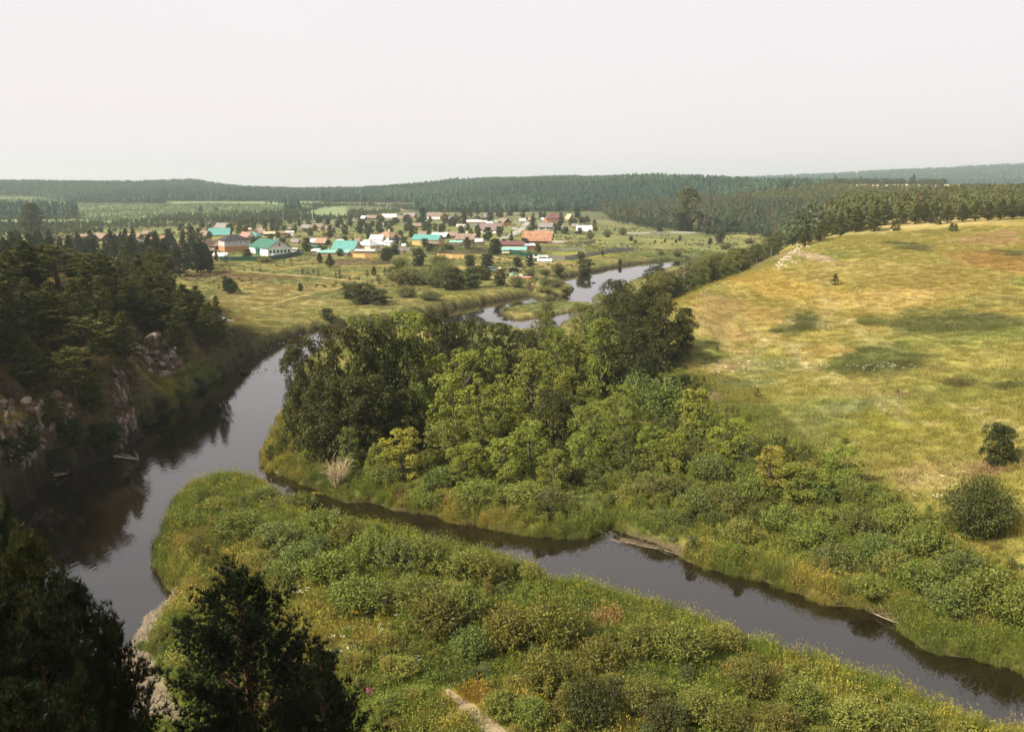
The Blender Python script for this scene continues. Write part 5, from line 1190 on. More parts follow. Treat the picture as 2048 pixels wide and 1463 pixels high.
def house(name, label, px, py, L, W, hw, hr, yaw, kind, roof, wall, gable=None, fw=0, ew=0, ch=None, door=False, short=None, attic=False, lower=None, lw=0, frame=None, cat='house', px_dims=True):
    p = ground(px, py, 150); s = m_per_px(p) if px_dims else 1.0
    L, W, hw, hr = L * s, W * s, max(hw * s * 1.02, 1.5), hr * s; HOUSES.append((p.x, p.y, max(L, W) / 2))
    t = thing(name, p, RAD(yaw)); tag(t, label, cat, 'buildings of the village')
    if short: LAND.append((short, p.x, p.y))
    x, y = L / 2, W / 2
    mb = MB(); mb.box((0, 0, hw / 2 - .5), (L, W, hw + 1.0))
    wm = WL[wall]; wo = mb.obj('wall', wm, t, shade=False)
    if lower:
        l = MB(); l.box((0, 0, hw * .22), (L + .06, W + .06, hw * .46)); l.obj('lower_wall', WL[lower], t, shade=False)
    ov, rb = .45, MB()
    if kind == 'gable':
        k = hr / y; e = hw - ov * k
        slab(rb, (-x - ov, -y - ov, e), (x + ov, -y - ov, e), (x + ov, 0, hw + hr), (-x - ov, 0, hw + hr)); slab(rb, (x + ov, y + ov, e), (-x - ov, y + ov, e), (-x - ov, 0, hw + hr), (x + ov, 0, hw + hr))
        for sx in (-1, 1):
            g = MB(); X = sx * (x - .06)
            v = [(X - .06, -y, hw), (X - .06, y, hw), (X - .06, 0, hw + hr - .17), (X + .06, -y, hw), (X + .06, y, hw), (X + .06, 0, hw + hr - .17)]
            g.add(v, [(0, 1, 2), (5, 4, 3)]); g.add(v, [(0, 3, 4, 1), (1, 4, 5, 2), (2, 5, 3, 0)])
            go = g.obj('gable', WL[gable or wall], t, shade=False)
            if attic and sx == attic:
                f = MB(); f.box((x + .05, 0, hw + hr * .38), (.08, .9, 1.0)); fo = f.obj('window', frame or M_FRAME, t, shade=False); q = MB(); q.box((x + .10, 0, hw + hr * .38), (.04, .66, .76)); q.obj('pane', M_GLASS, fo, shade=False)
    elif kind == 'hip':
        r = max(x - y * .95, .4); k = hr / y; e = hw - ov * k
        A, B, C2, D2 = (-x - ov, -y - ov, e), (x + ov, -y - ov, e), (x + ov, y + ov, e), (-x - ov, y + ov, e); R1, R2 = (-r, 0, hw + hr), (r, 0, hw + hr)
        slab(rb, A, B, R2, R1); slab(rb, C2, D2, R1, R2); tri_slab(rb, B, C2, R2); tri_slab(rb, D2, A, R1)
    elif kind == 'shed':
        slab(rb, (-x - ov, -y - ov, hw - .1), (x + ov, -y - ov, hw - .1), (x + ov, y + ov, hw + hr), (-x - ov, y + ov, hw + hr))
        bk = MB(); bk.box((0, y - .08, hw + hr / 2 - .1), (L, .12, max(hr - .3, .1))); bk.obj('back_wall', wm, t, shade=False)
    ro = rb.obj('roof', RF[roof], t, shade=False)
    if ch:
        for cx in (ch if isinstance(ch, (list, tuple)) else [ch]):
            c = MB(); c.box((cx * x, .15 * y, hw + hr + .15), (.6, .6, 1.5)); c.obj('chimney', M_CHIM, ro, shade=False)
    fm = frame or M_FRAME
    def win(cx, cy, cz_, axis, ww=.95, hh=1.25):
        f = MB(); q = MB()
        if axis == 'f': f.box((cx, -y - .03, cz_), (ww, .10, hh)); q.box((cx, -y - .09, cz_), (ww * .68, .05, hh * .74))
        else:
            sx = 1 if axis == 'r' else -1; f.box((sx * (x + .03), cx, cz_), (.10, ww, hh)); q.box((sx * (x + .09), cx, cz_), (.05, ww * .68, hh * .74))
        q.obj('pane', M_GLASS, f.obj('window', fm, t, shade=False), shade=False)
    zc = hw * .55 if hw < 4.2 else hw * .76
    for i in range(fw): win(-x + L * (i + .8) / (fw + .6), 0, zc, 'f')
    for i in range(abs(ew)): win(-y + W * (i + .8) / (abs(ew) + .6), 0, zc, 'r' if ew > 0 else 'l')
    for i in range(lw): win(-x + L * (i + .8) / (lw + .6), 0, hw * .25, 'f')
    if door:
        d = MB(); d.box((-x + .12 * L, -y - .03, 1.0), (1.0, .10, 2.1)); do = d.obj('door', M_DOOR, t, shade=False); hd = MB(); hd.box((-x + .12 * L + .35, -y - .12, 1.0), (.08, .08, .2)); hd.obj('handle', M_FRAME, do, shade=False)
    return t
hs = house
hs('house', 'mint white house with green roof, lilac gable and a row of five windows', 541, 509, 92, 50, 16, 15, -52, 'gable', 'green', 'mint', 'lilac', ew=6, ch=.35, attic=1, frame=M_DOOR, short='green-roofed mint house')
hs('barn', 'dark green metal yard shed under the green roof of the mint house', 521, 509, 16, 14, 12, 4, -52, 'shed', 'green', 'green', cat='shed')
hs('house', 'unfinished two-storey house, grey blocks over orange brick, flat black hip roof', 470, 501, 52, 44, 22, 10, 33, 'hip', 'black', 'grey', fw=4, ew=-2, lower='orange', short='two-storey black-roofed house')
hs('house', 'house with wide bright turquoise roof behind the two-storey black-roofed house', 440, 473, 40, 26, 5, 12, 8, 'gable', 'teal', 'yellow', 'dark', fw=3, short='turquoise-roofed house at the back')
hs('house', 'old log house with orange pyramid roof beside the two-storey black-roofed house', 420, 499, 34, 30, 9, 13, 28, 'hip', 'orange', 'dark', fw=2, short='orange pyramid-roofed house')
hs('shed', 'grey-brown lean-to shed in front of the orange pyramid-roofed house', 414, 507, 26, 12, 7, 4, 20, 'shed', 'brown', 'dark', cat='shed')
hs('house', 'brown-roofed log house left of the wide turquoise roof', 408, 474, 26, 16, 4, 8, -20, 'gable', 'brown', 'dark', 'dark', fw=2)
hs('house', 'weathered dark house with pale patch on its roof, behind the turquoise roof', 446, 458, 30, 16, 4, 8, -28, 'gable', 'darkgrey', 'dark', 'timber', fw=1)
hs('house', 'small house with pinkish red roof behind the two-storey black-roofed house', 494, 477, 22, 18, 5, 8, -30, 'gable', 'pink', 'timber', 'white', ew=1, short='pink-roofed house')
hs('house', 'white-walled house with turquoise hip roof next to the pink roof', 507, 476, 26, 18, 6, 6, -18, 'hip', 'teal', 'grey')
hs('shed', 'long low shed with pale roof behind the brown barn roof', 510, 463, 24, 8, 3, 3, 3, 'shed', 'tan', 'timber', cat='shed')
hs('barn', 'low barn with weathered brown roof between two pale sheds', 523, 469, 22, 14, 3, 6, -25, 'gable', 'brown', 'dark', 'dark', cat='barn')
hs('shed', 'open shed with sand coloured roof on the garden edge', 539, 472, 20, 9, 4, 4, 15, 'shed', 'tan', 'dark', cat='shed')
hs('shed', 'orange timber shed standing beside a white hut', 564, 470, 16, 8, 3, 3, 4, 'shed', 'orange', 'orange', cat='shed')
hs('hut', 'small white hut beside the orange timber shed', 580, 470, 14, 9, 6, 2, 8, 'gable', 'white', 'white', cat='hut')
hs('house', 'house with orange roof and green gable beside a white-roofed half', 645, 490, 24, 18, 6, 8, -25, 'gable', 'orange', 'dark', 'green', short='green-gabled house')
hs('shed', 'white-roofed lean-to joined to the green-gabled orange house', 630, 489, 14, 14, 6, 6, -25, 'gable', 'white', 'dark', cat='shed')
hs('shed', 'flat green shed below the green-gabled orange house', 634, 499, 18, 10, 5, 2, -10, 'shed', 'green', 'green', cat='shed')
hs('house', 'steep bright turquoise roof in two sections over pinkish board gable', 694, 503, 52, 30, 7, 15, -24, 'gable', 'teal', 'orange', 'pink', ew=1, short='steep turquoise roof')
hs('carport', 'long open shed with silver white roof in front of the steep turquoise roof', 668, 511, 62, 22, 7, 4, -8, 'shed', 'pale', 'timber', cat='shed', short='long silver-roofed shed')
hs('shed', 'bright white low roof at the end of the long silver-roofed shed', 640, 507, 28, 16, 6, 3, -4, 'shed', 'white', 'timber', cat='shed')
hs('house', 'cream house with grey metal hip roof in the middle of the village', 736, 502, 40, 34, 13, 10, -30, 'hip', 'grey', 'cream', fw=0, ew=2, short='cream grey-roofed house')
hs('porch', 'white glazed veranda built onto the cream grey-roofed house', 755, 500, 22, 12, 11, 3, -12, 'shed', 'white', 'cream', fw=4, cat='porch')
hs('shed', 'grey slate lean-to before the cream grey-roofed house', 730, 508, 38, 8, 4, 3, -4, 'shed', 'grey', 'timber', cat='shed')
hs('house', 'long white house with orange hip roof and tall windows', 776, 485, 40, 34, 13, 10, -38, 'hip', 'orange', 'white', ew=5, ch=.1, frame=M_FRAMEB, short='long white orange-roofed house')
hs('annexe', 'white gabled annexe in front of the long white orange-roofed house', 755, 486, 26, 14, 9, 7, -20, 'gable', 'white', 'white', 'white', cat='annexe')
hs('garage', 'low white garage with brown door canopy by the long white house', 775, 491, 18, 10, 7, 2, -25, 'shed', 'white', 'white', door=True, cat='garage')
hs('house', 'yellow house with wide turquoise roof and pink gable', 856, 491, 58, 26, 13, 9, -24, 'gable', 'teal', 'yellow', 'pink', fw=2, short='yellow turquoise-roofed house')
hs('shed', 'small canopy with brown roof in front of the yellow turquoise-roofed house', 866, 493, 22, 8, 4, 4, -6, 'shed', 'brown', 'dark', cat='shed')
hs('house', 'grey-roofed house behind the yellow turquoise-roofed house', 881, 477, 34, 18, 5, 7, -28, 'gable', 'grey', 'dark', 'dark')
hs('house', 'brown-roofed house between the grey roof and the dark gables', 904, 476, 28, 18, 6, 7, -32, 'gable', 'brown', 'dark', 'dark', ew=2)
hs('house', 'old house with swept brown roof and white chimney pipe', 934, 485, 40, 24, 8, 10, -24, 'gable', 'brown', 'dark', 'timber', fw=2, ch=-.1, short='swept brown-roofed house')
hs('shed', 'weathered grey shed joined to the swept brown-roofed house', 912, 490, 24, 12, 6, 3, -12, 'shed', 'pale', 'timber', cat='shed')
hs('house', 'large plain mauve-brown roof over a white gable wall', 982, 465, 44, 24, 6, 13, -16, 'gable', 'mauve', 'white', 'white', ew=1, short='mauve-roofed house')
hs('house', 'long low house with white roof and orange walls on the far street', 947, 449, 26, 12, 6, 3, 6, 'shed', 'white', 'orange', fw=3, short='white-roofed orange house')
hs('shed', 'second white flat roof next to the long orange house', 966, 448, 14, 10, 5, 2, 6, 'shed', 'white', 'orange', cat='shed')
hs('shed', 'low cream shed at the end of the white flat roofs', 979, 449, 12, 8, 4, 2, 6, 'shed', 'white', 'cream', cat='shed')
hs('house', 'far dark grey roofed house above the white flat roofs', 977, 436, 20, 10, 3, 6, 10, 'gable', 'darkgrey', 'timber', 'dark')
hs('house', 'house with white-edged brown gable facing the village street', 1008, 450, 30, 18, 6, 8, -62, 'gable', 'brown', 'orange', 'dark', ew=1, short='white-edged gable house')
hs('shed', 'pale grey-green shed beside the white-edged gable', 1000, 449, 20, 10, 5, 3, -4, 'shed', 'pale', 'timber', cat='shed')
hs('barn', 'big barn with rust-streaked orange roof', 1076, 482, 58, 26, 8, 12, -10, 'gable', 'rust', 'timber', 'dark', cat='barn', short='rusty barn')
hs('shed', 'sagging rusty lean-to roof along the front of the rusty barn', 1076, 487, 50, 10, 5, 5, -6, 'shed', 'rust', 'dark', cat='shed')
hs('house', 'grey slate roofed house just behind the rusty barn', 1081, 470, 34, 14, 4, 6, 0, 'gable', 'darkgrey', 'dark', 'dark', ch=[-.2, .6])
hs('house', 'long grey roof with dark wall behind the large spruce', 1092, 457, 28, 16, 3, 8, -4, 'gable', 'darkgrey', 'dark', 'dark')
hs('house', 'house with dark maroon roof ridge over pale turquoise lower roof', 1024, 498, 46, 18, 10, 6, -4, 'gable', 'maroon', 'brick', 'brick', short='maroon-roofed house')
hs('annexe', 'pale turquoise lean-to with cream wall along the maroon-roofed house', 1028, 506, 48, 12, 7, 5, -4, 'shed', 'pale', 'cream', cat='annexe')
hs('shed', 'brick shed with white roof beside the maroon-roofed house', 1058, 497, 20, 12, 7, 3, 10, 'shed', 'white', 'brick', cat='shed')
hs('chimney_stack', 'dark square brick stack at the end of the maroon roof', 1046, 497, 5, 5, 20, 1, 0, 'shed', 'black', 'dark', cat='chimney')
hs('house', 'brick house with maroon hip roof on the far side of the street', 1106, 444, 30, 22, 8, 9, 12, 'hip', 'maroon', 'brick', fw=3, short='maroon hip-roofed house')
hs('shed', 'small white shed beside the maroon hip-roofed house', 1088, 441, 10, 6, 3, 2, 0, 'shed', 'white', 'white', cat='shed')
hs('cottage', 'little orange cottage with steep pointed gable', 1139, 441, 13, 11, 5, 8, -58, 'gable', 'tan', 'orange', 'orange', attic=1, cat='cottage', short='little orange cottage')
hs('house', 'white-roofed timber house standing alone at the pasture', 1168, 466, 29, 18, 6, 9, -3, 'gable', 'white', 'cream', 'timber', fw=3, short='white-roofed pasture house')
hs('hut', 'collapsed dark hut between garden trees', 1127, 461, 14, 10, 4, 5, -30, 'gable', 'darkgrey', 'dark', 'pink', cat='hut')
hs('house', 'far house with white roof and white walls', 779, 437, 28, 12, 4, 5, -4, 'gable', 'white', 'white', 'white')
hs('house', 'far brown house beside the white-roofed far house', 744, 439, 24, 12, 4, 5, -24, 'gable', 'brown', 'dark', 'timber')
hs('shed', 'far shed with steep white board roof', 728, 439, 12, 8, 3, 4, -40, 'gable', 'white', 'timber', 'dark', cat='shed')
hs('house', 'far house with reddish grey roof left of the dense dark tree', 820, 436, 24, 14, 4, 6, -20, 'gable', 'darkgrey', 'brick', 'brick')
hs('house', 'far brown-roofed house with white front right of the dense dark tree', 869, 438, 26, 14, 7, 6, -10, 'gable', 'brown', 'white', 'timber', fw=3)
hs('house', 'far rust-roofed house at the end of the upper street', 889, 438, 16, 14, 6, 5, -20, 'gable', 'rust', 'orange', 'timber', fw=1)
hs('house', 'far house with dim green roof behind the brown-roofed ones', 868, 430, 26, 8, 3, 3, 0, 'gable', 'green', 'timber')
hs('house', 'tumbledown grey house with pale gable before the tan field', 613, 459, 18, 12, 4, 6, -20, 'gable', 'darkgrey', 'dark', 'dark')
hs('house', 'old house with white front and brown roof before the tan field', 636, 460, 26, 14, 7, 6, -28, 'gable', 'brown', 'timber', 'white')
hs('house', 'long brown-roofed farmhouse in front of the pole line', 172, 482, 42, 18, 6, 8, -14, 'gable', 'brown', 'timber', 'dark', short='brown farmhouse')
hs('house', 'dark gabled farmhouse with white board under the eaves', 204, 481, 40, 24, 5, 10, -38, 'gable', 'brown', 'dark', 'dark', short='dark gabled farmhouse')
hs('shed', 'low brown shed at the end of the farm row', 140, 481, 40, 10, 4, 3, -4, 'shed', 'brown', 'timber', cat='shed')
hs('house', 'bright orange-roofed house behind the grey hip roof', 268, 480, 32, 18, 5, 8, -18, 'gable', 'orange', 'timber', 'dark')
hs('house', 'house with weathered grey hip roof at the dark pines', 264, 488, 34, 22, 6, 9, -22, 'hip', 'darkgrey', 'timber', short='grey hip-roofed house')
hs('house', 'house with wide two-toned rusty hip roof behind the dark pines', 312, 488, 46, 24, 5, 8, -14, 'hip', 'rust', 'timber', short='rusty hip-roofed house')
hs('house', 'small orange roof at the edge of the dark pines', 334, 479, 18, 12, 5, 6, -8, 'gable', 'orange', 'timber', 'grey')
hs('shed', 'small orange shed roof peeping between the dark pines', 366, 498, 16, 10, 5, 5, -20, 'gable', 'orange', 'orange', 'orange', cat='shed')
for px, py, L_, W_, yw, rf_, wl_, lb in [(585, 461, 12, 8, -20, 'brown', 'dark', 'small brown hut behind the white hut'), (702, 445, 14, 8, 10, 'darkgrey', 'timber', 'small grey shed at the foot of the tan field'), (800, 440, 13, 8, -12, 'brown', 'timber', 'brown shed beside the far white house'), (905, 441, 14, 8, 6, 'darkgrey', 'dark', 'dark shed at the end of the far rust roof'), (925, 436, 12, 7, -25, 'brown', 'timber', 'small far hut left of the long white roofs'),
    (1045, 445, 12, 7, 4, 'grey', 'timber', 'grey shed where the village road ends'), (1063, 443, 12, 8, -18, 'brown', 'dark', 'brown shed behind the large spruce'), (1150, 456, 12, 8, -8, 'darkgrey', 'timber', 'grey shed between the hut and the pasture house'), (681, 489, 14, 8, -20, 'grey', 'timber', 'grey shed behind the steep turquoise roof'), (612, 494, 12, 8, 8, 'brown', 'dark', 'low brown shed beside the green gable'), (592, 488, 14, 9, -15, 'darkgrey', 'timber', 'weathered shed behind the mint house'),
    (716, 486, 12, 8, -20, 'brown', 'timber', 'brown shed behind the cream house'), (838, 486, 14, 8, -10, 'darkgrey', 'dark', 'dark shed left of the yellow house'), (846, 472, 16, 9, -24, 'brown', 'timber', 'brown barn in the gardens behind the yellow house'), (958, 487, 14, 8, -5, 'grey', 'timber', 'grey shed beside the swept brown roof'), (1006, 490, 12, 8, 5, 'brown', 'dark', 'brown shed behind the maroon roof'), (100, 481, 22, 10, -6, 'brown', 'timber', 'brown shed at the far end of the farm row'),
    (236, 477, 18, 10, -14, 'darkgrey', 'timber', 'grey barn between the two farmhouses'), (296, 471, 20, 10, -18, 'brown', 'dark', 'brown roof behind the rusty hip roof'), (382, 470, 18, 10, -20, 'brown', 'timber', 'brown roof behind the dark garden tree'), (394, 489, 16, 10, 12, 'orange', 'timber', 'faded orange shed before the log house'), (484, 487, 14, 9, 20, 'darkgrey', 'dark', 'dark shed behind the green roof'), (660, 461, 16, 9, -12, 'brown', 'timber', 'brown shed at the back gardens'), (760, 455, 16, 9, -16, 'darkgrey', 'timber', 'grey shed in the middle gardens'), (835, 455, 16, 9, -10, 'brown', 'dark', 'brown shed below the dense dark tree')]:
    hs('shed', lb, px, py, L_, W_, 4, 5, yw, 'gable', rf_, wl_, wl_, cat='shed')
# tunnel greenhouses
M_FILM = plain('greenhouse_film', (.72, .72, .70), .5, .06); M_FILMD = plain('greenhouse_end', (.34, .34, .30), .6, .15)
def greenhouse(label, px, py, L, Wd, yaw):
    p = ground(px, py, 150); s = m_per_px(p); L *= s; Wd *= s
    t = thing('greenhouse', p, RAD(yaw)); tag(t, label, 'greenhouse', 'tunnel greenhouses')
    a = np.linspace(0, pi, 11); mb = MB(); V = []
    for X in np.linspace(-L / 2, L / 2, 7): V += [(X, Wd / 2 * cos(q), Wd * .62 * sin(q)) for q in a]
    mb.add(V, [(i * 11 + j, i * 11 + j + 1, (i + 1) * 11 + j + 1, (i + 1) * 11 + j) for i in range(6) for j in range(10)]); mb.obj('cover', M_FILM, t, shade=False, smooth=True)
    for X in (-L / 2 + .02, L / 2 - .02):
        e = MB(); e.poly([(X, Wd / 2 * cos(q), Wd * .62 * sin(q)) for q in a]); e.obj('end_wall', M_FILMD, t, shade=False)
    for X in np.linspace(-L / 2, L / 2, 7):
        h = MB(); h.tube([(X, (Wd / 2 + .02) * cos(q), (Wd * .62 + .02) * sin(q)) for q in a], [.04] * 11, 4); h.obj('hoop', M_FRAME, t, shade=False)
greenhouse('white tunnel greenhouse on the lawn before the two-storey black-roofed house', 442, 514, 30, 14, -6)
greenhouse('small white tunnel greenhouse by the long white orange-roofed house', 809, 492, 10, 8, -30)

# ------------------------------------------------------------------ fences
M_FGREEN = plain('fence_green_metal', (.007, .045, .032), .55, .12); M_FGREY = plain('fence_grey_boards', (.27, .25, .24), .9, .3, 3); M_FBROWN = plain('fence_brown_boards', (.15, .10, .075), .9, .35, 3); M_FYEL = plain('fence_new_boards', (.52, .33, .13), .9, .2, 3); M_FWHITE = plain('fence_white', (.66, .64, .60), .85, .1); M_POST = plain('fence_post', (.14, .10, .075), .9, .3)
def fence(name, label, pts, h, m, gap=.12, board=.13, rails=True, rmin=150):
    q = [ground(a, b, rmin) for a, b in pts]
    t = thing(name, q[0]); tag(t, label, 'fence', 'fences of the village'); o = q[0]
    r = np.random.default_rng(len(label)); pk = MB(); k = 0
    for A, B in zip(q[:-1], q[1:]):
        Ld = math.hypot(B.x - A.x, B.y - A.y); ang = math.atan2(B.y - A.y, B.x - A.x); npost = max(int(Ld / 3), 1)
        for i in range(npost):
            f = i / npost; x, y = A.x + (B.x - A.x) * f, A.y + (B.y - A.y) * f; z = float(H(x, y)[0])
            po = MB(); po.box((x - o.x, y - o.y, z - o.z + h * .5 - .1), (.11, .11, h + .3), 0, ang); po.obj('post', M_POST, t, shade=False)
            f2 = (i + 1) / npost; x2, y2 = A.x + (B.x - A.x) * f2, A.y + (B.y - A.y) * f2; z2 = float(H(x2, y2)[0])
            if rails:
                for hh in (.28, .78):
                    ra = MB(); ra.tube([(x - o.x, y - o.y, z - o.z + h * hh), (x2 - o.x, y2 - o.y, z2 - o.z + h * hh)], [.04, .04], 4); ra.obj('rail', M_POST, t, shade=False)
            nb = max(int(Ld / npost / (board + gap)), 1)
            for j in range(nb):
                g = (j + .5) / nb; hh = h * r.uniform(.93, 1.05) if gap > 0 else h
                pk.box((x + (x2 - x) * g - o.x + .06 * sin(ang), y + (y2 - y) * g - o.y - .06 * cos(ang), z + (z2 - z) * g - o.z + hh / 2), (board if gap > 0 else Ld / npost / nb, .035, hh), 0, ang)
    b = pk.obj('boards', m, t, shade=False); b['kind'] = 'stuff'
    return t
fence('metal_fence', 'dark green metal fence along the meadow below the mint house', [(536, 522), (560, 518), (585, 513), (606, 507)], 2.0, M_FGREEN, 0, .3)
fence('metal_fence', 'dark green metal fence in front of the tunnel greenhouse', [(440, 521), (462, 522), (490, 522), (536, 522)], 1.8, M_FGREEN, 0, .3)
fence('metal_fence', 'green metal fence below the maroon-roofed house', [(976, 507), (990, 507), (1012, 505), (1040, 511), (1075, 516)], 1.9, M_FGREEN, 0, .3)
fence('board_fence', 'dark brown picket fence along the meadow before the gardens', [(655, 530), (700, 530), (745, 530), (782, 527)], 1.5, M_FBROWN)
fence('board_fence', 'brown board fence of the garden behind the yellow fence', [(862, 508), (900, 507), (940, 508), (975, 503)], 1.7, M_FBROWN)
fence('board_fence', 'fresh yellow board fence by the riverside bushes', [(874, 515), (905, 517), (928, 517)], 1.8, M_FYEL, .02, .16)
fence('board_fence', 'yellow board fence under the grey slate lean-to', [(706, 514), (730, 516), (756, 515)], 1.6, M_FYEL, .02, .16)
fence('board_fence', 'grey-brown fence before the swept brown-roofed house', [(896, 492), (930, 492), (970, 490)], 1.8, M_FBROWN)
fence('board_fence', 'grey board fence along the riverside track behind the white van', [(1100, 520), (1130, 520), (1150, 517), (1180, 512), (1220, 505), (1268, 501)], 1.9, M_FGREY, .03, .16)
fence('board_fence', 'weathered grey fence of the garden behind the white van', [(1082, 502), (1120, 501), (1170, 502)], 1.6, M_FGREY)
fence('board_fence', 'old picket fence below the rusty barn', [(1095, 488), (1130, 490), (1170, 489), (1190, 484)], 1.5, M_FBROWN)
fence('white_fence', 'low white board wall between the far gardens', [(912, 453), (935, 453), (958, 452)], 1.8, M_FWHITE, 0, .3)
fence('white_fence', 'thin white fence line across the pasture before the huge tree', [(1255, 468), (1300, 467), (1340, 466), (1410, 467)], 1.1, M_FWHITE, 0, .3)
fence('board_fence', 'pale fence under the rusty barn wall', [(1104, 486), (1126, 486)], 1.3, M_FWHITE, 0, .3)
fence('board_fence', 'grey fence before the cream grey-roofed house', [(788, 502), (806, 502), (820, 502)], 1.7, M_FGREY, 0, .3)
fence('board_fence', 'dark garden fence behind the round trees', [(560, 477), (600, 476), (650, 476), (700, 478)], 1.5, M_FBROWN)
fence('wire_fence', 'line of thin posts across the riverside pasture', [(1190, 500), (1240, 497), (1290, 500), (1340, 500), (1400, 497)], 1.2, M_POST, 2.6, .07, False)

# ------------------------------------------------------------------ power poles
M_POLE = plain('pole_wood', (.34, .31, .27), .9, .2); M_INS = plain('insulator', (.5, .5, .48), .4, .1)
def pole(label, px, by, ty, strut=False):
    p = ground(px, by, 200); h = max((by - ty) * m_per_px(p), 5.0)
    t = thing('power_pole', p, random.uniform(-.4, .4)); tag(t, label, 'pole', 'power poles of the village')
    a = MB(); a.tube([(0, 0, -.5), (0, 0, h * .5), (0, 0, h)], [.17, .14, .11], 6); a.obj('pole', M_POLE, t, shade=False)
    c = MB(); c.box((0, 0, h - .6), (1.7, .12, .14)); co = c.obj('crossarm', M_POLE, t, shade=False)
    for sx in (-.75, 0, .75):
        i = MB(); i.tube([(sx, 0, h - .53), (sx, 0, h - .28)], [.05, .04], 5); i.obj('insulator', M_INS, co, shade=False)
    if strut:
        b = MB(); b.tube([(2.6, .4, -.4), (.1, 0, h * .86)], [.13, .10], 6); b.obj('strut', M_POLE, t, shade=False)
for l, px, by, ty, st in [('pole behind the brown farmhouse, first of the field line', 163, 466, 447, 0), ('pole in the open field behind the orange-roofed house', 259, 464, 444, 0), ('pole with slanting strut in the field', 337, 461, 438, 1), ('tall pole behind the brown-roofed log house', 413, 461, 436, 0), ('short pole beside the weathered dark house', 421, 452, 440, 0),
                          ('far pole above the brownish birch', 474, 440, 428, 0), ('pole at the edge of the far woods behind the pale sheds', 567, 448, 424, 0), ('tall pole behind the tumbledown grey house', 603, 461, 423, 0), ('pole rising from the garden trees by the white-fronted old house', 665, 450, 436, 0), ('pole beside the round dark bush below the mint house', 588, 502, 470, 0), ('pole at the end of the tan field', 775, 427, 408, 0),
                          ('lone far pole on the field edge below the ridge', 871, 418, 404, 0), ('pole in front of the white annexe', 744, 484, 468, 0), ('pole at the corner of the long white house', 795, 486, 466, 0), ('white pole beside the mauve-roofed house', 956, 473, 453, 0), ('thin pole behind the mauve-roofed house', 983, 460, 449, 0), ('pole standing beside the grey village road', 1034, 471, 451, 0),
                          ('pole by the road just left of the large spruce', 1049, 460, 447, 0), ('pole behind the rusty barn gable', 1107, 470, 453, 0), ('far pole left of the maroon hip roof', 1074, 438, 427, 0), ('tall pole behind the steep turquoise roof', 667, 494, 482, 0), ('dark street pole with lamp beside the brown farmhouse', 181, 482, 466, 0)]:
    pole(l, px, by, ty, st)

# ------------------------------------------------------------------ vehicles
M_PWHITE = plain('paint_white', (.80, .80, .80), .3, .03, 2, .5); M_PBLACK = plain('paint_black', (.012, .012, .014), .3, .1, 2, .5); M_PGREEN = plain('paint_grey_green', (.16, .22, .20), .35, .05, 2, .5); M_PSILVER = plain('paint_silver', (.45, .46, .47), .35, .05, 2, .5)
M_TYRE = plain('tyre_rubber', (.02, .02, .02), .9, .1); M_RIM = plain('rim_metal', (.5, .5, .5), .4, .05); M_LAMPG = plain('headlight_glass', (.7, .7, .68), .2, .05, 2, .6); M_TAIL = plain('tail_light_red', (.4, .02, .02), .3, .05); M_TRIM = plain('black_trim', (.03, .03, .032), .7, .1)
def extrude(mb, prof, y0, y1, inset=0.0):
    n = len(prof); P = np.array(prof, float)
    a = np.stack([P[:, 0], np.full(n, y0), P[:, 1]], 1); b = np.stack([P[:, 0], np.full(n, y1), P[:, 1]], 1)
    mb.add(np.concatenate([a, b]), [(i, (i + 1) % n, n + (i + 1) % n, n + i) for i in range(n)])
    mb.add(a, [(0, i + 1, i) for i in range(1, n - 1)]); mb.add(b, [(0, i, i + 1) for i in range(1, n - 1)])
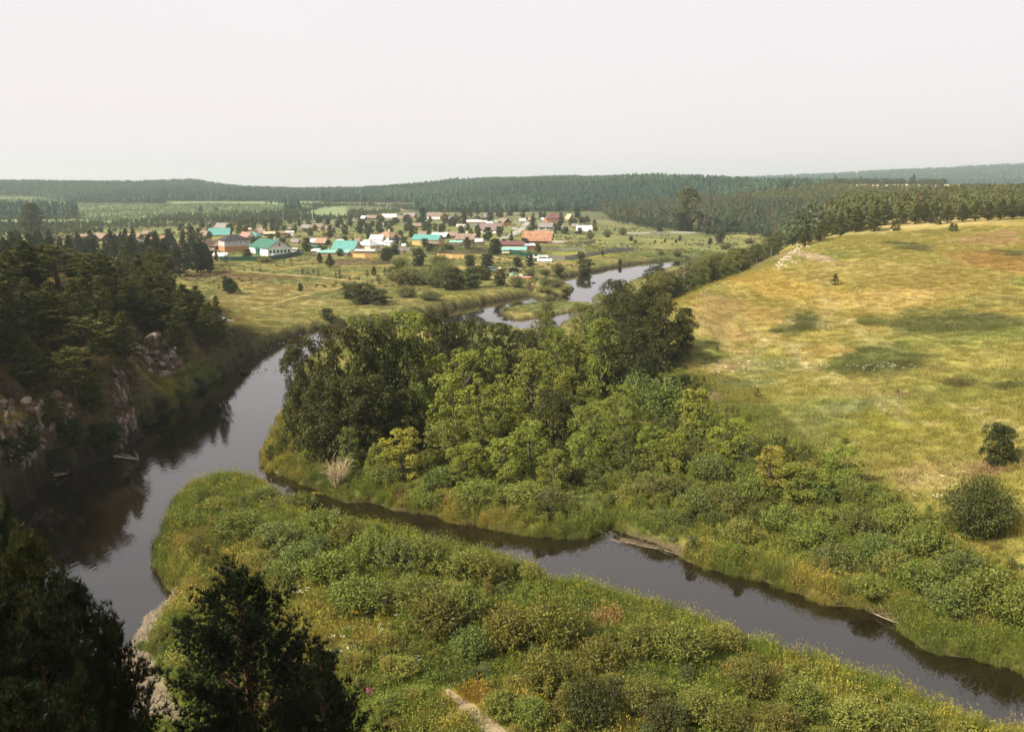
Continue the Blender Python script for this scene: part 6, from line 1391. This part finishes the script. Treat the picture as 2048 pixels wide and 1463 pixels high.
def vehicle(name, label, px, py, yaw, L, Wd, kind, paint, cat, group=None):
    p = ground(px, py, 120); t = thing(name, p, RAD(yaw)); tag(t, label, cat, group)
    h = {'van': 2.75, 'suv': 1.85, 'car': 1.46}[kind]; x = L / 2; w = Wd / 2; b = .32
    body, cab = MB(), MB()
    if kind == 'van':
        extrude(body, [(-x, b), (x - .1, b), (x, .75), (x - .05, 1.15), (x - .75, 1.45), (-x, 1.45)], -w, w)
        up = [(-x, 1.45), (x - .75, 1.45), (x - 1.75, 2.45), (x - 2.3, h), (-x + .15, h), (-x, 2.5)]
        extrude(cab, up, -w * .93, w * .93)
        wins = [((-x + .5, x - 2.2), 1.60, 2.25), ((x - 2.05, x - 1.2), 1.55, 2.15)]; ws = [(x - .80, 1.50), (x - 1.70, 2.40)]; rear = (-x, 1.6, 2.3)
    elif kind == 'suv':
        extrude(body, [(-x, .5), (-x + .2, .42), (x - .2, .42), (x, .6), (x - .05, 1.02), (x - 1.2, 1.12), (-x, 1.12)], -w, w)
        extrude(cab, [(-x + .02, 1.12), (x - 1.2, 1.12), (x - 1.85, h), (-x + .25, h)], -w * .9, w * .9)
        wins = [((-x + .35, -.35), 1.2, 1.68), ((-.2, x - 1.75), 1.2, 1.68)]; ws = [(x - 1.25, 1.16), (x - 1.82, 1.80)]; rear = (-x, 1.2, 1.7)
    else:
        extrude(body, [(-x, .42), (-x + .15, b), (x - .15, b), (x, .5), (x - .05, .78), (x - 1.15, .92), (-x + .55, .95), (-x, .88)], -w, w)
        extrude(cab, [(-x + .5, .95), (x - 1.15, .92), (x - 1.95, h), (-x + 1.05, h)], -w * .86, w * .86)
        wins = [((-x + 1.0, -.1), 1.0, 1.36), ((.02, x - 1.85), 1.0, 1.36)]; ws = [(x - 1.20, .97), (x - 1.92, 1.42)]; rear = (-x + .62, 1.02, 1.36)
    body.obj('body', paint, t, shade=False); cab.obj('cabin', paint, t, shade=False)
    wc = w * (.93 if kind == 'van' else .9 if kind == 'suv' else .86)
    for sy in (-1, 1):
        for (x0, x1), z0, z1 in wins:
            g = MB(); g.box(((x0 + x1) / 2, sy * (wc + .005), (z0 + z1) / 2), (x1 - x0, .03, z1 - z0)); g.obj('side_window', M_GLASS, t, shade=False)
        for wx_ in (-x + .18 * L, x - .18 * L):
            r_ = .38 if kind != 'suv' else .42; k = MB(); k.tube([(wx_, sy * (w - .18), r_), (wx_, sy * (w + .02), r_)], [r_, r_], 14)
            k.poly([(wx_ + r_ * cos(q), sy * (w + .02), r_ + r_ * sin(q)) for q in np.linspace(0, 2 * pi, 14, False)]); wo = k.obj('wheel', M_TYRE, t, shade=False)
            rm = MB(); rm.tube([(wx_, sy * w, r_), (wx_, sy * (w + .03), r_)], [r_ * .6, r_ * .6], 10); rm.poly([(wx_ + r_ * .6 * cos(q), sy * (w + .03), r_ + r_ * .6 * sin(q)) for q in np.linspace(0, 2 * pi, 10, False)]); rm.obj('rim', M_RIM, wo, shade=False)
        hl = MB(); hl.box((x - .06, sy * (w - .25), .72 if kind == 'car' else .95), (.14, .34, .18)); hl.obj('headlight', M_LAMPG, t, shade=False)
        tl = MB(); tl.box((-x, sy * (w - .15), .95), (.06, .18, .3)); tl.obj('tail_light', M_TAIL, t, shade=False)
        mr_ = MB(); mr_.box((ws[0][0] - .15, sy * (w + .12), ws[0][1] + .1), (.12, .2, .16)); mr_.obj('mirror', M_TRIM, t, shade=False)
    (xa, za), (xb, zb) = ws; g = MB(); n_ = np.array([zb - za, 0, xa - xb]); n_ = n_ / np.linalg.norm(n_) * .02
    v = np.array([(xa, -wc * .9, za), (xa, wc * .9, za), (xb, wc * .82, zb), (xb, -wc * .82, zb)]) + n_
    g.add(v, [(0, 1, 2, 3)]); g.obj('windscreen', M_GLASS, t, shade=False)
    rg = MB(); rg.box((rear[0] - .0, 0, (rear[1] + rear[2]) / 2), (.04, wc * 1.5, rear[2] - rear[1])); rg.obj('rear_window', M_GLASS, t, shade=False)
    bp = MB(); bp.box((x + .02, 0, .45), (.12, Wd * .95, .22)); bp.obj('bumper', M_TRIM, t, shade=False)
    if kind == 'suv':
        sp = MB(); sp.tube([(-x - .02, 0, .95), (-x - .22, 0, .95)], [.36, .36], 12); sp.poly([(-x - .22, .36 * cos(q), .95 + .36 * sin(q)) for q in np.linspace(0, 2 * pi, 12, False)]); sp.obj('spare_wheel', M_TYRE, t, shade=False)
    return t
vehicle('passenger_van', 'white passenger van with dark side windows parked on the riverside track', 1090, 524, -14, 6.2, 2.1, 'van', M_PWHITE, 'van'); LAND.append(('white van',) + tuple(ground(1090, 522).xy))
vehicle('black_car', 'black off-road car parked beside the rafts', 1030, 545, 25, 4.5, 1.85, 'suv', M_PBLACK, 'car', 'cars parked by the river')
vehicle('green_car', 'grey green off-road car half hidden by bushes near the rafts', 986, 543, 8, 4.6, 1.85, 'suv', M_PGREEN, 'car', 'cars parked by the river')
vehicle('white_car', 'white car parked in front of the mint house', 540, 513, -18, 4.4, 1.75, 'car', M_PWHITE, 'car', 'cars in the village')
vehicle('white_car', 'white car half hidden behind bushes by the white van', 1067, 517, -30, 4.2, 1.7, 'car', M_PWHITE, 'car', 'cars in the village')
vehicle('white_car', 'white car beside the grey village road', 1030, 459, 12, 4.3, 1.7, 'car', M_PWHITE, 'car', 'cars in the village')
vehicle('silver_car', 'silver car parked behind the white-edged gable house', 1037, 448, 10, 4.3, 1.7, 'car', M_PSILVER, 'car', 'cars in the village')
vehicle('white_car', 'white car behind the lone pines at the picnic place', 427, 643, -20, 4.3, 1.75, 'car', M_PWHITE, 'car', 'cars parked by the river')
vehicle('delivery_van', 'white van behind the end of the dark green metal fence', 592, 508, 4, 5.0, 1.9, 'van', M_PWHITE, 'van')

# ------------------------------------------------------------------ rafts, boat, tents, people
M_RED = plain('raft_red', (.46, .10, .08), .6, .15); M_PINK = plain('raft_faded_red', (.62, .26, .20), .6, .15); M_BOARD = plain('deck_boards', (.50, .40, .28), .85, .2); M_TARP = plain('green_tarp', (.20, .30, .20), .7, .15); M_BLUE = plain('blue_fabric', (.06, .22, .40), .75, .12); M_WFAB = plain('white_fabric', (.75, .75, .72), .8, .06); M_KHAKI = plain('khaki_fabric', (.52, .42, .26), .8, .1)
def raft(label, p, yaw, L, Wd, m1, cargo):
    t = thing('raft', p, RAD(yaw)); tag(t, label, 'raft', 'inflatable rafts on the bank')
    for sy in (-1, 1):
        b = MB(); k = 9; xs = np.linspace(-L / 2, L / 2, k); b.tube([(x, sy * Wd / 2, .32 + .22 * (abs(x) / (L / 2)) ** 4) for x in xs], [.08] + [.3] * (k - 2) + [.08], 10); b.obj('pontoon', m1, t, shade=False, smooth=True)
    for x in np.linspace(-L * .36, L * .36, 6):
        c = MB(); c.box((x, 0, .68), (.10, Wd + .4, .08)); c.obj('cross_beam', M_BOARD, t, shade=False)
    for y in np.linspace(-Wd * .4, Wd * .4, 5):
        c = MB(); c.box((0, y, .76), (L * .76, .20, .05)); c.obj('deck_plank', M_BOARD, t, shade=False)
    for i, (x, y, sx, sy_, sz, m) in enumerate(cargo):
        c = MB(); c.box((x, y, .79 + sz / 2), (sx, sy_, sz)); c.obj('cargo_bag', m, t, shade=False)
p = ground(1046, 556); raft('loaded catamaran raft with orange pontoons on the grassy bank', p, -6, 6.8, 2.2, M_PINK, [(-.8, 0, 1.2, 1.0, .5, M_WFAB), (.9, .2, 1.8, 1.0, .4, M_TRIM), (2.0, -.1, .7, .9, .4, M_TRIM), (-2.0, .2, .7, .8, .45, M_TARP)])
x, y = at_z(1075, 572, 0.0); raft('empty raft with red pontoons lying at the water', Vector((x, y, .0)), -3, 5.0, 1.9, M_RED, [])
LAND.append(('rafts', p.x, p.y))
def tent(label, px, py, w, h, m, group):
    p = ground(px, py); t = thing('tent', p, random.uniform(-.5, .5)); tag(t, label, 'tent', group); mb = MB(); n = 12; V = []
    for i in range(6):
        f = i / 5 * pi / 2; V += [(w / 2 * cos(f) * cos(a), w / 2 * cos(f) * sin(a), h * sin(f)) for a in np.linspace(0, 2 * pi, n, False)]
    mb.add(V, [(i * n + j, i * n + (j + 1) % n, (i + 1) * n + (j + 1) % n, (i + 1) * n + j) for i in range(5) for j in range(n)]); mb.obj('canopy', m, t, shade=False, smooth=True)
    for a in (0, pi / 2):
        b = MB(); b.tube([((w / 2 + .02) * cos(f) * cos(a), (w / 2 + .02) * cos(f) * sin(a), (h + .02) * sin(f)) for f in np.linspace(0, pi, 11)], [.03] * 11, 4); b.obj('tent_pole', M_TRIM, t, shade=False)
    d = MB(); d.add([(-.4, -w / 2 * .93, .02), (.4, -w / 2 * .93, .02), (0, -w / 2 * .62, h * .72)], [(0, 1, 2)]); d.obj('door_flap', M_TRIM, t, shade=False)
tent('blue dome tent behind the slender pine at the picnic place', 441, 641, 2.2, 1.3, M_BLUE, 'tents at the water'); tent('white dome tent beside the blue one at the picnic place', 432, 640, 1.8, 1.1, M_WFAB, 'tents at the water')
tent('pale green dome tent between the rafts and the bushes', 1024, 553, 2.2, 1.4, M_TARP, 'tents at the water'); tent('khaki dome tent beside the grey green car', 1000, 542, 2.0, 1.6, M_KHAKI, 'tents at the water')
M_SKIN = plain('skin', (.42, .24, .16), .7, .05); M_CLOTHD = plain('clothing_black', (.014, .012, .016), .9, .2); M_CLOTHB = plain('clothing_blue', (.10, .14, .24), .9, .2); M_HAIR = plain('hair_fair', (.34, .24, .12), .8, .15); M_HAIRD = plain('hair_dark', (.03, .02, .015), .8, .15)
def person(label, p, yaw, sitting, cloth, hair):
    t = thing('person', p, yaw); tag(t, label, 'person', 'people by the river')
    if sitting: J = [(0, 0, .16), (0, -.04, .40), (0, -.02, .60), (0, 0, .70), (0, .03, .84), (.10, .12, .16), (.13, .45, .42), (.13, .70, .06), (.13, .84, .04), (-.10, .12, .16), (-.13, .45, .42), (-.13, .70, .06), (-.13, .84, .04), (.20, 0, .56), (.24, .20, .38), (.12, .42, .40), (-.20, 0, .56), (-.24, .20, .38), (-.12, .42, .40)]
    else: J = [(0, 0, .92), (0, 0, 1.18), (0, 0, 1.40), (0, 0, 1.50), (0, .02, 1.64), (.10, 0, .88), (.11, .03, .48), (.11, 0, .08), (.11, .14, .04), (-.10, 0, .88), (-.11, .05, .48), (-.11, .02, .08), (-.11, .16, .04), (.20, 0, 1.38), (.25, .02, 1.10), (.26, .12, .88), (-.20, 0, 1.38), (-.25, .02, 1.10), (-.26, .12, .88)]
    E = [(0, 1), (1, 2), (2, 3), (3, 4), (0, 5), (5, 6), (6, 7), (7, 8), (0, 9), (9, 10), (10, 11), (11, 12), (2, 13), (13, 14), (14, 15), (2, 16), (16, 17), (17, 18)]
    Rr = [.15, .13, .15, .055, .10, .09, .065, .045, .04, .09, .065, .045, .04, .06, .045, .035, .06, .045, .035]
    me = bpy.data.meshes.new('body'); me.from_pydata(J, E, []); o = bpy.data.objects.new('body', me); COL.objects.link(o); o.parent = t
    sk = o.modifiers.new('skin', 'SKIN'); o.modifiers.new('sub', 'SUBSURF').levels = 1
    for i, v in enumerate(me.skin_vertices[0].data): v.radius = (Rr[i], Rr[i]); v.use_root = (i == 0)
    me.materials.append(cloth)
    hd = np.array(J[4]); f = MB(); V = [tuple(hd + np.array([.085 * cos(a) * cos(b), .10 * sin(a) * cos(b), .125 * sin(b)]) + np.array([0, .012, 0])) for b in np.linspace(-1.4, 1.4, 6) for a in np.linspace(0, 2 * pi, 8, False)]
    f.add(V, [(i * 8 + j, i * 8 + (j + 1) % 8, (i + 1) * 8 + (j + 1) % 8, (i + 1) * 8 + j) for i in range(5) for j in range(8)]); f.box(hd + np.array([0, .115, -.01]), (.025, .03, .04)); f.obj('head', M_SKIN, t, shade=False, smooth=True)
    g = MB(); V = [tuple(hd + np.array([.10 * cos(a) * cos(b), .112 * sin(a) * cos(b) - .02, .135 * sin(b) + .015])) for b in np.linspace(.1, 1.5, 4) for a in np.linspace(0, 2 * pi, 8, False)]
    g.add(V, [(i * 8 + j, i * 8 + (j + 1) % 8, (i + 1) * 8 + (j + 1) % 8, (i + 1) * 8 + j) for i in range(3) for j in range(8)]); g.obj('hair', hair, t, shade=False, smooth=True)
person('person in black sitting on the grass with legs drawn up', ground(459, 640), -1.2, True, M_CLOTHD, M_HAIR)
person('person in dark clothes standing behind the black car', ground(1026, 540), .4, False, M_CLOTHD, M_HAIRD)
person('person in blue standing beside the loaded raft', ground(1029, 554), -.6, False, M_CLOTHB, M_HAIRD)
def bag(label, px, py, m, s):
    p = ground(px, py); t = thing('bag', p, random.uniform(0, 3)); tag(t, label, 'bag', 'bags at the picnic place')
    mb = MB(); mb.tube([(-.5 * s, 0, .22 * s), (-.42 * s, 0, .24 * s), (.42 * s, 0, .24 * s), (.5 * s, 0, .22 * s)], [.06 * s, .25 * s, .25 * s, .06 * s], 10); mb.obj('sack', m, t, shade=False, smooth=True); h = MB(); h.tube([(-.25 * s, 0, .46 * s), (0, 0, .62 * s), (.25 * s, 0, .46 * s)], [.03 * s] * 3, 5); h.obj('strap', M_TRIM, t, shade=False)
bag('white bag lying in front of the sitting person', 457, 643, M_WFAB, 1.0); bag('orange bag on the grass beside the sitting person', 466, 642, M_KHAKI, .8); bag('dark red bag farthest from the sitting person', 472, 641, M_RED, .8)
def boat(label, px, py, yaw, L=2.6, Wd=1.0):
    x, y = at_z(px, py, .1); t = thing('rowing_boat', Vector((x, y, -.06)), RAD(yaw)); tag(t, label, 'boat'); hull, V = MB(), []
    st = np.linspace(-1, 1, 9)
    for s_ in st:
        wv = Wd / 2 * (1 - max(s_, 0) ** 2.4) ** .8 * (1 if s_ > -.9 else .86); V += [(s_ * L / 2, wv * q, zz) for q, zz in ((-1, .42 + .12 * max(s_, 0)), (-.7, .08), (0, .0), (.7, .08), (1, .42 + .12 * max(s_, 0)))]
    fs = [(i * 5 + j, i * 5 + j + 1, (i + 1) * 5 + j + 1, (i + 1) * 5 + j) for i in range(8) for j in range(4)]
    hull.add(V, fs); hull.poly(V[:5]); hull.obj('hull', M_WFAB, t, shade=False, smooth=False)
    for s_ in (-.45, .25):
        b = MB(); b.box((s_ * L / 2, 0, .30), (.22, Wd * .86, .04)); b.obj('bench', M_BOARD, t, shade=False)
boat('small white rowing boat moored under the overgrown bank', 576, 943, 6)
# driftwood
def log(label, pts, r0, r1, twigs=0, m=M_DEAD, name='driftwood_log'):
    q = []
    for px, py, z in pts: x, y = at_z(px, py, z); q.append((x, y, z))
    o = Vector(q[0]); t = thing(name, o); tag(t, label, 'log', 'driftwood along the river'); b = MB(); n = len(q); b.tube([np.array(a) - np.array(o) for a in q], np.linspace(r0, r1, n), 7); b.obj('trunk', m, t, shade=False, smooth=True)
    r = np.random.default_rng(len(label))
    for i in range(twigs):
        a = np.array(q[r.integers(0, n)]) - np.array(o); e = a + r.normal(size=3) * np.array([.7, .7, .35]) + np.array([0, 0, .4]); w = MB(); w.tube([a, (a + e) / 2 + r.normal(size=3) * .1, e], [r1 * .6, r1 * .4, .012], 4); w.obj('branch', m, t, shade=False)
log('pale forked log lying on the dark water below the cliff', [(222, 912, .15), (248, 915, .2), (277, 919, .1)], .22, .14, 4)
log('bare branched snag at the water under the pine slope', [(88, 956, .1), (112, 950, .5), (134, 946, .3)], .12, .06, 9)
for px, py, dx in [(1250, 1082, 40), (1290, 1092, 46), (1330, 1100, 40), (1225, 1078, 30), (1355, 1108, 26)]:
    log('washed-up reed stalk by the stream mouth, %s' % {1250: 'longest over the shallow', 1290: 'in the middle of the heap', 1330: 'near the thick heap', 1225: 'nearest the stream mouth', 1355: 'at the far end of the heap'}[px], [(px, py, .12), (px + dx * .5, py + 5, .2), (px + dx, py + 8, .1)], .028, .014, 14, M_DEAD, 'driftwood_branch')
log('straw coloured drift heap at the stream bend', [(1752, 1228, .2), (1780, 1240, .3), (1815, 1250, .2)], .05, .025, 22, M_DEAD, 'driftwood_branch')
# ------------------------------------------------------------------ rocks
M_LIME = plain('limestone', (.46, .385, .29), .95, .25, 2, .1, bump=.5); M_CRAG = plain('crag_stone', (.105, .074, .055), .95, .75, 1.3, .1, bump=1.0); M_CRAGL = plain('crag_stone_pale', (.19, .15, .125), .95, .6, 1.3, .1, bump=.9); M_PEB = plain('bank_stone', (.17, .14, .105), .9, .3, 4)
def rock_mesh(seed, sub=2):
    import bmesh
    r = np.random.default_rng(seed); bm = bmesh.new(); bmesh.ops.create_icosphere(bm, subdivisions=sub, radius=1)
    pl = [(unit(r.normal(size=3)), r.uniform(.55, .9)) for _ in range(9)]
    for v in bm.verts:
        c = np.array(v.co)
        for n_, d in pl:
            k = c @ n_
            if k > d: c = c - n_ * (k - d)
        v.co = c * (1 + r.normal() * .03)
    me = bpy.data.meshes.new('rock'); bm.to_mesh(me); bm.free(); return me
ROCKS = [rock_mesh(900 + i) for i in range(6)]
def mrock(me, m): c = me.copy(); c.materials.clear(); c.materials.append(m); return c
R_L = [mrock(a, M_LIME) for a in ROCKS]; R_C = [mrock(a, M_CRAG) for a in ROCKS]; R_CL = [mrock(a, M_CRAGL) for a in ROCKS]; R_P = [mrock(a, M_PEB) for a in ROCKS]
def outcrop(label, spots, stock, group, name='rock_outcrop'):
    p0 = ground(*spots[0][:2]); t = thing(name, p0); tag(t, label, 'rock', group)
    for px, py, wpx, hpx in spots:
        p = ground(px, py); s = m_per_px(p); o = child('rock', pick(stock), t); o.location = p - p0 + Vector((0, 0, hpx * s * .04)); o.scale = (wpx * s * .5, wpx * s * .5 * random.uniform(.6, 1.1), hpx * s * .55); o.rotation_euler = (random.uniform(-.3, .3), random.uniform(-.3, .3), random.uniform(0, 6.28))
    return t
sp = [(1562 + 3, 520, 9, 6)]
for i in range(110):
    f = random.random(); sp.append((1554 + 60 * f + random.gauss(0, 3), 531 - 48 * f ** .8 + random.gauss(0, 2) + abs(random.gauss(0, 5)), random.uniform(2.5, 8), random.uniform(2, 5.5)))
for i in range(26): sp.append((random.uniform(1572, 1602), random.uniform(517, 530), random.uniform(3, 5), random.uniform(2, 3.5)))
outcrop('pale limestone outcrop crumbling from the brow of the hill meadow', sp, R_L, 'rocks'); LAND.append(('limestone outcrop',) + tuple(ground(1580, 510).xy))
outcrop('scattered pale stones on the worn slope beside the valley trees', [(1395 + random.uniform(-12, 110), 715 + random.uniform(0, 45), random.uniform(3, 9), random.uniform(2, 5)) for _ in range(34)], R_L, 'rocks')
outcrop('few white stones on the brow above the valley trees', [(random.uniform(1385, 1480), random.uniform(560, 620), random.uniform(3, 7), random.uniform(2, 4)) for _ in range(22)], R_L, 'rocks')
def crag(label, poly, n, wr, hr_, stocks):
    """blocks of a rock face, deep in the slope, inside a pixel outline of the photograph"""
    xs = [q[0] for q in poly]; ys = [q[1] for q in poly]; spots = []
    while len(spots) < n:
        px, py = random.uniform(min(xs), max(xs)), random.uniform(min(ys), max(ys))
        if seg_dist(np.array([px]), np.array([py]), poly)[1][0]: spots.append((px, py))
    p0 = ground(*spots[0]); t = thing('rock_outcrop', p0); tag(t, label, 'rock', 'rocks')
    for px, py in spots:
        p = ground(px, py); s = m_per_px(p); w = random.uniform(*wr) * s * .5; h = random.uniform(*hr_) * s * .5
        o = child('rock', pick(pick(stocks)), t); o.location = p - p0 + Vector((-.35 * w, .35 * w, -.1 * h)); o.scale = (w, w * random.uniform(.7, 1.1), h); o.rotation_euler = (random.uniform(-.35, .35), random.uniform(-.35, .35), random.uniform(0, 6.28))
    return t
crag('reddish grey crag face on the far spur above the river bend', [(248, 648), (300, 655), (345, 700), (372, 748), (330, 756), (285, 742), (252, 705)], 90, (10, 30), (12, 34), [R_C, R_C, R_CL])
crag('grey cliff edge of the near spur dropping to the pale forked log', [(214, 735), (244, 742), (266, 800), (272, 872), (240, 896), (232, 820)], 80, (8, 20), (14, 40), [R_C, R_CL])
crag('pinkish grey rock face among the dark pines', [(0, 800), (60, 795), (130, 790), (150, 850), (90, 880), (60, 930), (0, 930)], 80, (12, 34), (14, 40), [R_C, R_CL])
crag('dark ledges between the pines on the upper slope', [(0, 575), (60, 590), (70, 690), (40, 720), (0, 700)], 36, (10, 24), (10, 26), [R_C, R_CL])
outcrop('two white blocks on the far spur', [(350, 696, 8, 7), (335, 716, 9, 7), (342, 712, 7, 6)], R_L, 'rocks')
outcrop('line of stones along the inner river bend', [(lambda f: (458 + 156 * f + random.gauss(0, 3), 735 - 72 * f + random.gauss(0, 1.6), random.uniform(2, 6), random.uniform(1, 3)))(random.random() ** .7) for i in range(30)], R_P, 'rocks')
outcrop('shallow stone bar breaking the river surface at the bend', [(484 + random.uniform(-4, 84), 742 + random.gauss(0, 2.2), random.uniform(1.5, 5), random.uniform(.8, 2)) for _ in range(30)], R_P, 'rocks')
outcrop('flat stones at the tip of the near meadow', [(500 + random.uniform(-12, 26), 955 + random.uniform(-2, 4), random.uniform(4, 8), random.uniform(2, 4)) for _ in range(14)], R_P, 'rocks')
outcrop('pale stones on the small gravel spit in midstream', [(1130 + random.uniform(-20, 60), 612 + random.uniform(-3, 8), random.uniform(3, 6), random.uniform(1.5, 3)) for _ in range(22)], R_P, 'rocks')
# gravel of the near bar: nobody could count it
gp = np.array(GRAVEL); n = 5200; X = rng.uniform(gp[:, 0].min(), gp[:, 0].max(), n); Y = rng.uniform(gp[:, 1].min(), gp[:, 1].max(), n); k = seg_dist(X, Y, GRAVEL)[1]; X, Y = X[k], Y[k]; n = len(X); s = .03 + .12 * rng.random(n) ** 3
scatter('gravel', R_P[:4], np.stack([X, Y, H(X, Y) + s * .3], 1), rng.uniform(0, 6.28, n), np.stack([s, s * .8, s * .55], 1), np.ones((n, 3)), rng.integers(0, 4, n))

# more garden trees and bushes between the houses
VIL = [tuple(ground(*g, rmin=200).xy) for g in [(390, 500), (480, 528), (600, 520), (760, 530), (880, 530), (980, 515), (1080, 512), (1110, 480), (1200, 470), (1190, 436), (1000, 432), (700, 440), (560, 452), (400, 455)]]
bx = [q[0] for q in VIL]; byy = [q[1] for q in VIL]; k = tries = 0; pts = []
roadp = [tuple(ground(*q).xy) for q in [(985, 482), (1010, 476), (1032, 465), (1050, 452), (1056, 444)]]
while k < 125 and tries < 12000:
    tries += 1
    x, y = random.uniform(min(bx), max(bx)), random.uniform(min(byy), max(byy))
    if not seg_dist(np.array([x]), np.array([y]), VIL)[1][0]: continue
    if any((x - a) ** 2 + (y - b) ** 2 < (r_ + 4.5) ** 2 or (abs(x - a) < r_ and -22 < y - b < 0) for a, b, r_ in HOUSES): continue
    if any((x - a) ** 2 + (y - b) ** 2 < 20 for a, b in pts) or seg_dist(np.array([x]), np.array([y]), roadp, False)[0][0] < 6: continue
    pts.append((x, y)); k += 1; big = random.random() < .55
    t, d = random.choice([((.058, .070, .030), 'dark green orchard tree'), ((.080, .092, .038), 'mid green orchard tree'), ((.085, .094, .036), 'light green orchard tree')])
    plant('garden_tree', pick(B_GARDEN), Vector((x, y, float(H(x, y)[0]) - .15)), random.uniform(4, 7) if big else random.uniform(2.5, 4), random.uniform(3.5, 6) if big else random.uniform(1.8, 2.8), t, d, 'tree', 'orchard trees of the village gardens')
# ------------------------------------------------------------------ labels of the plants: by look, then by the landmark they stand nearest
for nm, px, py in [('huge solitary tree', 1374, 463), ('large spruce by the street', 1066, 460), ('tunnel greenhouse', 442, 516), ('small white rowing boat', 576, 943), ('stream mouth', 1225, 1045), ('gravel bar', 290, 1250), ('meadow path', 900, 1370), ('meadow tip', 520, 965), ('round lone pine', 1995, 925), ('bare dead shrub', 675, 975),
                   ('river bend stone bar', 520, 745), ('midstream grassy islet', 1100, 585), ('sitting person', 459, 640), ('pale forked log', 248, 914), ('reddish grey crag', 300, 690), ('pinkish rock face', 30, 860), ('dirt road end', 400, 545), ('drift heap at the bend', 1780, 1240), ('brow stones', 1430, 590), ('worn stony slope', 1450, 735),
                   ('grassy spit in midstream', 1100, 625), ('bright meadow clearing', 1210, 1240), ('dry orange clearing', 690, 1215), ('white flower patch', 770, 1270), ('big dark round bush', 1955, 1075), ('low oval shrub patch', 1770, 735), ('yellow board fence', 905, 515), ('meadow end', 1850, 1430), ('lower stream bend', 1500, 1155)]:
    g_ = ground(px, py); LAND.append((nm, g_.x, g_.y))
ORD_ = 'first second third fourth fifth sixth seventh eighth ninth tenth eleventh twelfth thirteenth fourteenth fifteenth sixteenth seventeenth eighteenth nineteenth'.split()
TENS_ = {20: 'twenty', 30: 'thirty', 40: 'forty', 50: 'fifty', 60: 'sixty'}
def ordinal(i):
    if i < 19: return '' if i == 0 else ORD_[i] + ' '
    n = i + 1; t, u = n // 10 * 10, n % 10
    return (TENS_[t][:-1] + 'ieth ') if u == 0 else TENS_[t] + '-' + ORD_[u - 1] + ' '
groups_ = {}
for rec in PLANTS:
    o, desc, cat, grp, w, h, t = rec
    tag(o, None, cat, grp)
    if grp is None or desc.startswith(('large dark pine', 'dark pine', 'slim', 'small dark pine', 'lighter', 'low dark pine', 'squat', 'round dense', 'big dark', 'bare straw', 'yellow green tree')):
        o['label'] = desc if len(desc.split()) > 3 else desc + ' near the water'; continue
    x, y = o.location.x, o.location.y
    nm, lx, ly = min(LAND, key=lambda l: (l[1] - x) ** 2 + (l[2] - y) ** 2)
    rx, ry = x - lx, y - ly
    side = ('behind' if ry > 0 else 'in front of') if abs(ry) > abs(rx) * 1.3 else ('right of' if rx > 0 else 'left of')
    groups_.setdefault((desc, nm, side), []).append((math.hypot(rx, ry), o))
for (desc, nm, side), l in groups_.items():
    l.sort(key=lambda a: a[0])
    for i, (d, o) in enumerate(l):
        if len(l) == 1: o['label'] = '%s %s the %s' % (desc, side, nm)
        else: o['label'] = '%s %s the %s, %snearest to it' % (desc, side, nm, ordinal(i))
